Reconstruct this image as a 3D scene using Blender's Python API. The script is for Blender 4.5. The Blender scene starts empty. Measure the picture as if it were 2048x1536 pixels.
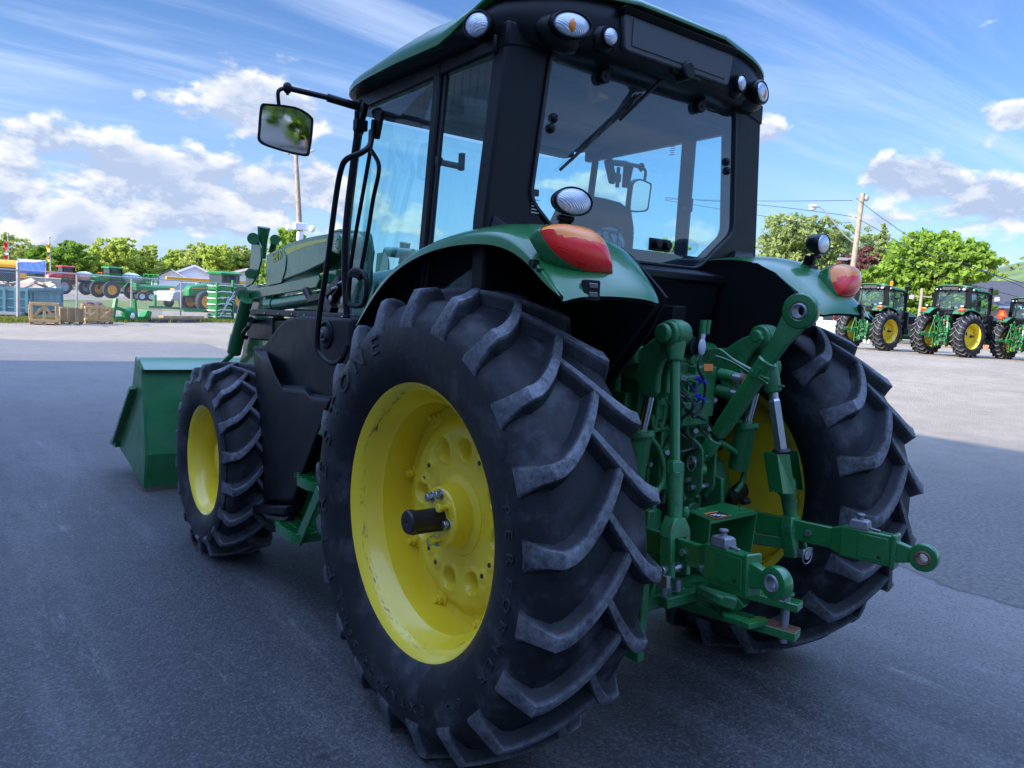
import bpy, bmesh, math, random
import numpy as np
from mathutils import Vector, Matrix
PI = math.pi
R_ = math.radians
C = bpy.context.scene.collection
SC = bpy.context.scene

# ------------------------------------------------------------------ camera
CAM = np.array([-2.54649, -2.4386, 1.66427]); FPX = 1571.92
CF = np.array([0.61148, 0.78486, -0.10039]); CR = np.array([0.79111, -0.60886, 0.05855]); CU = np.array([0.01517, 0.11522, 0.99322])
cd = bpy.data.cameras.new('camera'); co = bpy.data.objects.new('camera', cd); C.objects.link(co)
cd.sensor_width = 36; cd.lens = FPX / 2048 * 36; cd.clip_start = 0.05; cd.clip_end = 6000
m3 = Matrix((CR, CU, -CF)).transposed(); co.matrix_world = Matrix.Translation(CAM) @ m3.to_4x4()
SC.camera = co

# ------------------------------------------------------------------ light
SUN_AZ, SUN_EL = 274.0, 26.0          # azimuth from +Y towards +X
sd = np.array([math.sin(R_(SUN_AZ))*math.cos(R_(SUN_EL)), math.cos(R_(SUN_AZ))*math.cos(R_(SUN_EL)), math.sin(R_(SUN_EL))])
sl = bpy.data.lights.new('sun', 'SUN'); sl.energy = 5.0; sl.angle = R_(0.53); sl.color = (1.0, 0.91, 0.77)
so = bpy.data.objects.new('sun', sl); C.objects.link(so)
so.rotation_euler = Vector(sd).to_track_quat('Z', 'Y').to_euler(); so.location = (-40, 0, 60)
SC.view_settings.view_transform = 'Standard'; SC.view_settings.look = 'None'
SC.view_settings.exposure = 1.02; SC.view_settings.gamma = 1.0
try:
    SC.cycles.max_bounces = 8; SC.cycles.transparent_max_bounces = 16; SC.cycles.sample_clamp_indirect = 4
    SC.cycles.use_denoising = True
except Exception: pass

class NT:
    """small node-tree helper"""
    def __init__(s, tree): s.t = tree; s.n = tree.nodes; s.l = tree.links; s.n.clear()
    def new(s, typ, **kw):
        n = s.n.new(typ)
        for k, v in kw.items():
            if k.startswith('i_'):
                key = k[2:]; key = int(key) if key.isdigit() else key
                s.put(n, key, v)
            else: setattr(n, k, v)
        return n
    def put(s, n, key, v):
        if isinstance(v, bpy.types.NodeSocket): s.l.new(v, n.inputs[key])
        elif isinstance(v, bpy.types.Node): s.l.new(v.outputs[0], n.inputs[key])
        else:
            if isinstance(v, (tuple, list)) and len(v) == 3 and n.inputs[key].type == 'RGBA': v = (*v, 1)
            n.inputs[key].default_value = v
    def math(s, op, a, b=0.0, c=None, clamp=False):
        n = s.n.new('ShaderNodeMath'); n.operation = op; n.use_clamp = clamp
        s.put(n, 0, a); s.put(n, 1, b)
        if c is not None: s.put(n, 2, c)
        return n.outputs[0]
    def mix(s, f, a, b, mode='MIX'):
        n = s.n.new('ShaderNodeMix'); n.data_type = 'RGBA'; n.blend_type = mode
        s.put(n, 0, f); s.put(n, 6, a); s.put(n, 7, b); return n.outputs[2]
    def mapr(s, v, a, b, c=0.0, d=1.0, smooth=False):
        n = s.n.new('ShaderNodeMapRange'); n.interpolation_type = 'SMOOTHSTEP' if smooth else 'LINEAR'
        s.put(n, 0, v); s.put(n, 1, a); s.put(n, 2, b); s.put(n, 3, c); s.put(n, 4, d); return n.outputs[0]
    def noise(s, vec, scale, detail=4, rough=0.55, **kw):
        n = s.n.new('ShaderNodeTexNoise'); s.put(n, 'Scale', scale); s.put(n, 'Detail', detail); s.put(n, 'Roughness', rough)
        if vec is not None: s.put(n, 'Vector', vec)
        for k, v in kw.items(): s.put(n, k, v)
        return n.outputs[0]
    def vmath(s, op, a, b=None, scale=None):
        n = s.n.new('ShaderNodeVectorMath'); n.operation = op; s.put(n, 0, a)
        if b is not None: s.put(n, 1, b)
        if scale is not None: s.put(n, 3, scale)
        return n.outputs['Value'] if op in ('DOT_PRODUCT', 'LENGTH') else n.outputs[0]

# ------------------------------------------------------------------ sky
def pxdir(px, py):
    d = CF*FPX + CR*(px-1024) - CU*(py-768); return d/np.linalg.norm(d)
w = bpy.data.worlds.new('World'); SC.world = w; w.use_nodes = True
T = NT(w.node_tree)
tc = T.new('ShaderNodeTexCoord'); D = tc.outputs['Generated']
sky = T.new('ShaderNodeTexSky'); sky.sky_type = 'NISHITA'; sky.sun_disc = False
sky.sun_elevation = R_(SUN_EL); sky.sun_rotation = R_(SUN_AZ); sky.air_density = 1.0; sky.dust_density = 0.6; sky.ozone_density = 2.2; sky.altitude = 100
sep = T.new('ShaderNodeSeparateXYZ', i_0=D)
z = T.math('MAXIMUM', sep.outputs[2], 0.0)
zz = T.math('ADD', z, 0.09)
inv = T.math('DIVIDE', 1.0, zz)
# a cloud deck seen in perspective: direction / height
deck = T.vmath('SCALE', D, scale=inv)
# cumulus: noise on direction, squashed vertically
sq = T.new('ShaderNodeMapping', i_0=D, i_Scale=(1, 1, 1.75))
sq2 = T.new('ShaderNodeMapping', i_0=D, i_Scale=(1, 1, 1.75), i_Location=(-0.004, 0.0, 0.024))
def cum(v):
    a = T.noise(v, 10.5, 9, 0.56, Distortion=0.12)
    return a
n1 = cum(sq.outputs[0]); n2 = cum(sq2.outputs[0])
def blob(px, py, rad, amt, sx=1.0):
    d = pxdir(px, py)
    v = T.vmath('SUBTRACT', D, tuple(float(q) for q in d))
    m = T.new('ShaderNodeMapping', i_0=v, i_Scale=(1, 1, sx)).outputs[0]
    l = T.vmath('LENGTH', m)
    return T.mapr(l, rad, 0.0, 0.0, amt, smooth=True)
bl = None
for b in ((330, 330, 0.20, .17, 2.2), (60, 395, .20, .22, 2.4), (240, 420, .24, .21, 3.0), (20, 265, .08, .30, 1.8), (500, 200, .115, .30, 1.8), (590, 240, .085, .22, 2.0),
          (420, 395, .17, .21, 2.6), (650, 400, .17, .22, 2.2), (700, 340, .10, .12, 2.), (1810, 357, .10, .30, 2.8), (2000, 415, .14, .29, 2.8), (2045, 225, .05, .28, 2.),
          (1520, 265, .05, .20, 1.4), (1330, 330, .2, .16, 2.4), (1620, 440, .12, .14, 3.), (1750, 470, .2, .13, 4.), (900, 430, .2, .16, 2.6), (1190, 420, .2, .15, 2.6)):
    q = blob(*b); bl = q if bl is None else T.math('ADD', bl, q)
bl = T.math('MINIMUM', bl, 0.30)
elev_cut = T.mapr(sep.outputs[2], 0.0, 0.02, 0.0, 1.0, smooth=True)
den = T.math('ADD', n1, T.math('SUBTRACT', bl, 0.19))
den2 = T.math('ADD', n2, T.math('SUBTRACT', bl, 0.19))
cov = T.mapr(den, 0.445, 0.565, 0.0, 1.0, smooth=True)
edge = T.mapr(T.math('SUBTRACT', den2, den), -0.075, 0.05, 1.0, 0.0)
lowb = T.mapr(den, 0.55, 0.74, 1.0, 0.30)
shade = T.math('MULTIPLY', edge, lowb)
cloudcol = T.mix(shade, (2.5, 3.1, 4.3), (5.4, 5.4, 5.6))
# cirrus streaks on the high deck
rot = T.new('ShaderNodeMapping', i_0=deck, i_Rotation=(0, 0, R_(18)), i_Scale=(0.55, 2.6, 0.0))
c1 = T.noise(rot.outputs[0], 0.75, 8, 0.62, Distortion=0.6)
c2 = T.noise(T.new('ShaderNodeMapping', i_0=deck, i_Scale=(.33, .33, 0), i_Location=(5.1, 2.2, 0)).outputs[0], 0.9, 4, 0.5)
cir = T.math('MULTIPLY', T.mapr(c1, 0.42, 0.72, 0, 1, smooth=True), T.mapr(c2, 0.36, 0.62, 0.10, 1, smooth=True))
cir = T.math('MULTIPLY', cir, 0.55)
veil = T.mapr(sep.outputs[2], 0.34, 0.0, 0.0, 0.55, smooth=True)
skyc = T.mix(1.0, sky.outputs[0], (0.52, 0.70, 0.98), 'MULTIPLY')
skyc = T.mix(veil, skyc, (3.0, 4.2, 6.4))
skyc = T.mix(cir, skyc, (4.2, 4.9, 6.3))
skyc = T.mix(T.math('MULTIPLY', cov, elev_cut), skyc, cloudcol)
over = T.mapr(sep.outputs[2], 0.47, 0.72, 0.0, 0.92, smooth=True)   # bright cloud added overhead, unseen above the frame, to fill the shade
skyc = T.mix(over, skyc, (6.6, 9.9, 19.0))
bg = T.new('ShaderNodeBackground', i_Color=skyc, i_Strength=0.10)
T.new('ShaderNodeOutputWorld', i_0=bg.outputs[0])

# ------------------------------------------------------------------ pixel rays -> points
def P(px, py, x=None, y=None, z=None):
    d = CF*FPX + CR*(px-1024) - CU*(py-768)
    i, v = (0, x) if x is not None else (1, y) if y is not None else (2, z)
    t = (v-CAM[i])/d[i]; return CAM + d*t
def PL(px, py, p0, n):
    d = CF*FPX + CR*(px-1024) - CU*(py-768); n = np.array(n, float)
    return CAM + d*(((np.array(p0)-CAM) @ n)/(d @ n))
def smooth01(t): t = min(1, max(0, t)); return t*t*(3-2*t)
def hz(x, y):                        # ground height: flat near, rising gently to the right-hand lot
    return 0.62*smooth01((x-0.1*y-8)/19.0)
def GP(px, dist):                    # point on the ground in image column px at depth dist along the view axis
    d = CF*FPX + CR*(px-1024) + CU*(768-600); d = d/FPX
    x, y = CAM[0]+d[0]*dist, CAM[1]+d[1]*dist
    return np.array([x, y, hz(x, y)])
def GY(px, py):                      # ground point under a pixel
    t = 0.3
    for _ in range(30):
        d = CF*FPX + CR*(px-1024) - CU*(py-768); q = CAM + d*((t-CAM[2])/d[2]); t2 = hz(q[0], q[1]); t = .5*t+.5*t2
    return np.array([q[0], q[1], t])
def depth(p): return float((np.array(p)-CAM) @ CF)

# ------------------------------------------------------------------ mesh building
def unit(v): v = np.array(v, float); return v/(np.linalg.norm(v)+1e-12)
def frame(ax, up=(0, 0, 1)):
    a = unit(ax); u = np.array(up, float)
    if abs(a @ unit(u)) > .98: u = np.array([0, 1., 0]) if abs(a[1]) < .9 else np.array([1., 0, 0])
    s = unit(np.cross(a, u)); return a, s, np.cross(s, a)
class MB:
    def __init__(s): s.v = []; s.f = []
    def add(s, vs, fs):
        o = len(s.v); s.v += [tuple(map(float, q)) for q in vs]; s.f += [tuple(i+o for i in f) for f in fs]; return s
    def box(s, c, d, rot=None):
        c = np.array(c, float); R = np.eye(3) if rot is None else np.array(rot)
        vs = [c + R @ (np.array([a, b, e])*np.array(d)/2) for a in (-1, 1) for b in (-1, 1) for e in (-1, 1)]
        return s.add(vs, [(0, 1, 3, 2), (4, 6, 7, 5), (0, 4, 5, 1), (2, 3, 7, 6), (0, 2, 6, 4), (1, 5, 7, 3)])
    def bx(s, x0, x1, y0, y1, z0, z1): return s.box(((x0+x1)/2, (y0+y1)/2, (z0+z1)/2), (abs(x1-x0), abs(y1-y0), abs(z1-z0)))
    def bar(s, a, b, w, h, up=(0, 0, 1), w2=None, h2=None):   # w across, h along up
        a, b = np.array(a, float), np.array(b, float); ax, sd_, u = frame(b-a, up); w2 = w2 or w; h2 = h2 or h
        vs = [a+sd_*i*w/2+u*j*h/2 for i, j in ((-1, -1), (1, -1), (1, 1), (-1, 1))] + [b+sd_*i*w2/2+u*j*h2/2 for i, j in ((-1, -1), (1, -1), (1, 1), (-1, 1))]
        return s.add(vs, [(3, 2, 1, 0), (4, 5, 6, 7), (0, 1, 5, 4), (1, 2, 6, 5), (2, 3, 7, 6), (3, 0, 4, 7)])
    def prism(s, pts, vec):
        n = len(pts); vec = np.array(vec, float); a = [np.array(q, float) for q in pts]
        return s.add(a + [q+vec for q in a], [tuple(range(n))[::-1], tuple(range(n, 2*n))] + [(i, (i+1) % n, n+(i+1) % n, n+i) for i in range(n)])
    def loft(s, rings, closed=True, cap=True, capb=None):
        n = len(rings[0]); fs = []; m = n if closed else n-1
        for k in range(len(rings)-1):
            for i in range(m): fs.append((k*n+i, k*n+(i+1) % n, (k+1)*n+(i+1) % n, (k+1)*n+i))
        if closed and cap: fs.append(tuple(range(n))[::-1])
        if closed and (cap if capb is None else capb): fs.append(tuple((len(rings)-1)*n+i for i in range(n)))
        return s.add([q for r in rings for q in r], fs)
    def tube(s, path, r, n=10, cap=True, closed=False):
        path = [np.array(q, float) for q in path]; m = len(path); rings = []
        r = [r]*m if not hasattr(r, '__len__') else r
        ref = None
        for i, q in enumerate(path):
            t = unit(path[min(i+1, m-1)]-path[max(i-1, 0)]) if not closed else unit(path[(i+1) % m]-path[i-1])
            if ref is None: _, s1, u1 = frame(t)
            else:
                s1 = unit(ref - t*(ref @ t)); u1 = np.cross(s1, t)
            ref = s1
            rings.append([q + r[i]*(math.cos(2*PI*k/n)*s1+math.sin(2*PI*k/n)*u1) for k in range(n)])
        if closed: rings.append(rings[0]); cap = False
        return s.loft(rings, True, cap)
    def cyl(s, a, b, r, n=20, r2=None): return s.tube([a, b], [r, r if r2 is None else r2], n)
    def lathe(s, prof, o, ax, n=48, arc=2*PI, up=(0, 0, 1)):      # prof: (distance along ax, radius)
        a, s1, u1 = frame(ax, up); o = np.array(o, float); full = abs(arc-2*PI) < 1e-6
        m = n if full else n+1; rings = []
        for k in range(m):
            t = arc*k/n; dr = math.cos(t)*s1+math.sin(t)*u1
            rings.append([o+a*h+dr*r for h, r in prof])
        if full: rings.append(rings[0])
        return s.loft(rings, False, False)
    def ell(s, c, r, nu=16, nv=10, rot=None):
        c = np.array(c, float); R = np.eye(3) if rot is None else np.array(rot); rings = []
        for j in range(nv+1):
            th = PI*j/nv; rings.append([c+R @ (np.array(r)*np.array([math.sin(th)*math.cos(2*PI*i/nu), math.sin(th)*math.sin(2*PI*i/nu), math.cos(th)])) for i in range(nu)])
        return s.loft(rings, True, False)
    def mir(s):
        m = MB(); m.v = [(-a, b, c) for a, b, c in s.v]; m.f = [tuple(reversed(f)) for f in s.f]; return m
    def join(s, o): return s.add(o.v, o.f)
    def xf(s, fn): s.v = [tuple(map(float, fn(np.array(q)))) for q in s.v]; return s
    def build(s, name, mat, parent=None, bevel=0.0, ang=32, seg=2, flat=False, solid=0.0, weld=True, sub=0, recalc=True):
        me = bpy.data.meshes.new(name); bm = bmesh.new()
        vs = [bm.verts.new(q) for q in s.v]
        for f in s.f:
            try: bm.faces.new([vs[i] for i in f])
            except ValueError: pass
        if weld: bmesh.ops.remove_doubles(bm, verts=bm.verts, dist=1e-5)
        if recalc: bmesh.ops.recalc_face_normals(bm, faces=bm.faces)
        bm.to_mesh(me); bm.free()
        if not flat:
            me.polygons.foreach_set('use_smooth', [True]*len(me.polygons))
            if ang < 180: me.set_sharp_from_angle(angle=R_(ang))
        for mm in (mat if isinstance(mat, (list, tuple)) else [mat]): me.materials.append(mm)
        o = bpy.data.objects.new(name, me); C.objects.link(o)
        if parent is not None: o.parent = parent
        if solid: md = o.modifiers.new('s', 'SOLIDIFY'); md.thickness = solid; md.offset = 0
        if sub: md = o.modifiers.new('u', 'SUBSURF'); md.levels = sub; md.render_levels = sub
        if bevel:
            md = o.modifiers.new('b', 'BEVEL'); md.width = bevel; md.segments = seg; md.limit_method = 'ANGLE'; md.angle_limit = R_(40); md.harden_normals = False
        return o
def tag(o, label=None, cat=None, group=None, kind=None):
    if label: o['label'] = label
    if cat: o['category'] = cat
    if group: o['group'] = group
    if kind: o['kind'] = kind
    return o
def empty(name, loc=(0, 0, 0), rz=0, parent=None):
    o = bpy.data.objects.new(name, None); C.objects.link(o); o.location = tuple(float(q) for q in loc); o.rotation_euler = (0, 0, rz); o.empty_display_size = .2
    if parent is not None: o.parent = parent
    return o
def copy_tree(o, parent=None, skip=()):
    c = o.copy(); C.objects.link(c); c.parent = parent
    for ch in list(o.children):
        if ch.name.split('.')[0] in skip: continue
        copy_tree(ch, c, skip)
    return c
def mirror_pair(fn):                 # run a builder for the left side and its mirror image
    for m in (False, True): fn(m)
def ms(mb, m): return mb.mir() if m else mb
def arc_pts(c, r, a0, a1, n, plane='yz'):
    out = []
    for k in range(n+1):
        t = a0+(a1-a0)*k/n; out.append((c[0], c[1]+r*math.cos(t), c[2]+r*math.sin(t)))
    return out
def smooth_path(pts, n=6):           # catmull-rom
    p = [np.array(q, float) for q in pts]; out = []
    for i in range(len(p)-1):
        a, b, c, d = p[max(i-1, 0)], p[i], p[i+1], p[min(i+2, len(p)-1)]
        for k in range(n):
            t = k/n; out.append(.5*((2*b)+(-a+c)*t+(2*a-5*b+4*c-d)*t*t+(-a+3*b-3*c+d)*t**3))
    return out+[p[-1]]
def textmesh(body, size, mat_to_world, name, mat, parent, extrude=0.002, align='CENTER', spacing=1.0, font_scale_x=1.0):
    cu = bpy.data.curves.new(name, 'FONT'); cu.body = body; cu.size = size; cu.extrude = extrude; cu.align_x = align; cu.align_y = 'CENTER'; cu.space_character = spacing
    to = bpy.data.objects.new('tmp', cu); C.objects.link(to)
    dg = bpy.context.evaluated_depsgraph_get(); me = bpy.data.meshes.new_from_object(to.evaluated_get(dg))
    bpy.data.objects.remove(to); bpy.data.curves.remove(cu)
    mb = MB(); mb.v = [tuple(v.co) for v in me.vertices]; mb.f = [tuple(p.vertices) for p in me.polygons]; bpy.data.meshes.remove(me)
    mb.v = [(a*font_scale_x, b, c) for a, b, c in mb.v]
    M = mat_to_world
    mb.xf(lambda q: M(q) if callable(M) else M[:3, :3] @ q + M[:3, 3])
    if name is None: return mb
    return mb.build(name, mat, parent, flat=True, recalc=False)

# ------------------------------------------------------------------ materials
def mat(name, col, rough=0.5, metal=0.0, coat=0.0, spec=0.5, var=0.0, vscale=6.0, bump=0.0, bscale=60.0, dirt=None, dirt_amt=0.0, dscale=3.0, **kw):
    m = bpy.data.materials.new(name); m.use_nodes = True; t = NT(m.node_tree)
    b = t.new('ShaderNodeBsdfPrincipled'); c = (*col, 1)
    tc = t.new('ShaderNodeTexCoord').outputs['Object']
    cc = None
    if var:
        n = t.noise(tc, vscale, 5, .6)
        cc = t.mix(t.mapr(n, .3, .7, 0, 1), tuple(q*(1-var) for q in col), tuple(min(1, q*(1+var)) for q in col))
    if dirt_amt:
        n = t.noise(tc, dscale, 7, .65)
        f = t.mapr(n, .5, .74, 0, dirt_amt, smooth=True)
        cc = t.mix(f, cc if cc is not None else c, dirt or (.25, .22, .18))
        t.put(b, 'Roughness', t.mapr(n, .4, .7, rough, min(1, rough+.3)))
    else:
        n = t.noise(tc, vscale*2+3, 4, .6)
        t.put(b, 'Roughness', t.mapr(n, .3, .7, max(0, rough-.05), min(1, rough+.06)))
    t.put(b, 'Base Color', cc if cc is not None else c)
    b.inputs['Metallic'].default_value = metal; b.inputs['Coat Weight'].default_value = coat; b.inputs['Coat Roughness'].default_value = .06
    b.inputs['Specular IOR Level'].default_value = spec
    if bump:
        bn = t.new('ShaderNodeBump', i_Strength=bump, i_Distance=0.01, i_Height=t.noise(tc, bscale, 5, .6)); t.put(b, 'Normal', bn.outputs[0])
    for k, v in kw.items(): t.put(b, k, v)
    t.new('ShaderNodeOutputMaterial', i_0=b.outputs[0]); return m
def glassmat(name, tint, refl=1.0, rough=0.0, body=None, bodyf=0.0):
    m = bpy.data.materials.new(name); m.use_nodes = True; t = NT(m.node_tree)
    tr = t.new('ShaderNodeBsdfTransparent', i_Color=tint); gl = t.new('ShaderNodeBsdfGlossy', i_Color=(1, 1, 1), i_Roughness=rough)
    fr = t.new('ShaderNodeFresnel', i_IOR=1.5); sh = tr
    if body:
        df = t.new('ShaderNodeBsdfDiffuse', i_Color=body); tcn = t.new('ShaderNodeTexCoord').outputs['Object']
        mx0 = t.new('ShaderNodeMixShader', i_0=t.mapr(t.noise(tcn, 2.5, 6, .7), .35, .75, bodyf*.4, bodyf), i_1=tr.outputs[0], i_2=df.outputs[0]); sh = mx0
    bf = t.new('ShaderNodeNewGeometry').outputs['Backfacing']
    mx = t.new('ShaderNodeMixShader', i_0=t.math('MULTIPLY', t.math('MULTIPLY', fr.outputs[0], refl, clamp=True), t.math('SUBTRACT', 1.0, bf)), i_1=sh.outputs[0], i_2=gl.outputs[0])
    t.new('ShaderNodeOutputMaterial', i_0=mx.outputs[0]); return m
M = {}
M['green'] = mat('green_paint', (.012, .135, .034), .30, coat=.6, var=.08, vscale=3, bump=.02, bscale=180)
M['greencast'] = mat('green_cast_paint', (.011, .135, .036), .40, coat=.25, var=.30, vscale=14, bump=.40, bscale=140, dirt=(.035, .042, .030), dirt_amt=.65, dscale=11)
M['bucket'] = mat('bucket_green_paint', (.012, .135, .036), .38, coat=.3, var=.15, vscale=4, bump=.05, bscale=90, dirt=(.10, .12, .10), dirt_amt=.35, dscale=3.5)
M['yellow'] = mat('yellow_paint', (.80, .60, .022), .33, coat=.35, var=.06, vscale=4, dirt=(.30, .22, .05), dirt_amt=.35, dscale=5)
M['black'] = mat('black_plastic', (.0055, .006, .008), .36, var=.15, spec=.22, bump=.10, bscale=260)
M['blackmatt'] = mat('black_matt', (.005, .0055, .007), .62, var=.2, spec=.15, bump=.08, bscale=160)
M['blackgloss'] = mat('black_gloss_panel', (.008, .008, .010), .07, coat=1.0, spec=.6)
M['tankplastic'] = mat('moulded_black_plastic', (.0060, .0066, .009), .38, var=.18, vscale=5, spec=.22, bump=.22, bscale=300, dirt=(.05, .05, .05), dirt_amt=.3, dscale=2.5)
M['grey'] = mat('grey_plate', (.05, .052, .058), .5, var=.05)
M['steel'] = mat('zinc_steel', (.42, .43, .46), .32, metal=.9, var=.1, vscale=30)
M['chrome'] = mat('chrome', (.75, .76, .78), .1, metal=1.0)
M['cast'] = mat('bare_cast_grey', (.22, .22, .24), .5, metal=.55, var=.2, vscale=40, bump=.15)
M['dark'] = mat('dark_greasy_steel', (.022, .020, .021), .38, metal=.3, var=.4, vscale=12, bump=.2)
M['rust'] = mat('rusty_steel', (.16, .07, .04), .6, var=.4, vscale=25, bump=.2)
M['hose'] = mat('rubber_hose', (.010, .010, .012), .5, var=.2, bump=.15)
M['bluecap'] = mat('blue_plastic', (.02, .03, .35), .4)
M['redcap'] = mat('brown_plastic', (.22, .07, .05), .5)
M['greycap'] = mat('pale_grey_plastic', (.42, .44, .50), .45)
M['decal_y'] = mat('yellow_decal', (.66, .60, .12), .4)
M['decal_w'] = mat('white_decal', (.62, .62, .62), .45)
M['decal_o'] = mat('orange_decal', (.75, .22, .04), .45)
M['decal_k'] = mat('black_decal', (.01, .01, .012), .45)
M['head'] = mat('cab_headliner', (.055, .055, .06), .8)
M['seat'] = mat('seat_fabric', (.022, .024, .03), .85, var=.3, vscale=30, bump=.2)
M['plasticbag'] = mat('pale_sack', (.30, .35, .42), .5, var=.2, vscale=12, bump=.5, bscale=30)
M['glass'] = glassmat('window_glass', (.82, .95, .96), 1.0, body=(.35, .42, .48), bodyf=.03)
M['glassrear'] = glassmat('rear_window_glass', (.80, .93, .96), 1.9, body=(.40, .50, .62), bodyf=.04)
M['mirror'] = mat('mirror_glass', (.75, .78, .8), .02, metal=1.0)
def lensmat(name, col, tr=.55, rough=.08, scale=90, ribs=(1, 0, 0)):
    m = bpy.data.materials.new(name); m.use_nodes = True; t = NT(m.node_tree)
    tc = t.new('ShaderNodeTexCoord').outputs['Object']
    wv = t.new('ShaderNodeTexWave', i_Vector=tc, i_Scale=scale, i_Distortion=1.2); wv.bands_direction = 'DIAGONAL'
    bn = t.new('ShaderNodeBump', i_Strength=.13 if col[2] < .2 else .3, i_Distance=.003, i_Height=wv.outputs[0])
    b = t.new('ShaderNodeBsdfPrincipled', i_Roughness=rough, i_Normal=bn.outputs[0])
    t.put(b, 'Base Color', t.mix(t.noise(tc, 25, 3), tuple(q*.75 for q in col), tuple(min(1, q*1.2) for q in col)))
    b.inputs['Coat Weight'].default_value = .35; b.inputs['Coat Roughness'].default_value = .03; b.inputs['Subsurface Weight'].default_value = .0
    t.new('ShaderNodeOutputMaterial', i_0=b.outputs[0]); return m
M['red'] = lensmat('red_lens', (.85, .014, .007))
M['amber'] = lensmat('amber_lens', (.98, .23, .004))
M['clear'] = lensmat('clear_lens', (.62, .66, .74), scale=70)
M['clear'].node_tree.nodes['Principled BSDF'].inputs['Metallic'].default_value = .55
def rubbermat(name='tyre_rubber', base=(.0120, .0130, .0160), dust_or_sheen=(.20, .21, .235), amt=1.0):
    m = bpy.data.materials.new(name); m.use_nodes = True; t = NT(m.node_tree)
    tc = t.new('ShaderNodeTexCoord').outputs['Object']; at = t.new('ShaderNodeAttribute', attribute_name='worn').outputs['Fac']
    n = t.noise(tc, 7, 7, .62); n2 = t.noise(tc, 45, 5, .7); n3 = t.noise(tc, 2.2, 4, .6)
    f = t.mapr(n, .48, .80, 0, .30, smooth=True)
    wf = t.math('MULTIPLY', t.math('MULTIPLY', at, amt), t.mapr(t.math('ADD', n2, t.math('MULTIPLY', n, .8)), .62, 1.08, .05, 1))
    f = t.math('MAXIMUM', f, wf, clamp=True)
    c = t.mix(t.mapr(n3, .3, .7), tuple(q*.8 for q in base), tuple(q*1.35 for q in base))
    c = t.mix(f, c, dust_or_sheen)
    b = t.new('ShaderNodeBsdfPrincipled'); t.put(b, 'Base Color', c); t.put(b, 'Roughness', t.mapr(n, .3, .7, .42, .62)); b.inputs['Specular IOR Level'].default_value = .22
    vor = t.new('ShaderNodeTexVoronoi', i_Vector=tc, i_Scale=26); vor.feature = 'DISTANCE_TO_EDGE'
    bn = t.new('ShaderNodeBump', i_Strength=.28, i_Distance=.006, i_Height=t.math('ADD', n2, t.math('MULTIPLY', n, .6)))
    t.put(b, 'Normal', bn.outputs[0])
    t.new('ShaderNodeOutputMaterial', i_0=b.outputs[0]); return m
M['rubber'] = rubbermat()
M['rubberletter'] = mat('tyre_lettering', (.022, .023, .028), .55, bump=.1)
M['rubberfar'] = rubbermat('sunlit_tyre_rubber', (.030, .029, .028), (.16, .145, .13), .6)
def rimmat():                         # yellow paint chipped and rusty along the bead step
    m = bpy.data.materials.new('rim_yellow_paint'); m.use_nodes = True; t = NT(m.node_tree)
    tc = t.new('ShaderNodeTexCoord').outputs['Object']; s = t.new('ShaderNodeSeparateXYZ', i_0=tc)
    rr = t.math('SQRT', t.math('ADD', t.math('POWER', s.outputs[1], 2), t.math('POWER', s.outputs[2], 2)))
    band = t.math('MULTIPLY', t.mapr(t.math('ABSOLUTE', s.outputs[0]), .150, .162, 0, 1), t.mapr(t.math('ABSOLUTE', s.outputs[0]), .166, .180, 1, 0))
    st = t.new('ShaderNodeMapping', i_0=tc, i_Scale=(60, 9, 9)).outputs[0]
    n = t.noise(st, 1.4, 8, .75); chip = t.math('MULTIPLY', band, t.mapr(n, .53, .60, 0, 1))
    n4 = t.noise(tc, 38, 6, .8); fle = t.mapr(n4, .70, .74, 0, .7)
    c = t.mix(t.noise(tc, 5, 4), (.72, .53, .018), (.84, .64, .028)); c = t.mix(t.math('MAXIMUM', chip, fle, clamp=True), c, (.05, .035, .03))
    b = t.new('ShaderNodeBsdfPrincipled', i_Roughness=.3); t.put(b, 'Base Color', c); b.inputs['Coat Weight'].default_value = .35; b.inputs['Coat Roughness'].default_value = .12
    t.put(b, 'Normal', t.new('ShaderNodeBump', i_Strength=.06, i_Distance=.01, i_Height=t.noise(tc, 30, 4)).outputs[0])
    t.new('ShaderNodeOutputMaterial', i_0=b.outputs[0]); return m
M['rim'] = rimmat()

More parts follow.
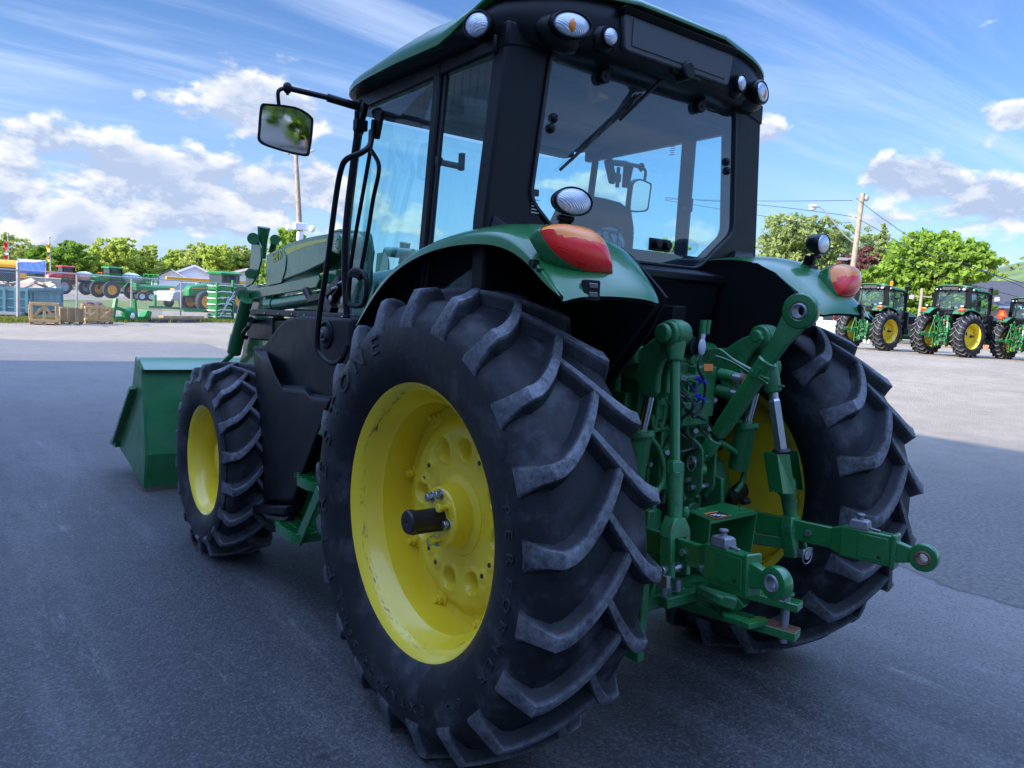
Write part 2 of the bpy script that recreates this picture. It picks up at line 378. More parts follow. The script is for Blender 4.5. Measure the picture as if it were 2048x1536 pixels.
# ------------------------------------------------------------------ ground
def groundmat():
    m = bpy.data.materials.new('yard_asphalt'); m.use_nodes = True; t = NT(m.node_tree)
    pos = t.new('ShaderNodeNewGeometry').outputs['Position']; s = t.new('ShaderNodeSeparateXYZ', i_0=pos); X, Y = s.outputs[0], s.outputs[1]
    big = t.noise(pos, .35, 6, .6); med = t.noise(pos, 2.2, 7, .65); fine = t.noise(pos, 70, 6, .7); grit = t.noise(pos, 220, 3, .6)
    st = t.new('ShaderNodeMapping', i_0=pos, i_Rotation=(0, 0, R_(-12)), i_Scale=(1.1, .13, 1)).outputs[0]; streak = t.noise(st, 1.6, 7, .66)
    jag = t.math('MULTIPLY', t.math('SUBTRACT', t.noise(pos, 1.1, 6, .65), .5), .55)
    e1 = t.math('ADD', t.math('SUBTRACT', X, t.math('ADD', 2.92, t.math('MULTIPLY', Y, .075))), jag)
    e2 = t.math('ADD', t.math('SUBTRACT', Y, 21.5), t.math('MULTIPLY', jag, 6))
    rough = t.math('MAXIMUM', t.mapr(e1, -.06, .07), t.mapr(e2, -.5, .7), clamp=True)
    dust_or_sheen = t.mapr(t.math('ADD', Y, t.math('MULTIPLY', t.math('ADD', X, 1), .25)), 3.0, 15.5, 0, 1, smooth=True)  # real dust plus grazing sky sheen painted in, paler with distance
    dust_or_sheen = t.math('MULTIPLY', dust_or_sheen, t.mapr(big, .3, .7, .75, 1.1), clamp=True)
    right_sheen = t.math('MULTIPLY', t.mapr(X, 0.6, 2.9, 0, .85, smooth=True), t.mapr(Y, 3, -1, 0.2, 1))  # sky sheen on the right-hand asphalt, painted as a paler colour
    dust_or_sheen = t.math('MAXIMUM', dust_or_sheen, right_sheen)
    sm = t.mix(dust_or_sheen, (.025, .026, .030), (.25, .222, .188))
    sm = t.mix(t.mapr(streak, .47, .66, 0, .60, smooth=True), sm, t.mix(.5, sm, (.21, .205, .20)))
    sm = t.mix(t.mapr(med, .58, .76, 0, .45), sm, t.mix(.55, sm, (.028, .028, .03)))
    sm = t.mix(t.mapr(grit, .58, .70, 0, .6), sm, t.mix(.6, sm, (.30, .30, .30)))
    sm = t.mix(t.mapr(fine, .35, .65, .5, 0), sm, (.022, .022, .025))
    vs = t.new('ShaderNodeTexVoronoi', i_Vector=pos, i_Scale=95); vsv = t.new('ShaderNodeSeparateColor', i_0=vs.outputs[1]).outputs[0]
    sm = t.mix(t.mapr(vsv, .55, 1.0, 0, .55), sm, t.mix(.5, sm, (.20, .20, .21))); sm = t.mix(t.mapr(vsv, .35, 0, 0, .6), sm, (.02, .02, .023))
    scf = t.new('ShaderNodeMapping', i_0=pos, i_Rotation=(0, 0, R_(-28)), i_Scale=(2.2, .35, 1)).outputs[0]; sc2 = t.mapr(t.noise(scf, 2.4, 9, .72), .60, .70, 0, .8)
    sm = t.mix(t.math('MULTIPLY', sc2, t.mapr(fine, .36, .56)), sm, (.20, .20, .20))
    lot = t.mix(t.mapr(big, .35, .68), (.29, .238, .172), (.38, .315, .232))
    lot = t.mix(t.mapr(med, .40, .72, 0, .55), lot, (.17, .145, .112))
    st2 = t.new('ShaderNodeMapping', i_0=pos, i_Rotation=(0, 0, R_(62)), i_Scale=(.9, .10, 1)).outputs[0]
    lot = t.mix(t.mapr(t.noise(st2, .7, 7, .65), .50, .70, 0, .45), lot, (.40, .34, .265))
    spk = t.new('ShaderNodeTexVoronoi', i_Vector=pos, i_Scale=48); 
    lot = t.mix(t.mapr(spk.outputs[0], .1, .55, .35, 0), lot, (.34, .32, .29))
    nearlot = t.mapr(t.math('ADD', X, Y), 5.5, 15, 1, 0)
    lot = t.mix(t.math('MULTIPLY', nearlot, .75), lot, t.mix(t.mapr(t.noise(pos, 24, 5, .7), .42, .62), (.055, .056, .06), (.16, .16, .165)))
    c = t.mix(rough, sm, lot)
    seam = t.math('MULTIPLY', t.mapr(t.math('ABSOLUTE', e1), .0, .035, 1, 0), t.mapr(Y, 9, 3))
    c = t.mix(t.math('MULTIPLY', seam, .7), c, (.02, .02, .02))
    # a few oil drips on the apron
    v = t.new('ShaderNodeTexVoronoi', i_Vector=t.new('ShaderNodeMapping', i_0=pos, i_Scale=(1, 1, 0)).outputs[0], i_Scale=1.3, i_Randomness=1.0).outputs[0]
    oil = t.math('MULTIPLY', t.mapr(t.math('ADD', v, t.math('MULTIPLY', t.math('SUBTRACT', fine, .5), .06)), .028, .045, 1, 0), t.math('SUBTRACT', 1, rough))
    c = t.mix(t.math('MULTIPLY', oil, .85), c, (.008, .008, .009))
    b = t.new('ShaderNodeBsdfPrincipled'); t.put(b, 'Base Color', c)
    t.put(b, 'Roughness', t.mix(rough, t.mapr(t.math('ADD', med, t.math('MULTIPLY', streak, .6)), .5, 1.1, .50, .66), (.8, .8, .8))); b.inputs['Specular IOR Level'].default_value = .5
    agg = t.new('ShaderNodeTexVoronoi', i_Vector=pos, i_Scale=75).outputs[0]
    h = t.mix(rough, t.math('MULTIPLY', t.math('ADD', fine, t.math('MULTIPLY', agg, .5)), .55), t.math('ADD', t.math('MULTIPLY', t.noise(pos, 26, 6, .7), 4.5), agg))
    t.put(b, 'Normal', t.new('ShaderNodeBump', i_Strength=.8, i_Distance=.012, i_Height=h).outputs[0])
    t.new('ShaderNodeOutputMaterial', i_0=b.outputs[0]); return m
gx = np.concatenate([-np.geomspace(3000, 45, 14), np.linspace(-40, 70, 90), np.geomspace(75, 3000, 18)])
gy = np.concatenate([-np.geomspace(3000, 45, 14), np.linspace(-40, 120, 80), np.geomspace(128, 3000, 16)])
g = MB(); g.v = [(x, y, hz(x, y)) for y in gy for x in gx]; nx = len(gx)
g.f = [(j*nx+i, j*nx+i+1, (j+1)*nx+i+1, (j+1)*nx+i) for j in range(len(gy)-1) for i in range(nx-1)]
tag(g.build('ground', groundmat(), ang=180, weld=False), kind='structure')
# ================================================================== tyres and wheels
def tyre_mb(T, hw, sect, bead_r, bead_h, nl, depth, phase=0.0, phase2=None, load=None, lw=1.0):
    """x axis = axle, centre at origin; returns mesh and 'worn' weight per vertex"""
    g = MB(); Rb = T-depth; crown = .012+.02*hw
    dr = Rb-bead_r
    prof = [(-bead_h+.03, bead_r-.02), (-bead_h-.004, bead_r), (-bead_h-.010, bead_r+.012), (-sect*.93, bead_r+.14*dr), (-sect*.985, bead_r+.32*dr), (-sect, bead_r+.50*dr), (-sect*.985, bead_r+.64*dr), (-sect*.95, bead_r+.74*dr), (-(hw*.30+sect*.66), Rb-.062), (-(hw*.62+sect*.34), Rb-.040), (-hw*1.0, Rb-.024), (-hw*.88, Rb-crown*.8), (-hw*.5, Rb-crown*.25), (0, Rb)]
    prof = prof+[(-a, r) for a, r in prof[-2::-1]]
    g.lathe(prof, (0, 0, 0), (1, 0, 0), n=120)
    worn = [0.0]*len(g.v)
    for k, (q) in enumerate(g.v):
        pass
    half = [(x, r) for x, r in prof if x <= 0][::-1]          # from the centre outwards (negative x)
    def on(x): return (x, Rb-crown*(x/hw)**2)
    pr_r = [q[1] for q in half][::-1]; pr_x = [-q[0] for q in half][::-1]
    def sx(r): return float(np.interp(r, [q[1] for q in half[::-1]], [-q[0] for q in half[::-1]]))
    NS = 10
    for side in (-1, 1):
        ph = phase if side < 0 else (phase2 if phase2 is not None else phase+PI/nl)
        for k in range(nl):
            a0 = ph+2*PI*k/nl; k_ = depth/.048
            us = [(-.042*hw/.19+(hw*.99+.042*hw/.19)*i/NS) for i in range(NS+1)]
            path = [on(x)+(1.0,) for x in us]+[(sx(Rb-.034*k_), Rb-.030*k_, .70), (sx(Rb-.060*k_), Rb-.060*k_, .42), (sx(Rb-.090*k_), Rb-.092*k_, .20), (sx(Rb-.125*k_)-.004, Rb-.128*k_, -.02)]
            rows = []; nP = len(path)
            for i, (x, r, hh) in enumerate(path):
                s = min(i/NS, 1.0); dphi = -(.275*hw/.19/T*.868)*(1-(1-s)**1.5)
                tx, tr_ = path[min(i+1, nP-1)][0]-path[max(i-1, 0)][0], path[min(i+1, nP-1)][1]-path[max(i-1, 0)][1]; l_ = math.hypot(tx, tr_); nx_, nr_ = -tr_/l_, tx/l_
                if nr_ < 0 and i <= NS: nx_, nr_ = -nx_, -nr_
                if i == NS: nx_, nr_ = .35, .94
                w_t = (.0135+.0105*s)*lw if i <= NS else (.027, .034, .044, .056)[i-NS-1]*lw
                w_b = w_t+(.026 if i <= NS else .016)
                sl = (.275*1.5*(1-min(s, .999))**.5); ca, sa = (math.cos(math.atan(sl)), math.sin(math.atan(sl))) if i <= NS else (1.0, 0.0)
                row = []
                for (du, h, wt) in ((-w_b, -.010, 0.0), (-w_t*1.25, depth*hh*.62, .08), (-w_t, depth*hh*.96, .8), (-w_t*.85, depth*hh, 1.0), (w_t*.85, depth*hh, 1.0), (w_t, depth*hh*.96, .8), (w_t*1.25, depth*hh*.62, .08), (w_b, -.010, .0)):
                    an = a0+dphi+du*ca/T; xx = side*(x+nx_*h)+side*du*sa*(1 if s < .93 else .3); rr = r+nr_*h
                    row.append((xx, -rr*math.cos(an), rr*math.sin(an))); wrow_ = wt*(.5+.5*s)*(1 if i <= NS else .6); worn.append(wrow_)
                rows.append(row)
            g.loft(rows, True, True)
    if load is not None:
        fl = -load
        def flat(q):
            if q[2] < fl+.06:
                d = max(0, fl+.001-q[2]); return np.array([q[0]*(1+.9*max(0, fl+.06-q[2])), q[1], max(q[2], fl+.001)])
            return q
        g.xf(flat)
    return g, worn
def add_worn(o, worn):
    a = o.data.attributes.new('worn', 'FLOAT', 'POINT'); a.data.foreach_set('value', np.array(worn, dtype=np.float32))
def sidewall_text(words, parent, r, x, h, side=-1, mat_='rubberletter', depth=.0035, outline=True):
    """words: list of (text, start angle deg, step deg); raised letters bent round the outer sidewall"""
    g = MB()
    for word, a0, st in words:
        for i, ch in enumerate(word):
            if ch == ' ': continue
            a = R_(a0+st*i)
            cu = bpy.data.curves.new('l', 'FONT'); cu.body = ch; cu.size = h*1.35; cu.align_x = 'CENTER'; cu.align_y = 'CENTER'; cu.extrude = depth
            if outline: cu.fill_mode = 'NONE' if False else 'BOTH'
            to = bpy.data.objects.new('l', cu); C.objects.link(to); me = bpy.data.meshes.new_from_object(to.evaluated_get(bpy.context.evaluated_depsgraph_get()))
            vs = []
            for v in me.vertices:
                lx, ly, lz = v.co; lx *= 1.35
                rr = r+ly; an = a - lx/r           # clockwise seen from the left (-x): angle measured from rear going up
                xx = x + side*(lz) - side*.5*((rr-r)/.1)**2*.012
                vs.append((xx, -rr*math.cos(an), rr*math.sin(an)))
            g.add(vs, [tuple(p.vertices) for p in me.polygons]); bpy.data.objects.remove(to); bpy.data.meshes.remove(me); bpy.data.curves.remove(cu)
    return g.build('sidewall_lettering', M[mat_], parent, flat=True, recalc=False, weld=False)

def rear_wheel(parent, left, detail=True):
    sg = -1 if left else 1
    wloc = empty('rear_wheel', (sg*.872, 0, .851), parent=parent)
    g, wn = tyre_mb(.868, .190, .252, .513, .200, 21, .048, R_(39.6), R_(34.3+15.2), load=.851)
    if sg > 0:
        g = g.mir()
    o = g.build('tyre', M['rubber'], wloc, ang=38, weld=False); add_worn(o, wn)
    if left:
        sidewall_text([('FIRESTONE', 213, -12.6)], o, .672, -.2530, .074)
        sidewall_text([('PERFORMER', 18, -6.4), ('65', -49, -6.2), ('EXTRA', -71, -6.0)], o, .655, -.2525, .034)
        sidewall_text([('600/65R38', 268-8, -4.6)], o, .66, -.2525, .03)
    # rim barrel (x outward = negative for the left wheel)
    rp = [(-.198, .505), (-.2005, .512), (-.198, .517), (-.192, .516), (-.187, .508), (-.181, .494), (-.172, .488), (-.166, .486), (-.160, .478), (-.135, .474), (-.118, .462), (-.100, .446), (.02, .440), (.075, .446), (.10, .462), (.150, .478), (.172, .486), (.184, .494), (.190, .508), (.195, .517), (.2005, .512), (.196, .50), (.18, .478), (.14, .462), (.09, .44), (.0, .43)]
    rim = MB().lathe(rp[:22], (0, 0, 0), (1, 0, 0), n=96)
    rim2 = MB().lathe([(.195, .50), (.182, .474), (.12, .448), (.07, .432), (.0, .428), (-.09, .434), (-.11, .45), (-.15, .466), (-.170, .476), (-.198, .505)], (0, 0, 0), (1, 0, 0), n=96)
    rim.join(rim2)
    ms(rim, not left).build('rim', M['rim'], wloc, ang=30)
    # wheel disc: bowl with dished holes, centre pad and long hub boss
    NR = [(.055, .02), (.055, .135), (.052, .16), (.052, .21), (.050, .25), (.046, .30), (.052, .34), (.066, .365), (.090, .385), (.094, .40), (.094, .432)]
    nth = 216; holes = []
    for c0 in (100, 10, -80, 190):
        for dd in (-17, 17): holes.append((R_(c0+dd), .262, .036))
    pads = [(R_(a), .262) for a in (60, 40, -30, -45, 145, 160, -120, -135)]
    g = MB(); rings = []
    rs = [.02, .06, .10, .125, .135, .15, .17, .185]+[.195+.008*k for k in range(17)]+[.335, .35, .362, .374, .386, .395, .405, .42, .435]
    for r in rs:
        base = np.interp(r, [0, .135, .2, .31, .345, .375, .395, .44], [.002, .002, .004, -.004, .004, .030, .045, .045])
        ring = []
        for k in range(nth):
            a = 2*PI*k/nth; y, zc = -r*math.cos(a), r*math.sin(a); x = base
            for (ha, hr, hs) in holes:
                d = math.hypot(y+hr*math.cos(ha), zc-hr*math.sin(ha))
                x += .055*smooth01((hs*1.25-d)/(hs*.62)) - .005*math.exp(-((d-hs*1.35)/.010)**2)
            for (ha, hr) in pads:
                d = math.hypot(y+hr*math.cos(ha), zc-hr*math.sin(ha)); x -= .006*smooth01((.028-d)/.006)
            ring.append((x, y, zc))
        rings.append(ring)
    g.loft(rings, True, False)
    dm = ms(g, not left).build('wheel_disc', M['yellow'], wloc, ang=50)
    inner = MB().lathe([(.125, .02), (.125, .30), (.12, .42), (.10, .44)], (0, 0, 0), (1, 0, 0), n=64); ms(inner, not left).build('inner_disc', M['yellow'], wloc, ang=50)
    h = MB()                                       # hub boss, round with a flat cut, and wedge collar
    h.lathe([(.01, .160), (-.002, .154), (-.012, .122), (-.080, .114), (-.086, .108), (-.086, .02)], (0, 0, 0), (1, 0, 0), n=56)
    ms(h, not left).build('hub', M['yellow'], wloc, ang=30)
    h = MB(); h.lathe([(-.05, .041), (-.20, .040), (-.204, .045), (-.226, .045), (-.232, .040), (-.232, .010), (-.226, .0)], (0, -.010, 0), (1, 0, 0), n=32)
    h.box((-.14, -.026, -.036), (.16, .014, .014), None)
    ms(h, not left).build('axle_shaft', M['dark'], wloc, ang=30)
    def bolt(name, y, zz, x0, ln, r, mt, cap=True):
        b = MB(); b.cyl((x0, y, zz), (x0-ln, y, zz), r*.62, 12); b.cyl((x0-ln, y, zz), (x0-ln-r*1.1, y, zz), r, 6); b.cyl((x0-.001, y, zz), (x0-.006, y, zz), r*1.35, 16)
        ms(b, not left).build(name, mt, wloc, ang=30, bevel=.0015, seg=1)
    if detail:
        for (y, zz, ln, mt) in ((-.004, .088, .012, M['steel']), (-.055, .052, .03, M['yellow']), (-.062, -.012, .008, M['steel']), (-.02, -.078, .035, M['yellow']), (.012, -.095, .020, M['steel']), (.055, .065, .012, M['steel']), (.085, -.03, .012, M['yellow'])):
            bolt('hub_bolt', y, zz, -.082, ln, .0165, mt)
        for a, rr in pads:
            b = MB(); b.cyl((-.003, -rr*math.cos(a), rr*math.sin(a)), (-.008, -rr*math.cos(a), rr*math.sin(a)), .0095, 12)
            ms(b, not left).build('bolt_hole', M['decal_k'], wloc)
        for a in (127, 170, 210, -110, 47, 0, -40, -72):
            a = R_(a); y, zz = -.418*math.cos(a), .418*math.sin(a)
            b = MB(); b.cyl((.045, y, zz), (.018, y, zz), .019, 10); b.cyl((.018, y, zz), (.004, y, zz), .013, 6)
            b.bar((.044, y*.9, zz*.9), (.044, y*1.05, zz*1.05), .06, .012, up=(1, 0, 0))
            ms(b, not left).build('rim_clamp', M['yellow'], wloc, bevel=.002, seg=1)
    return wloc
def front_wheel(parent, left, detail=True):
    sg = -1 if left else 1
    wl = empty('front_wheel', (sg*.922, 2.525, .590), parent=parent)
    g, wn = tyre_mb(.612, .150, .192, .343, .158, 18, .042, R_(10), None, load=.590, lw=.9)
    if sg > 0: g = g.mir()
    o = g.build('tyre', M['rubber'], wl, ang=38, weld=False); add_worn(o, wn)
    rp = [(-.157, .335), (-.1595, .3415), (-.157, .346), (-.150, .344), (-.145, .330), (-.13, .322), (-.11, .315), (-.085, .300), (.06, .296), (.09, .31), (.135, .322), (.15, .330), (.157, .346), (.159, .340), (.155, .33)]
    rim = MB().lathe(rp, (0, 0, 0), (1, 0, 0), n=80); rim.join(MB().lathe([(-.157, .335), (-.14, .318), (-.12, .31), (-.10, .298), (-.085, .290), (.06, .287), (.12, .30), (.155, .33)], (0, 0, 0), (1, 0, 0), n=80))
    ms(rim, not left).build('rim', M['rim'], wl, ang=30)
    d = MB().lathe([(.06, .292), (.055, .26), (.02, .235), (.015, .15), (.0, .14), (-.045, .13), (-.06, .10), (-.06, .02), (-.06, 0)], (0, 0, 0), (1, 0, 0), n=56)
    ms(d, not left).build('wheel_disc', M['yellow'], wl, ang=40)
    for k in range(8):
        a = 2*PI*k/8; b = MB().cyl((.02, .19*math.cos(a), .19*math.sin(a)), (-.01, .19*math.cos(a), .19*math.sin(a)), .015, 6); ms(b, not left).build('wheel_nut', M['steel'], wl)
    return wl
# ================================================================== the tractor
def ring_prism(outer, inner, y0, y1):
    g = MB(); n = len(outer); q = lambda p, y: (p[0], y, p[1])
    g.v = [q(p, y0) for p in outer]+[q(p, y0) for p in inner]+[q(p, y1) for p in outer]+[q(p, y1) for p in inner]
    for i in range(n):
        j = (i+1) % n
        g.f += [(i, j, n+j, n+i), (2*n+i, 3*n+i, 3*n+j, 2*n+j), (i, 2*n+i, 2*n+j, j), (n+i, n+j, 3*n+j, 3*n+i)]
    return g
def round_poly(pts, r, n=4):
    out = []
    for i, p in enumerate(pts):
        p = np.array(p, float); a = np.array(pts[i-1], float); b = np.array(pts[(i+1) % len(pts)], float)
        ra = min(r, .45*np.linalg.norm(a-p)); rb = min(r, .45*np.linalg.norm(b-p))
        s, e = p+unit(a-p)*ra, p+unit(b-p)*rb
        for k in range(n+1):
            t = k/n; out.append((1-t)**2*s+2*t*(1-t)*p+t*t*e)
    return out
def dome(outline, n, h, rings=7, pw=.5):
    """lens: outline points, bulging along n by h"""
    o = [np.array(q) for q in outline]; c = sum(o)/len(o); n = unit(n); R = []
    for k in range(rings+1):
        s = 1-k/rings; s_ = max(s, .001)
        R.append([c+(q-c)*s_+n*h*(1-s_**2.2)**pw for q in o])
    return R
FEN_T = [(.80, 1.535), (.70, 1.645), (.56, 1.765), (.38, 1.855), (.16, 1.912), (-.05, 1.936), (-.20, 1.938), (-.31, 1.922), (-.40, 1.882), (-.475, 1.828), (-.545, 1.772), (-.592, 1.732), (-.612, 1.700)]
FEN_O = [(.765, 1.525), (.665, 1.62), (.52, 1.735), (.335, 1.812), (.12, 1.860), (-.11, 1.873), (-.26, 1.862), (-.36, 1.835), (-.44, 1.795), (-.50, 1.752), (-.55, 1.722), (-.585, 1.706), (-.605, 1.697)]
def fender_mb(off=0.0):
    g = MB(); rows = []
    for k, ((ty, tz), (oy, oz)) in enumerate(zip(FEN_T, FEN_O)):
        t = k/(len(FEN_T)-1); tuck = .05*smooth01((t-.6)/.4)
        c = np.array([0, 851e-3]); nrm = unit(np.array([ty, tz])-np.array([0.0, .851]))
        f = lambda x, d: (x, ty-nrm[0]*(d+off), tz-nrm[1]*(d+off))
        bulge = .016*math.sin(PI*min(1, max(0, (t-.35)/.6)))
        rows.append([f(-.44-tuck*1.2, .010), f(-.50-tuck*.8, -.004-bulge*.5), f(-.62, -.012-bulge), f(-.76, -.012-bulge), f(-.86, -.004-bulge*.6), f(-.915+tuck*.1, .010), f(-.938+off*.5, .026), (-.947+off, oy*.55+ty*.45 if k < 9 else oy, oz*.6+tz*.4), (-.950+off, oy, oz)])
    g.loft(rows, False, False); return g

def build_cab(root):
    cab = empty('cab', (0, 0, 0), parent=root)
    # rear frame with pillars
    inner = round_poly([(-.572, 2.640), (.572, 2.640), (.632, 2.070), (.392, 1.880), (-.392, 1.880), (-.632, 2.070)], .045)
    outer = []
    for p in inner:
        pass
    oc = [(-.775, 2.685), (.775, 2.685), (.838, 1.96), (.82, 1.56), (-.82, 1.56), (-.838, 1.96)]
    outer = round_poly(oc, .03)
    g = ring_prism(outer, inner, -.022, .062); g.build('rear_frame', M['black'], cab, bevel=.012, seg=3, ang=40)
    seal = ring_prism([(a*1.010, 2.26+(b-2.26)*1.012) for a, b in inner], [(a*.985, 2.26+(b-2.26)*.982) for a, b in inner], -.034, -.018)
    seal.build('window_seal', M['hose'], cab, bevel=.003, seg=1)
    gl = MB(); gl.prism([(a*.99, -.020, 2.26+(b-2.26)*.99) for a, b in inner], (0, .005, 0)); rw = gl.build('rear_window', M['glassrear'], cab, flat=True)
    # pillar top caps with a slanted joint
    for m in (False, True):
        g = MB().prism([(-.782, -.028, 2.70), (-.600, -.028, 2.70), (-.598, -.028, 2.640), (-.785, -.028, 2.605)], (0, .09, 0)); ms(g, m).build('pillar_cap', M['black'], cab, bevel=.01, seg=2)
        # hinge brackets at the top of the window
        g = MB(); g.bar((-.302, -.03, 2.655), (-.302, -.045, 2.615), .034, .03); g.cyl((-.30, -.052, 2.597), (-.30, -.016, 2.597), .028, 20); g.cyl((-.34, -.045, 2.635), (-.26, -.045, 2.635), .011, 10); g.cyl((-.30, -.056, 2.597), (-.30, -.05, 2.597), .009, 8)
        ms(g, m).build('window_hinge', M['black'], cab, bevel=.003, seg=1)
        g = MB()
        for q in ((-.537, 2.392), (-.548, 2.352)): g.ell((q[0], -.026, q[1]), (.019, .013, .019), 14, 8)
        ms(g, m).build('window_stop', M['black'], rw)
    g = MB(); g.bar((.05, -.026, 1.965), (.185, -.026, 1.965), .012, .055)
    for xx in (.085, .15): g.cyl((xx, -.03, 1.965), (xx, -.058, 1.965), .019, 16)
    g.build('window_latch', M['black'], rw, bevel=.004)
    # roof-side rails, middle and front pillars
    for m in (False, True):
        g = MB(); g.bar((-.775, .03, 2.625), (-.765, 1.20, 2.585), .05, .07); g.bar((-.775, .425, 2.64), (-.818, .455, 1.40), .046, .055, up=(0, 1, 0))
        ms(g, m).build('side_pillar', M['black'], cab, bevel=.01)
        g = MB(); g.bar((-.778, .385, 2.60), (-.818, .418, 1.50), .016, .02, up=(0, 1, 0)); ms(g, m).build('pillar_seal', M['hose'], cab, bevel=.003)
        g = MB().tube(smooth_path([(-.775, 1.13, 2.60), (-.79, 1.175, 2.30), (-.805, 1.20, 1.95), (-.80, 1.17, 1.60), (-.79, 1.10, 1.36)], 5), .021, 10); ms(g, m).build('front_pillar', M['black'], cab)
        # glass
        g = MB().prism([(-.772, .052, 2.60), (-.776, .405, 2.59), (-.820, .430, 1.55), (-.834, .045, 1.58), (-.832, .04, 1.95)], (.005, 0, 0)); ms(g, m).build('quarter_window', M['glass'], cab, flat=True)
        g = MB().prism([(-.776, .455, 2.59), (-.772, 1.11, 2.575), (-.792, 1.16, 2.30), (-.808, 1.185, 1.95), (-.805, 1.16, 1.60), (-.80, 1.09, 1.40), (-.822, .48, 1.40)], (.005, 0, 0))
        dr = ms(g, m).build('door_window', M['glass'], cab, flat=True)
        g = MB().prism([(-.770, 1.14, 2.59), (-.60, 1.36, 2.57), (-.61, 1.42, 2.0), (-.60, 1.38, 1.55), (-.79, 1.12, 1.45), (-.80, 1.20, 1.95)], (.004, .003, 0)); ms(g, m).build('corner_window', M['glass'], cab, flat=True)
        # grab handle on the door
        pth = [P(*q, x=-.86) for q in ((700, 552), (697, 600), (706, 611), (728, 606), (733, 560), (722, 543), (706, 541))]
        g = MB().tube(smooth_path(pth+[pth[0]], 4), .0125, 8); g.bar(P(706, 548, x=-.86), P(728, 552, x=-.84), .05, .03); ms(g, m).build('grab_handle', M['black'], dr, bevel=.002)
        g = MB(); g.cyl((-.80, .405, 2.235), (-.77, .405, 2.235), .018, 12); g.cyl((-.765, .405, 2.232), (-.72, .33, 2.215), .013, 10); g.bar((-.72, .33, 2.20), (-.72, .33, 2.27), .02, .024); ms(g, m).build('vent_latch', M['grey'], cab, bevel=.003)
    ws = MB().prism([(-.60, 1.365, 2.57), (.60, 1.365, 2.57), (.60, 1.43, 2.0), (.60, 1.38, 1.50), (-.60, 1.38, 1.50), (-.60, 1.43, 2.0)], (0, .004, 0)); ws.build('windscreen', M['glass'], cab, flat=True)
    # interior
    g = MB(); g.bx(-.74, .74, .06, 1.30, 2.63, 2.66); g.bx(-.70, .70, .07, .13, 2.58, 2.64); g.bx(-.70, .70, 1.24, 1.34, 2.575, 2.64); g.build('headliner', M['head'], cab, bevel=.02)
    g = MB(); g.bx(-.80, .80, .02, 1.30, 1.30, 1.40); g.bx(-.80, -.55, .06, .42, 1.40, 1.72); g.bx(.55, .80, .06, .9, 1.40, 1.78); g.bx(.40, .58, .15, .85, 1.40, 1.86); g.build('cab_floor', M['head'], cab, bevel=.02)
    s = MB(); s.loft([[(x, y, zz) for x, y in round_poly([(-w_, .36), (w_, .36), (w_, .86), (-w_, .86)], .08)] for w_, zz in ((.16, 1.42), (.18, 1.60), (.25, 1.66), (.265, 1.74), (.25, 1.79), (.20, 1.80))]); 
    bk = []
    for zz, w_, y0, th in ((1.74, .22, .42, .10), (1.85, .25, .385, .12), (2.0, .255, .36, .13), (2.12, .24, .34, .125), (2.20, .21, .33, .11), (2.235, .15, .335, .08), (2.245, .08, .34, .04)):
        bk.append([(p[0], p[1], zz) for p in round_poly([(-w_, y0-th/2), (w_, y0-th/2), (w_, y0+th/2), (-w_, y0+th/2)], .06)])
    s.loft(bk); st = s.xf(lambda q: q+np.array([.05, 0, -.055])).build('seat', M['seat'], cab, ang=60)
    s = MB(); s.ell((.04, .235, 1.86), (.13, .055, .16), 16, 10); s.ell((.06, .24, 1.96), (.10, .05, .09), 14, 8); s.build('sack', M['plasticbag'], st, ang=180)
    net = MB()
    for k in range(5):
        a = -.13+k*.05
        net.tube(smooth_path([(a, .185, 1.76), (a+.06, .165, 1.88), (a+.11, .20, 2.02)], 5), .0028, 5); net.tube(smooth_path([(a+.11, .185, 1.76), (a+.05, .165, 1.88), (a, .20, 2.02)], 5), .0028, 5)
    net.tube([(-.13, .19, 2.02), (.18, .20, 2.03)], .005, 6); net.build('seat_net', M['decal_k'], st)
    # steering wheel and column
    cc = np.array((0.0, 1.02, 1.93)); ax = unit((0, -.55, .83)); _, s1, u1 = frame(ax)
    g = MB().tube([cc+.20*(math.cos(t)*s1+math.sin(t)*u1) for t in np.linspace(0, 2*PI, 33)[:-1]], .014, 8, closed=True)
    for t in (0.3, 2.4, 4.5): g.bar(cc, cc+.20*(math.cos(t)*s1+math.sin(t)*u1), .03, .012)
    g.cyl(cc-ax*.02, cc+ax*.015, .05, 16); g.cyl(cc, cc-ax*.45+np.array([0, .12, 0]), .04, 12); g.bx(-.16, .16, 1.12, 1.36, 1.4, 1.86); g.build('steering_wheel', M['blackmatt'], cab, bevel=.006)
    g = MB(); g.bx(.50, .60, .95, 1.02, 1.86, 2.22); g.box((.52, .98, 2.25), (.20, .03, .15)); g.bar((.46, .55, 1.86), (.44, .62, 2.02), .03, .03); g.ell((.44, .63, 2.04), (.025, .03, .04), 10, 6); g.bar((.36, .45, 1.86), (.36, .75, 1.90), .11, .06); g.build('console', M['blackmatt'], cab, bevel=.008)
    g = MB(); g.bx(-.66, -.30, .95, 1.15, 2.58, 2.64); g.bx(.30, .66, .95, 1.15, 2.58, 2.64); g.build('visor_and_speakers', M['head'], cab, bevel=.015)
    # cab shell below the rear window
    g = MB(); g.prism([(-.80, -.02, 1.56), (-.80, .06, 1.95), (-.80, .06, 1.30), (-.80, -.02, 1.30)], (1.60, 0, 0)); g.bx(-.80, .80, .02, 1.28, 1.18, 1.30); g.bx(-.72, .72, -.10, .06, 1.20, 1.60); g.build('cab_base', M['blackmatt'], cab, bevel=.01)
    pn = MB().prism([(-.42, -.135, 1.812), (.42, -.135, 1.812), (.40, -.125, 1.665), (.30, -.10, 1.60), (-.30, -.10, 1.60), (-.40, -.125, 1.665)], (0, .05, .0)).build('glossy_rear_panel', M['blackgloss'], cab, bevel=.006)
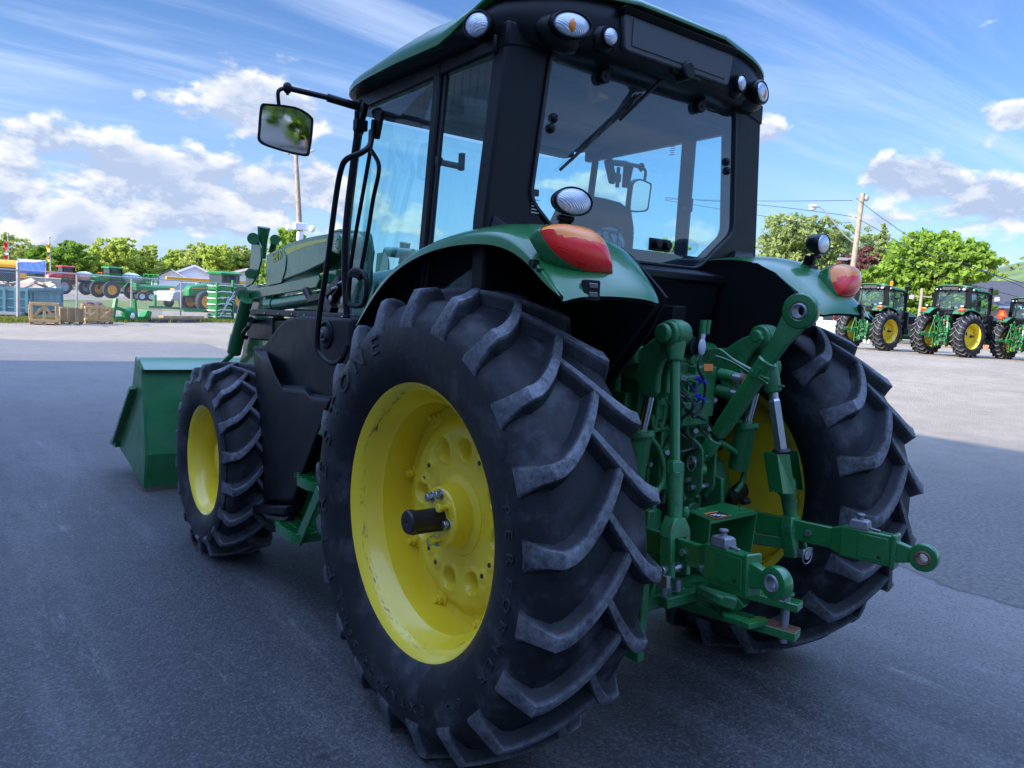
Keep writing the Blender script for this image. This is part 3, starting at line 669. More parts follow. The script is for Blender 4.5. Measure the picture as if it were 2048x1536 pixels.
    g = MB().loft([[(-.45, -.02, 1.875), (.45, -.02, 1.875), (.45, -.02, 1.80), (-.45, -.02, 1.80)], [(-.46, -.15, 1.850), (.46, -.15, 1.850), (.46, -.15, 1.810), (-.46, -.15, 1.810)]]); g.build('rear_ledge', M['black'], cab, bevel=.010, seg=3)
    for m in (False, True):
        # moulded corner between pillar foot, ledge and fender
        g = MB().loft([[(-.66, -.026, 1.99), (-.80, -.026, 1.99), (-.83, -.026, 1.90), (-.46, -.026, 1.86)], [(-.56, -.10, 1.92), (-.70, -.11, 1.91), (-.70, -.12, 1.84), (-.46, -.12, 1.835)], [(-.50, -.17, 1.84), (-.60, -.17, 1.84), (-.60, -.16, 1.78), (-.44, -.15, 1.79)], [(-.49, -.13, 1.60), (-.58, -.13, 1.60), (-.58, -.10, 1.56), (-.44, -.10, 1.58)]])
        ms(g, m).build('corner_moulding', M['blackgloss'] if False else M['black'], cab, bevel=.012, seg=3, ang=50)
        g = MB(); g.bar((-.455, -.19, 1.768), (-.575, -.20, 1.758), .075, .022); g.ell((-.575, -.2, 1.757), (.035, .04, .013), 14, 8); g.bar((-.48, -.235, 1.765), (-.57, -.24, 1.757), .018, .03)
        ms(g, m).build('hose_clip', M['black'], cab, bevel=.004)
    return cab

def build_roof(root):
    N = 72
    def outline(s, zf):
        out = []
        for k in range(N):
            t = 2*PI*k/N; c, s_ = math.cos(t), math.sin(t)
            x = math.copysign(abs(c)**(2/4.0), c)*.885*s; y = .625+math.copysign(abs(s_)**(2/4.0), s_)*.785*(s if s > .5 else s)
            out.append((x, y, zf(x, y)))
        return out
    H = lambda y: .255-.150*smooth01((y+.02)/1.0)
    base = lambda y: 2.628-.018*smooth01((y-.5)/.9)
    g = MB().loft([outline(s, lambda x, y, f=f: base(y)+H(y)*(1-(.20+.14*smooth01((y-.02)/.12))*smooth01((abs(x)-.42)/.42)*smooth01((f-.1)/.4))*min(f, .80-.66*smooth01((y-.03)/.30))) for s, f in ((.0, .05), (.80, .05), (.885, -.02), (.955, .03), (.988, .16), (.998, .36), (.992, .60), (.975, .80), (.90, .82))], True, False)
    roof = g.build('roof', M['black'], root, ang=50)
    gf = lambda y: .80-.68*smooth01((y-.03)/.30)
    rows = []
    for s, a in ((.975, 0), (1.004, 0.02), (1.006, .22), (.992, .50), (.955, .74), (.89, .89), (.78, .98), (.60, 1.04), (.35, 1.08), (0, 1.09)):
        rows.append(outline(s, lambda x, y, a=a: base(y)+H(y)*(1-(.20+.14*smooth01((y-.02)/.12))*smooth01((abs(x)-.42)/.42)*(.25+.75*smooth01((.62-y)/.45)))*(gf(y)+(1.0-gf(y))*a if a <= 1 else a)))
    # slight saddle step in the middle of the rear edge
    g = MB().loft(rows, True, False)
    def step(q):
        if q[1] < .2: return q+np.array([0, -.018*smooth01((.36-abs(q[0]))/.05)*smooth01((.2-q[1])/.2), .014*smooth01((.40-abs(q[0]))/.05)*smooth01((.2-q[1])/.25)])
        return q
    g.xf(step); g.build('roof_cap', M['green'], roof, ang=60)
    g = MB().prism(round_poly([(-.338, -.17, 2.803), (.338, -.17, 2.803), (.322, -.17, 2.668), (-.322, -.17, 2.668)], .02), (0, .14, 0)); pl = g.build('plate_holder', M['grey'], roof, bevel=.006)
    g = MB(); g.bx(-.29, .29, -.1745, -.168, 2.690, 2.790); g.build('plate_face', M['grey'], pl, bevel=.002)
    g = MB().prism([(-.352, -.195, 2.822), (.352, -.195, 2.822), (.345, -.165, 2.80), (-.345, -.165, 2.80)], (0, .10, .01)); g.build('visor', M['black'], pl, bevel=.005)
    def lamp(name, c, rx, rz, yaw, m, amber=False, deep=.05, pitch=0):
        R = np.array(Matrix.Rotation(yaw, 3, 'Z') @ Matrix.Rotation(pitch, 3, 'X'))
        h = MB(); o = lambda k, d: [np.array(c)+R @ np.array([rx*k*math.cos(t), d, rz*k*math.sin(t)]) for t in np.linspace(0, 2*PI, 33)[:-1]]
        h.loft([o(.95, deep), o(1.22, deep*.3), o(1.20, -.004), o(1.10, -.010), o(1.03, -.006), o(1.0, .004)], True, False)
        hs = ms(h, m).build(name, M['black'], roof, ang=50)
        l = MB().loft([o(1.02, .003), o(1.0, -.004), o(.85, -.011), o(.6, -.016), o(.3, -.019), o(.001, -.020)], True, False); ms(l, m).build('lens', M['clear'], hs, ang=180)
        if amber: a = MB(); a.ell(np.array(c)+R @ np.array([0, -.010, -rz*.1]), (rx*.30, .013, rz*.62), 16, 10); ms(a, m).build('bulb', M['amber'], hs)
        return hs
    for m in (False, True):
        lamp('indicator_lamp', (-.585, -.150, 2.699), .072, .043, -.30, m, True)
        lamp('roof_work_lamp', (-.405, -.168, 2.697), .033, .033, -.10, m)
        lamp('side_work_lamp', (-.843, .085, 2.688), .050, .045, -1.12, m)
        g = MB().ell((-.57, -.075, 2.69), (.12, .055, .072), 20, 12); g.ell((-.41, -.125, 2.695), (.06, .04, .055), 16, 10); ms(g, m).build('lamp_surround', M['black'], roof)
    # wiper
    g = MB(); g.lathe([(0, 0), (0, .036), (-.05, .040), (-.07, .040)], (.045, -.185, 2.672), (0, -1, 0), n=24); g.bx(-.03, .15, -.16, -.05, 2.652, 2.700); g.cyl((.045, -.175, 2.690), (.045, -.10, 2.690), .016, 14); wp = g.build('wiper', M['black'], roof, bevel=.008)
    a = P(1335, 148, y=-.10); b = P(1240, 240, y=-.05); c_ = P(1120, 340, y=-.035); d_ = P(1282, 190, y=-.035)
    g = MB().bar(a, b, .022, .014, w2=.010, h2=.008); g.bar(P(1300, 180, y=-.075), b, .014, .01); g.build('wiper_arm', M['black'], wp, bevel=.002, seg=1)
    g = MB().bar(d_, c_, .012, .018, w2=.007, h2=.010)
    for k in range(5): q = d_+(c_-d_)*(.12+.17*k); g.bar(q+np.array([0, -.008, .004]), q+(c_-d_)*.09+np.array([0, -.012, 0]), .006, .004)
    g.build('wiper_blade', M['hose'], wp)
    return roof

def build_fenders(root):
    for m in (False, True):
        f = ms(fender_mb(), m).build('fender', M['green'], root, ang=75, sub=2)
        ln = fender_mb(.012); ms(ln, m).build('fender_liner', M['blackmatt'], f, ang=75, sub=1)
        # inner wall between fender and cab
        pts = [(-.455, y, zz-.012) for y, zz in FEN_T[:12]]+[(-.455, -.53, 1.60), (-.455, -.28, 1.30), (-.455, -.20, 1.05), (-.455, .45, 1.05), (-.455, .72, 1.25)]
        ms(MB().prism(pts, (.012, 0, 0)), m).build('inner_wing', M['blackmatt'], f)
        g = MB().prism([(-.50, -.60, 1.705), (-.50, -.26, 1.30), (-.46, -.20, 1.30), (-.46, -.59, 1.705)], (.0, .03, .0)); ms(g, m).build('wing_edge', M['blackmatt'], f)
        # tail light
        n = unit((-.04, -.88, .47)); p0 = np.array((-.800, -.500, 1.850))+n*.016
        px = [(1077, 462), (1083, 455), (1095, 451), (1120, 451), (1150, 456), (1177, 465), (1198, 481), (1211, 500), (1219, 522), (1223, 543), (1219, 547), (1190, 546), (1160, 540), (1130, 526), (1108, 508), (1090, 486)]
        ol = smooth_path([PL(*q, p0, n) for q in px]+[PL(*px[0], p0, n)], 3)[:-1]; nn = len(ol)
        rings = dome(ol, n, .062, 9, .6)
        rings = [[q-n*.05 for q in ol]]+rings
        # colour split: the amber part is the upper strip
        cut0 = PL(1092, 452, p0, n); ca = [PL(*q, p0, n) for q in ((1086, 462), (1104, 482), (1135, 492), (1170, 499), (1205, 504), (1216, 516))]
        def is_amber(q):
            d = n; qq = np.array(q); dv = qq-CAM; pxx = np.array([dv @ CR, dv @ CU]) if False else None
            s_ = unit(np.cross(n, (0, 0, 1))); t_ = np.cross(s_, n); a = (qq-cut0) @ s_; b = (qq-cut0) @ t_
            la = [((c-cut0) @ s_, (c-cut0) @ t_) for c in ca]; la.sort()
            return b > np.interp(a, [l[0] for l in la], [l[1] for l in la])-.006 and a > la[0][0]-.0 and a < la[-1][0]+.02
        for nm, mt, want in (('tail_light', M['red'], False), ('turn_signal', M['amber'], True)):
            g = MB(); g.v = [tuple(q) for r in rings for q in r]
            for k in range(len(rings)-1):
                for i in range(nn):
                    fc = (k*nn+i, k*nn+(i+1) % nn, (k+1)*nn+(i+1) % nn, (k+1)*nn+i); c0 = sum(np.array(g.v[j]) for j in fc)/4
                    if is_amber(c0) == want: g.f.append(fc)
            used = sorted({j for fc in g.f for j in fc}); mp = {j: i for i, j in enumerate(used)}
            g.v = [g.v[j] for j in used]; g.f = [tuple(mp[j] for j in fc) for fc in g.f]
            ob = ms(g, m).build(nm, mt, f if not want else tl, ang=60)
            if not want: tl = ob
        g = MB().loft([[q*1+(q-p0)*.05-n*.045 for q in ol], [q+(q-p0)*.035-n*.000 for q in ol], [q+(q-p0)*.0+n*.006 for q in ol], [q-(q-p0)*.03-n*.004 for q in ol]], True, False)
        ms(g, m).build('light_bezel', M['green'], f, ang=60)
        # socket panel with two switches
        c = np.array((-.822, -.606, 1.722)); g = MB()
        nb = unit((-.25, -1, .10)); sdv = unit(np.cross((0, 0, 1), nb)); upv = np.cross(nb, sdv)
        pr = lambda a, b, d: c+sdv*a+upv*b+nb*d
        g.loft([[pr(a, b, -.01) for a, b in round_poly([(-.030, -.030), (.026, -.032), (.028, .034), (-.034, .034)], .008)], [pr(a, b, .008) for a, b in round_poly([(-.030, -.030), (.026, -.032), (.028, .034), (-.034, .034)], .008)]])
        sp = ms(g, m).build('switch_panel', M['black'], f, bevel=.002)
        for b0 in (.015, -.013):
            g = MB().loft([[pr(a, b, .004) for a, b in ((-.018, b0-.010), (.018, b0-.010), (.018, b0+.010), (-.018, b0+.010))], [pr(a, b, .013) for a, b in ((-.015, b0-.008), (.015, b0-.008), (.015, b0+.008), (-.015, b0+.008))]]); ms(g, m).build('switch', M['blackgloss'], sp, bevel=.002)
        g = MB(); q = P(1064, 527, x=-.955); g.cyl(q+np.array([.02, 0, 0]), q+np.array([-.004, 0, 0]), .014, 18); q = P(1076, 540, x=-.955); g.cyl(q+np.array([.02, 0, 0]), q+np.array([-.003, 0, 0]), .006, 12); ms(g, m).build('side_socket', M['black'], f)
        # work lamp on a bracket above the light
        c = np.array((-.760, -.418, 2.020)); R = np.array(Matrix.Rotation(-.18, 3, 'Z') @ Matrix.Rotation(.05, 3, 'Y'))
        o = lambda k, d, kz=1: [c+R @ np.array([.066*k*math.cos(t), d, .042*k*kz*math.sin(t)]) for t in np.linspace(0, 2*PI, 33)[:-1]]
        g = MB().loft([o(.001, .060), o(.5, .060), o(.82, .052), o(1.0, .036), o(1.10, .012), o(1.15, -.010), o(1.10, -.014), o(1.02, -.008)], True, False); wl = ms(g, m).build('fender_work_lamp', M['black'], f, ang=60)
        g = MB().loft([o(1.04, -.008), o(.95, -.014), o(.6, -.020), o(.3, -.023), o(.001, -.024)], True, False); ms(g, m).build('lens', M['clear'], wl, ang=180)
        g = MB(); g.bar(c+np.array([-.0, .03, -.045]), (-.775, -.365, 1.900), .035, .012, up=(0, 1, 0)); g.bar(c+np.array([.018, .04, -.055]), (-.745, -.36, 1.905), .008, .05, up=(0, 1, 0)); g.cyl(c+np.array([-.04, .025, -.055]), c+np.array([.03, .025, -.055]), .010, 10); g.box((-.765, -.365, 1.915), (.07, .05, .018))
        ms(g, m).build('lamp_bracket', M['black'], wl, bevel=.003, seg=1)

def build_chassis(root, far=False):
    g = MB(); g.bx(-.23, .23, -.16, 1.5, .62, 1.28); g.bx(-.17, .17, 1.4, 3.0, .62, 1.15); g.bx(-.26, .26, -.20, .30, .70, 1.42)
    g.lathe([(-.62, .0), (-.62, .15), (-.58, .15), (-.52, .115), (-.28, .15), (.28, .15), (.52, .115), (.58, .15), (.62, .15), (.62, 0)], (0, 0, .851), (1, 0, 0), n=32)
    ch = g.build('chassis', M['greencast'], root, bevel=.02)
    g = MB(); g.bar((-.70, 2.525, .60), (.70, 2.525, .60), .16, .15); g.ell((-.68, 2.525, .59), (.14, .15, .15)); g.ell((.68, 2.525, .59), (.14, .15, .15)); g.bx(-.2, .2, 2.3, 3.1, .62, .95); g.cyl((-.6, 2.36, .62), (.6, 2.36, .62), .035, 12)
    g.build('front_axle', M['greencast'], root, bevel=.02)
    rows = []
    for y, zt, w_ in ((1.42, 1.86, .36), (1.7, 1.85, .37), (2.3, 1.80, .36), (2.9, 1.70, .34), (3.15, 1.60, .31), (3.24, 1.42, .28)):
        rows.append([(p[0], y, p[1]) for p in round_poly([(-w_, 1.10), (w_, 1.10), (w_, zt-.10), (w_*.6, zt), (-w_*.6, zt), (-w_, zt-.10)], .07)])
    hd = MB().loft(rows); hd.build('hood', M['green'], root, ang=50)
    g = MB()
    for s in (-1, 1): g.bx(s*.355, s*.372, 1.9, 2.9, 1.20, 1.55)
    g.build('hood_grille', M['blackmatt'], root, bevel=.01)
def build_left_side(root):
    """fuel tank, toolbox, steps, rails and mirror on the left of the cab"""
    X = -.945
    def Q(px, py, x=X): return P(px, py, x=x)
    lo = [Q(*q) for q in ((508, 700), (534, 702), (546, 742), (562, 770), (612, 772), (626, 787), (690, 792), (690, 1000), (600, 1016), (527, 1010), (519, 1000))]
    lo1 = [Q(*q) for q in ((527, 718), (540, 722), (552, 752), (566, 778), (610, 781), (622, 797), (660, 800), (642, 850), (602, 955), (586, 1000), (570, 1001), (542, 998), (533, 985))]; lo2 = [Q(*q, x=X+.055) for q in ((508, 700), (534, 702), (546, 742), (562, 770), (612, 772), (626, 787), (668, 792), (650, 850), (612, 960), (598, 1014), (570, 1015), (527, 1010), (519, 1000))]
    g = MB().loft([lo1, lo2, [q+np.array([.30, 0, 0]) for q in lo2]]); tk = g.build('fuel_tank', M['tankplastic'], root, bevel=.028, seg=4, ang=50)
    X2 = -.885
    up = [Q(*q, x=X2) for q in ((503, 692), (527, 690), (552, 655), (572, 636), (598, 632), (700, 637), (700, 800), (540, 800), (510, 760))]
    MB().prism(up, (.30, 0, 0)).build('upper_tank', M['tankplastic'], tk, bevel=.02, seg=4, ang=50)
    c = Q(652, 669, x=X2-.002)
    g = MB(); g.lathe([(0, .072), (-.006, .070), (-.010, .06), (-.004, .056), (.004, .052)], c, (1, 0, 0), n=32); g.build('filler_recess', M['tankplastic'], tk)
    g = MB(); g.lathe([(.01, .040), (-.018, .038), (-.022, .034), (-.022, .022), (-.03, .018), (-.034, 0)], c, (1, 0, 0), n=28); cp = g.build('filler_cap', M['grey'], tk)
    g = MB(); g.bar(Q(515, 1018), Q(580, 1020), .06, .05); g.tube(smooth_path([Q(530, 1018), Q(545, 1035), Q(580, 1040)]), .03, 10); g.build('tank_strap', M['black'], tk, bevel=.01)
    # toolbox behind the mast foot
    bxp = [Q(*q, x=-.80) for q in ((497, 636), (545, 636), (545, 682), (500, 678), (493, 672))]
    g = MB().prism(bxp, (.30, 0, 0)); g.join(MB().prism([Q(*q, x=-.79) for q in ((500, 640), (695, 640), (695, 690), (500, 680))], (.25, 0, 0)))
    tb = g.build('toolbox', M['black'], root, bevel=.008, seg=2)
    lid = MB().prism([Q(*q, x=-.815) for q in ((498, 618), (517, 618), (634, 624), (694, 629), (694, 640), (634, 637), (517, 630), (500, 631))], (.34, 0, 0)); lid.build('lid', M['black'], tb, bevel=.006)
    g = MB()
    for q in ((529, 627), (556, 628), (583, 629), (608, 631), (684, 634)): g.ell(Q(*q, x=-.818), (.004, .006, .006), 8, 6)
    g.build('rivets', M['steel'], tb)
    g = MB().tube(smooth_path([Q(501, 640, x=-.84), Q(497, 653, x=-.88), Q(488, 664, x=-.88), Q(486, 672, x=-.87), Q(495, 676, x=-.84)], 5), .013, 8); g.cyl(Q(501, 640, x=-.80), Q(501, 640, x=-.86), .022, 14); g.build('handle', M['black'], tb)
    # steps
    st = empty('steps', parent=root)
    g = MB().prism([Q(*q, x=-.865) for q in ((632, 868), (655, 835), (672, 800), (668, 1000), (650, 1070), (560, 1062), (566, 1042), (600, 950))], (.012, 0, 0)); g.join(MB().bar(Q(640, 980, x=-.98), Q(597, 1083, x=-.98), .014, .06, up=(0, 1, 0))); g.build('step_side', M['green'], st, bevel=.003)
    for (cpx, cpy, y0, y1, zz, x0) in ((0, 0, 1.22, 1.56, .452, -1.02), (0, 0, 1.12, 1.40, .735, -.98), (0, 0, 1.05, 1.36, 1.02, -.94)):
        g = MB(); out = round_poly([(x0+.26, y1), (x0+.07, y1), (x0, y1-.07), (x0, y0+.05), (x0+.03, y0), (x0+.26, y0)], .05)
        g.loft([[(a, b, zz-.045) for a, b in out], [(a, b, zz) for a, b in out], [(x0+.13+(a-x0-.13)*.86, (y0+y1)/2+(b-(y0+y1)/2)*.9, zz) for a, b in out], [(x0+.13+(a-x0-.13)*.86, (y0+y1)/2+(b-(y0+y1)/2)*.9, zz-.045) for a, b in out]], True, False)
        tr = g.build('step_rim', M['green'], st, ang=40)
        g = MB()
        for k in range(1, 6): yy = y0+(y1-y0)*k/6; g.bx(x0+.01, x0+.25, yy-.003, yy+.003, zz-.02, zz+.006)
        for k in range(1, 4): xx = x0+.26*k/4; g.bx(xx-.003, xx+.003, y0+.01, y1-.01, zz-.02, zz+.003)
        g.build('step_grating', M['green'], tr)
    # rails
    g = MB().tube(smooth_path([Q(743, 262, x=-.84), Q(740, 290, x=-.86), Q(722, 306, x=-.90), Q(694, 318, x=-.94), Q(682, 340, x=-.95), Q(671, 400, x=-.95), Q(653, 540, x=-.95), Q(640, 620, x=-.95), Q(634, 690, x=-.95), Q(644, 712, x=-.94), Q(664, 726, x=-.93), Q(684, 718, x=-.92), Q(694, 690, x=-.90)], 6), .0135, 10); g.build('handrail', M['black'], root)
    g = MB().tube(smooth_path([Q(747, 240, x=-.83), Q(741, 298, x=-.84), Q(727, 380, x=-.84), Q(706, 500, x=-.84), Q(692, 610, x=-.83)], 5), .010, 8); g.tube(smooth_path([Q(742, 300, x=-.84), Q(756, 324, x=-.83), Q(757, 348, x=-.83), Q(746, 400, x=-.83), Q(735, 470, x=-.83), Q(718, 560, x=-.83)], 5), .010, 8); g.build('door_rail', M['black'], root)
    build_mirror(root, False)

def build_mirror(root, m):
    n = unit((-.235, -.965, -.100)); p0 = np.array((-1.11, 1.10, 2.40)); pts = [PL(*q, p0, n) for q in ((527, 206), (590, 213), (623, 232), (627, 250), (621, 300), (610, 313), (545, 297), (517, 283), (516, 260), (520, 214))]
    o = smooth_path(pts+[pts[0]], 3)[:-1]; c = sum(o)/len(o)
    g = MB().loft([[c+(q-c)*.8-n*.045 for q in o], [c+(q-c)*.97-n*.030 for q in o], [q-n*.005 for q in o], [c+(q-c)*.99+n*.004 for q in o], [c+(q-c)*.90+n*.003 for q in o], [c+(q-c)*.88-n*.006 for q in o]], True, True, True)
    mr = ms(g, m).build('mirror', M['black'], root, ang=50)
    ms(MB().add([c+(q-c)*.895+n*.001 for q in o], [tuple(range(len(o)))]), m).build('mirror_glass', M['mirror'], mr, flat=True, recalc=False)
    g = MB().tube(smooth_path([P(558, 212, y=1.12), P(556, 186, y=1.12), P(563, 178, y=1.12), P(576, 176, y=1.12)], 4), .009, 8)
    g.tube([P(575, 176, y=1.12), P(660, 196, y=1.08)], .013, 10); g.tube([P(655, 195, y=1.08), P(718, 214, y=1.06)], .019, 10); g.ell(P(575, 176, y=1.12), (.022, .022, .026), 8, 6)
    g.cyl(P(575, 190, y=1.12), P(575, 168, y=1.12), .007, 8); ms(g, m).build('mirror_arm', M['black'], mr)
    g = MB(); g.bar(P(728, 210, y=1.06), P(716, 262, y=1.04), .03, .05, up=(0, 1, 0)); g.bar(P(716, 262, y=1.04), P(727, 262, y=1.03), .03, .03); g.bx(-.87, -.81, 1.00, 1.04, 2.43, 2.48); g.cyl((-.86, 1.02, 2.40), (-.86, 1.02, 2.52), .012, 10); g.bar(P(760, 222, x=-.81), P(752, 278, x=-.815), .02, .07, up=(0, 1, 0), w2=.02, h2=.045); ms(g, m).build('mirror_bracket', M['black'], mr, bevel=.004)
    return mr

def build_loader(root):
    def Q(X, Y, x): return P(480+X*.18229, 440+Y*.18229, x=x)
    ld = empty('front_loader', parent=root)
    for m in (False, True):
        xm, xa = -.52, -.60
        # mast
        pts = [Q(*q, xm) for q in ((1020, 115), (1090, 96), (1168, 100), (1192, 130), (1225, 330), (1205, 480), (1195, 1120), (1010, 1120), (930, 800), (935, 560), (1010, 480), (960, 300))]
        g = MB().prism(pts, (.02, 0, 0)); g.join(MB().prism([q+np.array([.13, 0, 0]) for q in pts], (.02, 0, 0))); g.join(MB().prism([Q(*q, xm) for q in ((1030, 120), (1175, 104), (1180, 125), (1030, 145))], (.15, 0, 0)))
        ma = ms(g, m).build('loader_mast', M['green'], ld, bevel=.004)
        # upper arm with the stripe
        arm = [Q(*q, xa) for q in ((285, 480), (292, 382), (400, 322), (550, 247), (700, 198), (850, 168), (960, 150), (1075, 165), (1110, 210), (1125, 300), (1080, 385), (1000, 350), (915, 480), (700, 580), (480, 662), (300, 722), (282, 620))]
        g = MB().prism(arm, (.11, 0, 0)); am = ms(g, m).build('loader_arm', M['green'], ld, bevel=.010, seg=3)
        if not m or True:
            stp = [Q(*q, xa-.0015) for q in ((485, 322), (600, 278), (720, 245), (850, 218), (955, 202), (950, 236), (850, 255), (720, 290), (600, 340), (508, 386))]
            ms(MB().prism(stp, (.002, 0, 0)), m).build('yellow_stripe', M['decal_y'], am)
        br = [Q(*q, xa-.006) for q in ((470, 322), (500, 390), (506, 430), (492, 560), (450, 690), (300, 722), (282, 600), (290, 385), (400, 322))]
        ms(MB().prism(br, (.008, 0, 0)), m).build('arm_gusset', M['green'], am, bevel=.003)
        g = MB().lathe([(-.0, .0), (-.0, .040), (.004, .052), (.05, .058), (.11, .072), (.12, .072)], Q(1068, 262, xa-.055), (1, 0, 0), n=36)
        for k in range(9): a = k*.7; g.cyl(Q(1068, 262, xa-.058)+np.array([0, .026*math.cos(a), .026*math.sin(a)]), Q(1068, 262, xa-.05)+np.array([0, .026*math.cos(a), .026*math.sin(a)]), .0035, 6)
        ms(g, m).build('pivot_boss', M['green'], am, ang=40)
        g = MB().prism([Q(*q, xa+.0) for q in ((110, 765), (850, 605), (868, 660), (835, 745), (115, 870))], (.06, 0, 0)); ms(g, m).build('levelling_link', M['green'], ld, bevel=.006)
        g = MB().prism([Q(*q, xa+.02) for q in ((905, 560), (1052, 545), (1055, 665), (1000, 770), (930, 780))], (.04, 0, 0)); g.cyl(Q(970, 640, xa+.0), Q(970, 640, xa+.1), .03, 20); ms(g, m).build('link_bracket', M['green'], ld, bevel=.005)
        g = MB().tube([Q(400, 925, -.56), Q(900, 850, -.56)], .044, 24); g.tube([Q(330, 930, -.56), Q(400, 925, -.56)], .050, 20); lc = ms(g, m).build('lift_cylinder', M['green'], ld, ang=30)
        g = MB().lathe([(-.045, .0), (-.045, .028), (-.04, .046), (.04, .046), (.045, .028), (.045, 0)], Q(328, 925, -.56), (1, 0, 0), n=28); ms(g, m).build('cylinder_eye', M['green'], lc)
        # bell-crank at the knee
        for dx in (0, .10):
            g = MB().prism([Q(*q, xa-.02+dx) for q in ((125, 230), (190, 215), (225, 300), (228, 440), (190, 600), (130, 700), (60, 740), (60, 640), (105, 520))], (.014, 0, 0)); ms(g, m).build('bell_crank', M['green'], ld, bevel=.004)
        g = MB(); g.cyl(Q(145, 205, xa-.06), Q(145, 205, xa+.06), .040, 24); g.cyl(Q(385, 215, xa+.06), Q(385, 215, xa+.12), .034, 20); g.lathe([(-.05, 0), (-.05, .045), (.03, .034), (.05, .034)], Q(255, 160, xa+.04), (0, .2, -1), n=24); g.cyl(Q(255, 170, xa+.04), Q(235, 420, xa+.04), .032, 18); g.cyl(Q(385, 215, xa+.09), Q(350, 350, xa+.09), .022, 14)
        g.cyl(Q(35, 830, xa-.05), Q(35, 830, xa+.08), .042, 24); g.cyl(Q(110, 590, xa-.05), Q(110, 590, xa+.08), .034, 20)
        ms(g, m).build('knee_pins', M['green'], ld, ang=35)
        # lower arm towards the bucket and its cylinder
        k0, k1 = Q(190, 560, xa+.02), np.array((xa+.02, 4.10, .38))
        g = MB().prism([Q(300, 720, xa+.03), Q(80, 700, xa+.03), P(494, 610, x=xa+.03), P(484, 706, x=xa+.03), (xa+.03, 4.05, .42), (xa+.03, 4.17, .28), (xa+.03, 3.95, .26), P(535, 760, x=xa+.03), P(545, 690, x=xa+.03), P(548, 590, x=xa+.03)], (.08, 0, 0)); ms(g, m).build('lower_arm', M['green'], ld, bevel=.01, seg=2)
        g = MB().cyl(P(493, 600, x=xa-.04), P(475, 672, x=xa-.04), .044, 18); g.cyl(P(475, 672, x=xa-.04), P(468, 705, x=xa-.04), .050, 18); g.cyl(P(468, 705, x=xa-.04), (xa-.04, 4.16, .86), .022, 14); ms(g, m).build('bucket_cylinder', M['green'], ld)
        # coupler, hoses and lever
        g = MB(); g.bar(Q(985, 800, xa-.02), Q(1120, 660, xa-.02), .05, .05); g.bar(Q(1000, 900, xa-.01), Q(1140, 700, xa-.01), .05, .03); g.bar(Q(940, 860, xa-.03), Q(1030, 1010, xa-.03), .05, .06)
        hc = ms(g, m).build('hose_coupler', M['dark'], ld, bevel=.005)
        g = MB(); g.ell(Q(992, 865, xa-.05), (.01, .012, .02)); g.ell(Q(1122, 895, xa-.03), (.008, .02, .028)); g.cyl(Q(1015, 755, xa-.05), Q(1060, 735, xa-.05), .008, 8); g.cyl(Q(1085, 690, xa-.05), Q(1130, 672, xa-.05), .006, 8); ms(g, m).build('coupler_fittings', M['greycap'], hc)
        g = MB(); g.tube(smooth_path([Q(780, 880, xa-.02), Q(760, 830, xa-.02), Q(735, 780, xa-.02), Q(715, 755, xa-.02)], 3), [.018]*9+[.026], 8) if False else g.tube([Q(775, 890, xa-.02), Q(725, 765, xa-.02)], [.016, .024], 10)
        g.bar(Q(770, 870, xa-.02), Q(980, 820, xa-.02), .04, .035); ms(g, m).build('parking_stand', M['dark'], ld)
    # decals (left only where seen)
    so_ = P(0, 0, x=-.6)
    def sticker(px0, py0, px1, py1, x, name, mt):
        return MB().prism([P(*q, x=x) for q in ((px0, py0), (px1, py0+1), (px1, py1), (px0, py1+1))], (.0015, 0, 0)).build(name, mt, ld)
    sticker(687, 505, 699, 536, -.5225, 'warning_sticker', M['decal_w']); sticker(687, 504, 699, 509, -.524, 'warning_sticker', M['decal_o']); sticker(687, 527, 698, 535, -.524, 'warning_sticker', M['decal_k'])
    sticker(678, 612, 688, 627, -.5225, 'warning_sticker', M['decal_w']); sticker(678, 611, 688, 616, -.524, 'warning_sticker', M['decal_o'])
    g = MB()
    for q in ((1040, 466), (1115, 466), (1038, 520), (1118, 558), (1108, 132), (1150, 132)): g.cyl(Q(*q, -.520), Q(*q, -.5225), .0035, 8)
    for q in ((1062, 515), (1100, 512)): g.tube([Q(*q, -.5225)+np.array([0, .011*math.cos(t), .013*math.sin(t)]) for t in np.linspace(0, 2*PI, 17)[:-1]], .002, 6, closed=True)
    g.build('mast_holes', M['decal_k'], ld)
    # model lettering on the arm
    a, b = Q(352, 425, -.6085), Q(462, 375, -.6085); ux = unit(b-a); uz = unit(np.cross(np.array((-1., 0, 0)), ux)); uz = uz if uz[2] > 0 else -uz
    cxy = (a+b)/2; sz = np.linalg.norm(b-a)/2.35
    textmesh('620 R', sz, lambda q: cxy+ux*q[0]+uz*q[1]*1.25+np.array((-1., 0, 0))*q[2], 'arm_lettering', M['decal_y'], ld, extrude=.001)
    # bucket
    def W(X, Y, x=-1.05): return P(220+X*.32552, 640+Y*.32552, x=x)
    side = [W(*q) for q in ((155, 225), (190, 300), (205, 560), (216, 830), (206, 1032), (130, 900), (45, 765), (75, 640), (130, 430), (140, 380))]
    g = MB()
    for x in (-1.05, 1.03): g.prism([np.array([x, q[1], q[2]]) for q in side], (.02, 0, 0))
    pr = [W(155, 225), W(165, 238), W(190, 300), W(204, 560), W(216, 830), W(206, 1028), W(45, 765)]
    for i in range(1, len(pr)-1):
        a, b = pr[i], pr[i+1]; g.prism([(-1.03, a[1], a[2]), (-1.03, b[1], b[2]), (-1.03, b[1]+.012, b[2]+.012), (-1.03, a[1]+.012, a[2]+.012)], (2.06, 0, 0))
    bk = g.build('bucket', M['bucket'], ld, bevel=.003)
    a, b = W(163, 236), W(192, 300)
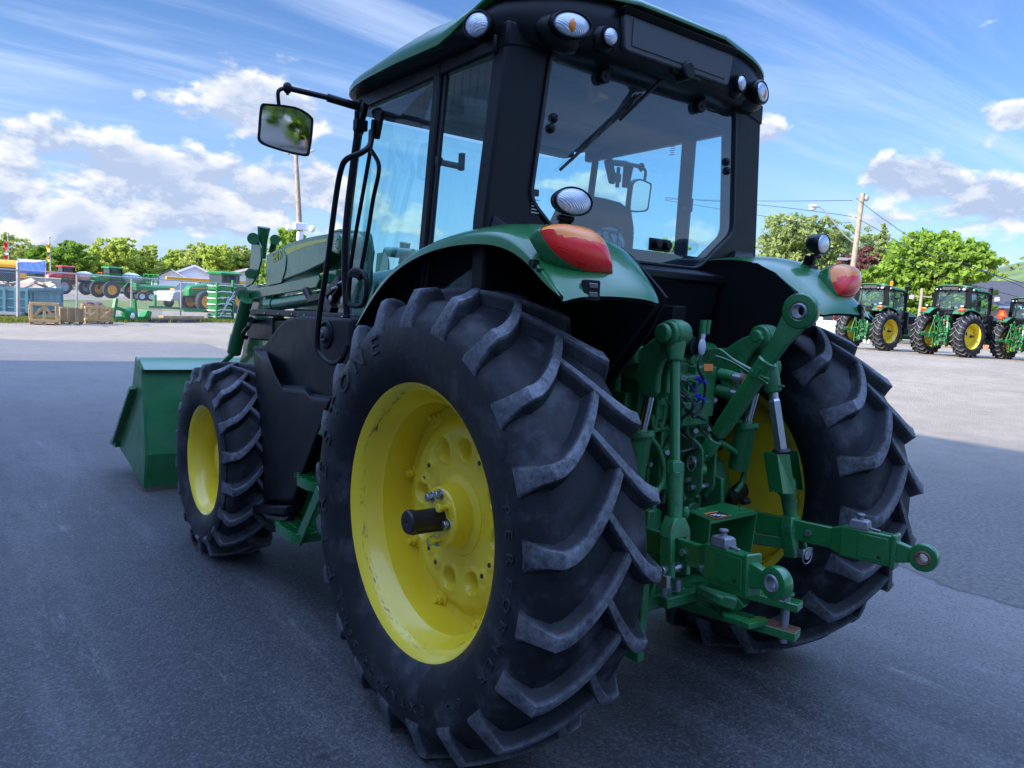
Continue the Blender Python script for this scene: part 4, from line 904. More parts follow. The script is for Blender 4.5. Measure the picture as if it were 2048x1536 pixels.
    g = MB().prism([(-1.04, a[1]-.0, a[2]), (-1.04, a[1]-.05, a[2]-.004), (-1.04, b[1]-.045, b[2]-.005), (-1.04, b[1]-.005, b[2]-.02)], (2.08, 0, 0)); g.build('bucket_top_rail', M['green'], bk, bevel=.006)
    g = MB().bar(W(140, 415, -1.08), W(28, 750, -1.08), .05, .035, up=(0, 1, .3)); g.bar(W(18, 742, -1.08), W(50, 765, -1.06), .05, .05); g.build('side_cutter', M['green'], bk, bevel=.004)
    g = MB()
    for x in (-.62, -.50, .50, .62): g.prism([(x, 4.22, .20), (x, 4.22, .95), (x, 4.05, .85), (x, 4.00, .35)], (.02, 0, 0))
    g.build('bucket_lugs', M['green'], bk)
def build_hitch(root):
    def A(X, Y, **k): return P(1200+X*.21484, 560+Y*.21484, **k)
    def Bq(X, Y, **k): return P(1240+X*.32227, 860+Y*.32227, **k)
    GC, ST = M['greencast'], M['steel']
    # rear housing: stepped casting with ribs, bosses and bolts
    g = MB(); g.bx(-.20, .20, -.30, -.10, .58, 1.10); g.bx(-.15, .15, -.36, -.28, .95, 1.22); g.bx(-.27, .27, -.26, -.1, 1.10, 1.34); g.bx(-.11, .06, -.42, -.3, 1.22, 1.32)
    g.cyl((-.36, -.12, 1.46), (.36, -.12, 1.46), .062, 28); g.bx(-.24, .24, -.22, -.05, 1.34, 1.48)
    for x in (-.17, -.06, .06, .17): g.bx(x-.008, x+.008, -.325, -.29, .62, 1.05)
    for (x, z_, r) in ((-.12, .82, .05), (.12, .82, .05), (0, 1.0, .045), (-.1, 1.15, .035)): g.cyl((x, -.26, z_), (x, -.335, z_), r, 20)
    hs = g.build('rear_housing', GC, root, bevel=.008)
    g = MB()
    rnd = random.Random(4)
    for x in (-.185, -.12, -.04, .04, .12, .185):
        for z_ in (.62, .74, .90, 1.06): g.cyl((x, -.30, z_), (x, -.345, z_), .010, 6)
    g.build('housing_bolt', ST, hs)
    for m in (False, True):
        sd = 1 if m else -1
        # lift arm: shaft boss, dog-leg plate, double eye at the tip
        tip = np.array((-.281, -.496, 1.593))
        pl = [A(*q, x=-.30) for q in ((620, 480), (700, 455), (735, 520), (700, 580), (640, 640), (560, 780), (530, 900), (520, 1060), (455, 1110), (380, 1080), (330, 940), (240, 920), (110, 830), (115, 770), (200, 765), (300, 690), (470, 560), (540, 510))]
        g = MB().prism(pl, (.030, 0, 0))
        g.join(MB().prism([q+np.array([.06, 0, 0]) for q in pl], (.025, 0, 0)))
        g.cyl((-.40, -.12, 1.46), (-.24, -.12, 1.46), .085, 28); g.bar((-.30, -.12, 1.46), (-.29, -.34, 1.50), .09, .10, w2=.06, h2=.07)
        for dx in (-.035, .035): g.cyl(tip+np.array([dx-.012, 0, 0]), tip+np.array([dx+.012, 0, 0]), .047, 26)
        g.cyl(tip+np.array([-.075, 0, 0]), tip+np.array([.07, 0, 0]), .027, 20); g.cyl(tip+np.array([-.08, 0, 0]), tip+np.array([-.055, 0, 0]), .036, 20)
        la = ms(g, m).build('lift_arm', GC, root, bevel=.008, seg=3)
        # lift cylinder: green rod eye, two bright rods, green barrel
        t0, t1 = np.array((-.33, -.36, 1.40)), A(395, 1180, x=-.33) if False else P(1281, 860, x=-.33); e = P(1300, 792, x=-.33)
        g = MB().tube([e, P(1283, 866, x=-.33)], .020, 16); cr = ms(g, m).build('cylinder_rod', M['chrome'], la)
        g = MB().tube([P(1283, 862, x=-.33), P(1265, 965, x=-.33)], .044, 20); g.lathe([(0, 0), (0, .05), (-.02, .05), (-.02, 0)], P(1283, 866, x=-.33), (0, .3, 1), n=20); ms(g, m).build('cylinder_barrel', GC, cr, ang=40)
    tipL, tipR = np.array((-.281, -.496, 1.593)), np.array((.281, -.496, 1.593))
    # left lift link: forged socket, plain rod, nut and long fork
    LK = lambda px, py: P(px, py, y=0) if False else None
    lowL = P(1350, 1130, y=-.66); a = tipL; dv = lowL-a; at = lambda t: a+dv*t
    ft = lambda py: (py-667)/(1130-667)        # image row -> fraction along the link (close enough at this distance)
    g = MB(); g.cyl(a+np.array([-.028, 0, 0]), a+np.array([.028, 0, 0]), .052, 28); g.tube([at(.0), at(ft(700)), at(ft(712)), at(ft(725))], [.046, .037, .032, .028], 20); up_ = g.build('link_socket', GC, root, bevel=.006)
    lk = empty('lift_link', parent=root); up_.parent = lk
    g = MB().tube([at(ft(722)), at(ft(932))], .0185, 20); g.build('link_rod', M['green'], lk)
    g = MB(); g.tube([at(ft(928)), at(ft(950))], .036, 6); g.tube([at(ft(925)), at(ft(930))], .024, 14); g.tube([at(ft(948)), at(ft(965)), at(ft(1040))], [.033, .030, .026], 18); g.ell(at(ft(1028))+np.array([.035, -.02, 0]), (.014, .014, .024), 12, 8); g.build('link_sleeve', GC, lk, bevel=.003, ang=45)
    g = MB(); t0 = at(ft(1035)); 
    g.loft([[t0+np.array([i*.026, j*.026, 0]) for i, j in ((-1, -1), (1, -1), (1, 1), (-1, 1))], [at(ft(1058))+np.array([i*.052, j*.028, 0]) for i, j in ((-1, -1), (1, -1), (1, 1), (-1, 1))], [at(ft(1075))+np.array([i*.055, j*.028, 0]) for i, j in ((-1, -1), (1, -1), (1, 1), (-1, 1))]])
    for s in (-1, 1): g.bar(at(ft(1066))+np.array([s*.041, 0, 0]), at(ft(1152))+np.array([s*.041, 0, 0]), .024, .056, up=(0, 1, 0))
    fk = g.build('link_fork', GC, lk, bevel=.005)
    g = MB(); q = at(ft(1135)); g.cyl(q+np.array([-.07, 0, 0]), q+np.array([.065, 0, 0]), .014, 14); g.box(q+np.array([-.064, -.005, -.035]), (.02, .05, .045)); g.build('fork_pin', ST, fk, bevel=.002)
    # right lift link: black joint, hexagon rod, clip guard and fork
    lk2 = empty('lift_link', parent=root); a2 = tipR; lowR = P(1592, 1105, y=-.665); d2 = lowR-a2; at2 = lambda py: a2+d2*((py-672)/(1105-672))
    g = MB(); g.cyl(a2+np.array([-.028, 0, 0]), a2+np.array([.028, 0, 0]), .050, 28); g.tube([at2(680), at2(705), at2(740), at2(780), at2(783)], [.044, .038, .036, .036, .030], 20); g.ell(at2(735)+np.array([.045, -.01, 0]), (.012, .014, .035), 12, 8); g.cyl(at2(768)+np.array([0, -.03, 0]), at2(768)+np.array([0, -.058, 0]), .006, 8); g.build('link_socket', GC, lk2, bevel=.005, ang=50)
    g = MB().tube([at2(782), at2(795)], .020, 16); g.tube([at2(793), at2(800), at2(898)], [.018, .0265, .0265], 6); g.build('link_rod', ST, lk2, flat=True)
    g = MB().tube([at2(896), at2(901), at2(906)], [.034, .040, .034], 20); g.build('rubber_collar', M['hose'], lk2)
    g = MB(); c1, c2 = at2(902), at2(980)
    for s in (-1, 1): g.prism([c1+np.array([s*.070, -.03, 0]), c1+np.array([s*.030, -.058, 0]), c2+np.array([s*.030, -.058, 0]), c2+np.array([s*.070, -.03, 0])], (s*.004, .006, 0)); g.prism([c1+np.array([s*.070, -.03, 0]), c1+np.array([s*.074, .03, 0]), c2+np.array([s*.074, .03, 0]), c2+np.array([s*.070, -.03, 0])], (s*.005, 0, 0))
    g.bar(c1+np.array([0, .035, 0]), c2+np.array([0, .035, 0]), .14, .006, up=(0, 1, 0)); g.build('clip_guard', M['green'], lk2, bevel=.002)
    g = MB().tube([at2(905), at2(950), at2(962), at2(985), at2(990), at2(1035)], [.022, .024, .040, .038, .030, .027], 18); g.ell(at2(1008)+np.array([.034, 0, 0]), (.018, .014, .026), 12, 8)
    t0 = at2(1030); g.loft([[t0+np.array([i*.028, j*.026, 0]) for i, j in ((-1, -1), (1, -1), (1, 1), (-1, 1))], [at2(1052)+np.array([i*.050, j*.028, 0]) for i, j in ((-1, -1), (1, -1), (1, 1), (-1, 1))], [at2(1062)+np.array([i*.052, j*.028, 0]) for i, j in ((-1, -1), (1, -1), (1, 1), (-1, 1))]])
    for s in (-1, 1): g.bar(at2(1055)+np.array([s*.040, 0, 0]), at2(1112)+np.array([s*.040, 0, 0]), .022, .054, up=(0, 1, 0))
    fk = g.build('link_fork', GC, lk2, bevel=.005, ang=50)
    g = MB(); q = at2(1104)+np.array([0, -.035, 0]); g.cyl(q+np.array([0, .03, 0]), q+np.array([0, -.02, 0]), .018, 16); g.box(q+np.array([.02, .0, .005]), (.07, .012, .035)); g.tube([q+np.array([.034*math.cos(t), -.018, .034*math.sin(t)]) for t in np.linspace(0, 2*PI, 25)[:-1]], .0025, 6, closed=True); g.build('linch_pin', ST, fk, bevel=.002)
    # lower links
    for m in (False, True):
        ll = empty('lower_link', parent=root)
        if not m: ball = P(1553, 1166, x=-.45); root0 = np.array((-.30, -.30, .80))
        else: ball = P(1848, 1115, x=.45); root0 = np.array((.30, -.30, .80))
        ax = unit(ball-root0); s_ = unit(np.cross(ax, (0, 0, 1))); u_ = np.cross(s_, ax); L = np.linalg.norm(ball-root0)
        g = MB().bar(root0, ball-ax*.30, .026, .085, up=u_); g.bar(ball-ax*.34, ball-ax*.29, .028, .088, up=u_, w2=.046, h2=.118); br = g.build('link_bar', M['green'], ll, bevel=.004)
        g = MB().bar(ball-ax*.30, ball-ax*.095, .052, .122, up=u_); g.bar(ball-ax*.112, ball-ax*.092, .064, .135, up=u_); g.bar(ball-ax*.235, ball-ax*.12, .055, .100, up=u_)
        g.bar(ball-ax*.10+s_*0, ball-ax*.045, .036, .085, up=u_, w2=.026, h2=.060)
        en = g.build('link_end_block', M['green'], ll, bevel=.006, seg=3)
        q = ball-ax*.15-u_*.03+s_*.029; qq = ball-ax*.15-u_*.03-s_*.029
        g = MB().cyl(q, q+s_*.001, .006, 10); g.cyl(qq, qq-s_*.001, .006, 10); g.build('block_hole', M['decal_k'], en)
        g = MB().lathe([(-.020, .024), (-.022, .030), (-.018, .050), (-.012, .052), (.012, .052), (.018, .050), (.022, .030), (.020, .024)], ball, s_, n=36); ey = g.build('link_eye', M['green'], ll, ang=40)
        g = MB().lathe([(-.024, .019), (-.026, .024), (-.020, .031), (.020, .031), (.026, .024), (.024, .019), (-.024, .019)], ball, s_, n=32); g.build('hitch_ball', M['rust'] if m else M['cast'], ey)
        la0 = ball-ax*.235+u_*.061
        g = MB(); g.loft([[la0+ax*a*.036+s_*b*.026 for a, b in ((-1, -1), (1, -1), (1, 1), (-1, 1))], [la0+u_*.030+ax*a*.033+s_*b*.023 for a, b in ((-1, -1), (1, -1), (1, 1), (-1, 1))], [la0+u_*.036+ax*a*.022+s_*b*.018 for a, b in ((-1, -1), (1, -1), (1, 1), (-1, 1))]])
        g.tube([la0+u_*.034, la0+u_*.042, la0+u_*.043, la0+u_*.048, la0+u_*.049, la0+u_*.058], [.012, .012, .008, .008, .016, .015], 16); g.bar(la0+ax*.03+u_*.008, la0+ax*.075+u_*.004, .012, .006); g.build('latch_knob', M['cast'], ll, bevel=.004, seg=2)
        for t in (.42, .50):
            q = root0+ax*L*t; g = MB().cyl(q-s_*.012, q-s_*.024, .014, 6); g.cyl(q+s_*.012, q+s_*.024, .014, 6); g.build('link_bolt', ST, br)
        # stabiliser strut
        g = MB(); g.bar(root0+np.array([0, -.02, -.09]), root0+ax*L*.45+np.array([0, 0, -.06]), .03, .05); g.build('sway_block', GC, ll, bevel=.006)
    # top link held up: eye end, tube body, fork end
    tl = empty('top_link', parent=root)
    e0 = P(1602, 622, y=-.80); e1 = P(1412, 905, y=-.46); ax = unit(e1-e0); L = np.linalg.norm(e1-e0); s_ = unit(np.cross(ax, (0, 1, .35))); 
    f_ = np.array([-1., -.30, .05]); f_ = unit(f_-ax*(f_ @ ax)); s_ = np.cross(ax, f_)      # f_ : pin axis, towards the left
    fr_ = lambda px, py: (np.array((px, py)) @ unit([1412-1602, 905-622]) - np.array((1602, 622)) @ unit([1412-1602, 905-622]))/math.hypot(190, 283)
    at3 = lambda t: e0+ax*L*t
    g = MB().lathe([(-.021, .030), (-.024, .036), (-.024, .046), (-.021, .050), (-.021, .060), (-.016, .066), (.016, .066), (.021, .060), (.024, .036), (.021, .030)], e0, f_, n=40)
    g.loft([[at3(.045)+s_*i*.050+f_*j*.016 for i, j in ((-1, -1), (1, -1), (1, 1), (-1, 1))], [at3(.19)+s_*i*.032+f_*j*.017 for i, j in ((-1, -1), (1, -1), (1, 1), (-1, 1))], [at3(.325)+s_*i*.028+f_*j*.018 for i, j in ((-1, -1), (1, -1), (1, 1), (-1, 1))]])
    te = g.build('link_end', M['green'], tl, bevel=.005, seg=2)
    g = MB().lathe([(-.026, .020), (-.028, .025), (-.018, .034), (.018, .034), (.028, .025), (.026, .020), (-.026, .020)], e0, f_, n=32); g.build('hitch_ball', M['cast'], te)
    g = MB().tube([at3(.322), at3(.33), at3(.36), at3(.80), at3(.86)], [.030, .038, .036, .035, .030], 22); bd = g.build('link_body', M['green'], tl)
    g = MB().tube([at3(.855), at3(.895)], .019, 16); g.build('link_thread', M['dark'], bd)
    g = MB().tube([at3(.89), at3(.90), at3(1.0)], [.030, .034, .034], 8); g.bar(at3(.99), at3(1.12), .045, .06, up=f_, w2=.035, h2=.05); g.cyl(at3(1.13)-np.array([.03, 0, 0]), at3(1.13)+np.array([.03, 0, 0]), .042, 20)
    g.build('link_end', M['green'], tl, bevel=.004)
    g = MB(); c = bd; q = e0*.45+e1*.55
    g.tube(smooth_path([at3(.42)+f_*.03+s_*.02, at3(.40)-s_*.05+f_*.02, P(1470, 722, y=-.55), P(1440, 700, y=-.50), P(1420, 700, y=-.45)], 5), .006, 8)
    g.tube(smooth_path([at3(.42)+f_*.03, at3(.43)-s_*.05+f_*.02, P(1465, 725, y=-.53), P(1430, 712, y=-.48)], 5), .005, 8); g.bar(at3(.37)+s_*(-.0)+f_*.03, at3(.43)+f_*.03, .03, .02); g.build('storage_hook', M['green'], bd)
    # top link bracket with pin
    g = MB()
    for xo, py in ((-.035, 0), (.045, 0)):
        pts = [Bq(*q, y=0) for q in ()]
        out = round_poly([(0, .98), (0, 1.16), (-.05, 1.18), (-.115, 1.14), (-.12, .96), (-.06, .92)], .03)
        g.prism([(xo, -.36+a*1.0, b) for a, b in out], (.012, 0, 0))
    bk = g.build('top_link_bracket', GC, root, bevel=.003)
    g = MB(); g.cyl((-.06, -.435, 1.085), (.07, -.435, 1.085), .016, 14); g.cyl((-.06, -.445, .975), (.07, -.445, .975), .012, 12); g.cyl((-.06, -.42, 1.0), (.07, -.42, 1.0), .012, 10)
    g.tube([np.array((-.062, -.445+.020*math.cos(t), 1.075+.03*math.sin(t))) for t in np.linspace(0, 2*PI, 21)[:-1]], .0028, 6, closed=True); g.build('bracket_pin', ST, bk)
    # hydraulic coupler blocks with capped outlets
    vb = MB(); vb.bx(-.24, -.10, -.30, -.10, 1.20, 1.50); vb.bx(-.20, -.02, -.36, -.20, 1.24, 1.47); vb.bx(-.02, .11, -.40, -.20, 1.25, 1.46); vb.bx(-.01, .09, -.28, -.16, 1.46, 1.56); vb.bx(-.19, -.12, -.37, -.33, 1.30, 1.42)
    for (x, y, z_) in ((-.13, -.34, 1.49), (-.07, -.33, 1.50), (.02, -.33, 1.50)): vb.cyl((x, y, z_-.04), (x, y, z_+.02), .018, 14)
    vb = vb.build('valve_block', GC, root, bevel=.006)
    def outlet(c, d, r, L1, mt, plug, cap, plugs=True):
        d = unit(d); c = np.array(c); g = MB().tube([c, c+d*L1*.62, c+d*L1*.62, c+d*L1*.66], [r*1.05, r*1.05, r*.9, r*.9], 18); o = g.build('hydraulic_coupler', GC, vb, ang=40)
        g = MB().tube([c+d*L1*.64, c+d*L1], r*.92, 18); g.lathe([(0, r*.85), (0, r*1.08), (.006, r*1.08), (.006, r*.85)], c+d*L1*.93, d, n=18); g.build('coupler_collar', ST, o, ang=30)
        if plugs:
            g = MB().tube([c+d*L1, c+d*(L1+.010), c+d*(L1+.011), c+d*(L1+.034), c+d*(L1+.035), c+d*(L1+.044)], [r*.98, r*1.0, r*.30, r*.30, r*.45, r*.45], 18)
            g.tube(smooth_path([c+d*L1+np.array([0, 0, -r]), c+d*L1*.8+np.array([-.01, -.02, -.05]), c+d*L1*.4+np.array([0, 0, -r*1.1])], 5), .003, 6); g.build('dust_plug', cap, o, ang=40)
    yv = -.40
    for (px, py, cap) in ((1368, 755, M['green']), (1386, 754, M['bluecap']), (1366, 788, M['green']), (1384, 789, M['bluecap'])):
        c = P(px, py, y=-.40); outlet(c-np.array([-.02, -.07, 0])*1.0, (-.05, -1, -.12), .0165, .085, None, None, cap)
    for (px, py) in ((1440, 748), (1436, 780)):
        c = P(px, py, y=-.40); outlet(c, (.12, -1, -.10), .024, .105, None, None, M['redcap'])
    g = MB(); c = P(1404, 694, y=-.42); g.ell(c, (.021, .010, .036), 16, 10); g.bar(c+np.array([0, 0, .03]), c+np.array([.004, 0, .052]), .014, .01); cap = g.build('trailer_socket_cap', M['greycap'], vb)
    g = MB(); g.lathe([(0, 0), (0, .036), (.03, .036), (.035, .05), (.04, .05)], c+np.array([-.018, .015, .0]), (0, 1, 0), n=24); g.build('trailer_socket', M['black'], vb)
    g = MB(); a = P(1404, 676, y=-.37); g.cyl(a, P(1407, 640, y=-.37), .014, 16); g.cyl(P(1414, 668, y=-.35), P(1418, 640, y=-.35), .011, 16); g.build('filter_can', M['green'], vb, ang=30)
    g = MB(); g.bx(.02, .10, -.22, -.12, 1.58, 1.70); g.bx(-.36, -.28, -.2, -.12, 1.52, 1.66); g.bx(-.30, .34, -.10, -.04, 1.48, 1.62); g.build('valve_cover', M['blackmatt'], root, bevel=.006)
    g = MB().prism([P(*q, y=-.22) for q in ((1265, 660), (1225, 697), (1263, 698))], (0, .01, 0)); b_ = g.build('fender_stay', M['black'], root); MB().cyl(P(1248, 676, y=-.222), P(1248, 676, y=-.23), .009, 12).build('stay_bolt', ST, b_)
    # pipes and hoses
    g = MB()
    for pth in (((1315, 800), (1313, 830), (1309, 858), (1305, 850), (1304, 830)), ((1330, 800), (1328, 835), (1322, 855), (1318, 845))):
        g.tube(smooth_path([P(*q, y=-.36) for q in pth], 5), .010, 10)
    g.tube(smooth_path([P(*q, y=-.36) for q in ((1290, 870), (1320, 858), (1345, 858), (1370, 860))], 5), .009, 10)
    g.tube(smooth_path([P(*q, y=-.40) for q in ((1440, 885), (1470, 905), (1487, 935), (1484, 965), (1470, 985))], 6), .013, 12)
    g.tube(smooth_path([P(*q, y=-.40) for q in ((1295, 870), (1315, 895), (1327, 935), (1322, 970), (1300, 1000))], 6), .012, 12)
    g.tube(smooth_path([P(*q, y=-.38) for q in ((1375, 810), (1372, 850), (1380, 900), (1376, 960))], 6), .010, 10)
    g.tube(smooth_path([P(*q, y=-.36) for q in ((1350, 760), (1340, 790), (1345, 840), (1335, 880))], 6), .008, 10)
    g.build('hydraulic_pipe', GC, root)
    g = MB().tube(smooth_path([P(*q, y=-.12) for q in ((1395, 815), (1450, 815), (1490, 855), (1512, 905), (1508, 950), (1478, 985), (1450, 1000))], 8), .043, 18); g.build('protected_hose', M['hose'], root)
    g = MB()
    for k in range(5):
        a = P(1322+k*7, 800, y=-.33); g.cyl(a, a+np.array([0, 0, -.05]), .012, 8); g.cyl(a+np.array([0, 0, .02]), a+np.array([0, 0, -.01]), .017, 6)
    g.build('pipe_union', M['cast'], root)
    g = MB(); 
    for (px, py, s) in ((1352, 828, .05), (1360, 850, .035), (1390, 835, .03)): g.box(P(px, py, y=-.38), (s, s*.7, s*1.2))
    g.cyl(P(1398, 950, y=-.40), P(1398, 950, y=-.44), .02, 12); g.build('sensor', M['black'], root, bevel=.005)
    g = MB()
    rc = random.Random(8)
    for k in range(7):
        x0, z0 = rc.uniform(-.18, .10), rc.uniform(1.22, 1.46); x1, z1 = rc.uniform(-.20, .20), rc.uniform(.85, 1.15)
        g.tube(smooth_path([(x0, -.33, z0), (x0+rc.uniform(-.08, .08), -.42-rc.uniform(0, .05), z0-.08), ((x0+x1)/2+rc.uniform(-.06, .06), -.40, (z0+z1)/2), (x1, -.33, z1)], 6), rc.choice((.0035, .005, .006)), 6)
    g.tube(smooth_path([P(*q, y=-.44) for q in ((1404, 712), (1396, 735), (1410, 770), (1404, 815), (1386, 835))], 5), .006, 6)
    g.build('wiring', M['hose'], root)
    g = MB()
    for (px, py) in ((1345, 762), (1345, 792), (1392, 862), (1420, 858), (1335, 905), (1352, 985), (1430, 800), (1398, 905)): g.cyl(P(px, py, y=-.36), P(px, py, y=-.385), .011, 6)
    g.build('hex_plug', ST, root)
    g = MB().prism([P(*q, y=-.405) for q in ((1408, 728), (1426, 728), (1426, 742), (1408, 742))], (0, .002, 0)); g.build('warning_sticker', M['decal_o'], root)
    # side frames of the hitch
    for m in (False, True):
        g = MB(); g.prism([(-.225, -.22, 1.02), (-.225, -.40, .98), (-.225, -.44, .60), (-.225, -.38, .36), (-.225, -.20, .42), (-.225, -.15, .9)], (.022, 0, 0)); g.bx(-.33, -.29, -.48, -.36, .32, .92) if not m else None
        g.bx(-.30, -.22, -.40, -.30, .70, .78)
        hf = ms(g, m).build('hitch_frame', GC, root, bevel=.006)
        g = MB()
        for z_ in (.88, .45): g.cyl((-.292, -.45, z_), (-.335, -.45, z_), .014, 12)
        ms(g, m).build('frame_hole', M['decal_k'], hf)
    # power take-off guard: an open sheet-metal hood with a warning plate
    tp = [Bq(*q, z=.93) for q in ((430, 500), (560, 565), (850, 505), (640, 450))]
    a, b, c, d = tp
    g = MB().prism(tp, (0, 0, -.005)); g.prism([b, c, c+np.array([0, 0, -.012]), b+np.array([0, 0, -.012])], (0, .003, 0))
    bl, br = Bq(530, 810, z=.70), Bq(805, 795, z=.70)
    g.prism([a, b, np.array([b[0], b[1], .73]), np.array([a[0], a[1], .73])], (.005, 0, 0)); g.prism([d, c, np.array([c[0]-.02, c[1], .735]), np.array([d[0], d[1]+.1, .735])], (.005, 0, 0))
    pg = g.build('pto_guard', M['green'], root, bevel=.002, seg=1)
    g = MB().prism([Bq(*q, z=.933) for q in ((520, 519), (600, 505), (690, 532), (592, 552))], (0, 0, .001)); sk = g.build('warning_plate', M['decal_o'], pg)
    g = MB().prism([Bq(*q, z=.9345) for q in ((538, 522), (618, 507), (680, 530), (594, 548))], (0, 0, .001)); g.build('plate_print', M['decal_k'], sk)
    g = MB()
    for k in range(4):
        p_, q_ = Bq(560+k*22, 528+k*2.5, z=.9362), Bq(600+k*20, 520+k*3, z=.9362); g.bar(p_, q_, .004, .0006)
    g.build('plate_text', M['decal_w'], sk)
    g = MB(); g.cyl((.03, -.30, .80), (.03, -.44, .80), .022, 18); g.cyl((.03, -.41, .80), (.03, -.46, .80), .034, 18); g.cyl((-.02, -.3, .83), (-.02, -.36, .83), .07, 24); g.build('pto_shaft', M['dark'], root, ang=40)
    # cross member and drawbar with clevis and pin
    g = MB(); g.bar(P(1325, 1205, y=-.45), P(1400, 1185, y=-.45), .05, .045); g.bx(-.30, .25, -.40, -.30, .47, .53); g.build('cross_member', GC, root, bevel=.006)
    g = MB()
    for px in (1328, 1337): g.cyl(P(px, 1172, y=-.44), P(px, 1202, y=-.44), .012, 6)
    g.cyl(P(1355, 1158, y=-.46), P(1355, 1180, y=-.46), .018, 12); g.build('member_bolt', ST, root)
    db = empty('drawbar', parent=root)
    def bq(X, Y, z_): return Bq(X, Y, z=z_)
    zb = .452
    pin = Bq(1035, 1210, z=.50); ez = np.array((pin[0], pin[1]))
    e = Bq(1070, 1265, z=zb); dr = unit(np.array((.03, -.82, 0)) if False else np.array((e[0]-(-.02), e[1]-(-.1), 0)))
    sdv = np.array((dr[1], -dr[0], 0))
    end = np.array((e[0], e[1], zb)); 
    g = MB().bar(end-dr*.80, end+dr*.02, .075, .036); lb = g.build('drawbar_bar', M['green'], db, bevel=.003)
    ptop = end+np.array([0, 0, .115])
    g = MB().bar(ptop-dr*.34, ptop+dr*.02, .072, .032); g.bar(end-dr*.30+np.array([0, 0, .02]), end-dr*.22+np.array([0, 0, .10]), .07, .10, up=(0, 0, 1)); g.bar(end-dr*.52+np.array([0, 0, .04]), ptop-dr*.30, .07, .03); g.build('clevis', M['green'], db, bevel=.004)
    pc = end-dr*.035
    g = MB().cyl(pc+np.array([0, 0, -.045]), pc+np.array([0, 0, .150]), .0165, 20); pn = g.build('drawbar_pin', ST, db, bevel=.002)
    g = MB().loft([[pc+np.array([0, 0, zz])+dr*a+sdv*b for a, b in round_poly([(-.06, -.022), (.028, -.022), (.028, .022), (-.06, .022)], .02)] for zz in (.148, .160)]); g.build('pin_handle', M['green'], pn, bevel=.002)
    g = MB().cyl(pc+np.array([0, 0, .140])-sdv*.05-dr*.03, pc+np.array([0, 0, .140])+sdv*.05+dr*.01, .0055, 8); g.build('spring_pin', M['chrome'], pn)
    g = MB().prism([(q[0], q[1], zb+.0185) for q in (end-dr*.12-sdv*.036, end+dr*.018-sdv*.036, end+dr*.018+sdv*.036, end-dr*.12+sdv*.036)], (0, 0, .001)); g.build('worn_patch', M['rust'], lb)
    # side step plate with a slot
    o_ = [Bq(*q, z=.49) for q in ((618, 1105), (650, 1100), (905, 1160), (915, 1180), (800, 1205), (640, 1150))]
    i_ = [Bq(*q, z=.49) for q in ((680, 1115), (705, 1112), (835, 1145), (835, 1160), (800, 1170), (700, 1135))]
    g = MB(); n = 6; dz = np.array([0, 0, -.022]); g.v = [tuple(q) for q in o_+i_+[q+dz for q in o_]+[q+dz for q in i_]]
    for k in range(n):
        j = (k+1) % n; g.f += [(k, j, n+j, n+k), (2*n+k, 3*n+k, 3*n+j, 2*n+j), (k, 2*n+k, 2*n+j, j), (n+k, n+j, 3*n+j, 3*n+k)]
    g.build('drawbar_lug', M['green'], db, bevel=.003)
    g = MB(); g.bar(Bq(470, 1000, z=.56), Bq(720, 1075, z=.53), .05, .05); g.bar(Bq(480, 985, z=.58), Bq(640, 1060, z=.56), .035, .04); g.build('drawbar_support', GC, db, bevel=.008)

def decal(root, c, s, ux):
    ux = np.array(ux, float); uz = np.array([0, 0, 1.]); n = np.array([0, -.0015, 0]) if ux[0] else np.array([-.0015, 0, 0])
    g = MB().prism([c+ux*a*s*.62+uz*b*s*.62+n for a, b in round_poly([(-1, -1), (1, -1), (1, 1), (-1, 1)], .5)], n*.3)
    o = g.build('window_decal', M['decal_k'], root)
    g = MB()
    for k in range(5): g.prism([c+ux*a*s+uz*(b-1.3*s-k*s*.55)+n for a, b in ((-.9, 0), (.9-.3*(k % 2), 0), (.9-.3*(k % 2), s*.18), (-.9, s*.18))], n*.3)
    g.build('decal_text', M['greycap'], o)

def build_tractor(name, loader=True, leftside=True, hitch=True):
    root = empty(name)
    rear_wheel(root, True); rear_wheel(root, False); front_wheel(root, True); front_wheel(root, False)
    build_chassis(root); build_cab(root); build_roof(root); build_fenders(root)
    build_left_side(root)
    if hitch: build_hitch(root)
    build_loader(root); build_mirror(root, True)
    q = P(1072, 386, y=-.026); decal(root, q, .022, (1, 0, 0)); q = P(1346, 284, x=.80); decal(root, q, .020, (0, 1, 0))
    g = MB().prism([P(*q, x=-.39) for q in ((588, 560), (600, 551), (640, 542), (640, 556), (600, 563))], (.004, 0, 0)); bs = g.build('blue_sticker', M['bluecap'], root)
    g = MB()
    for k in range(6): g.prism([P(*q, x=-.392) for q in ((600+k*6, 558-k*1.6), (603+k*6, 557-k*1.6), (603+k*6, 551-k*1.6), (600+k*6, 552-k*1.6))], (.001, 0, 0))
    g.build('sticker_print', M['decal_w'], bs)
    return root
main = build_tractor('tractor')
tag(main, 'large green utility tractor with front loader and yellow wheels filling the foreground', 'tractor')
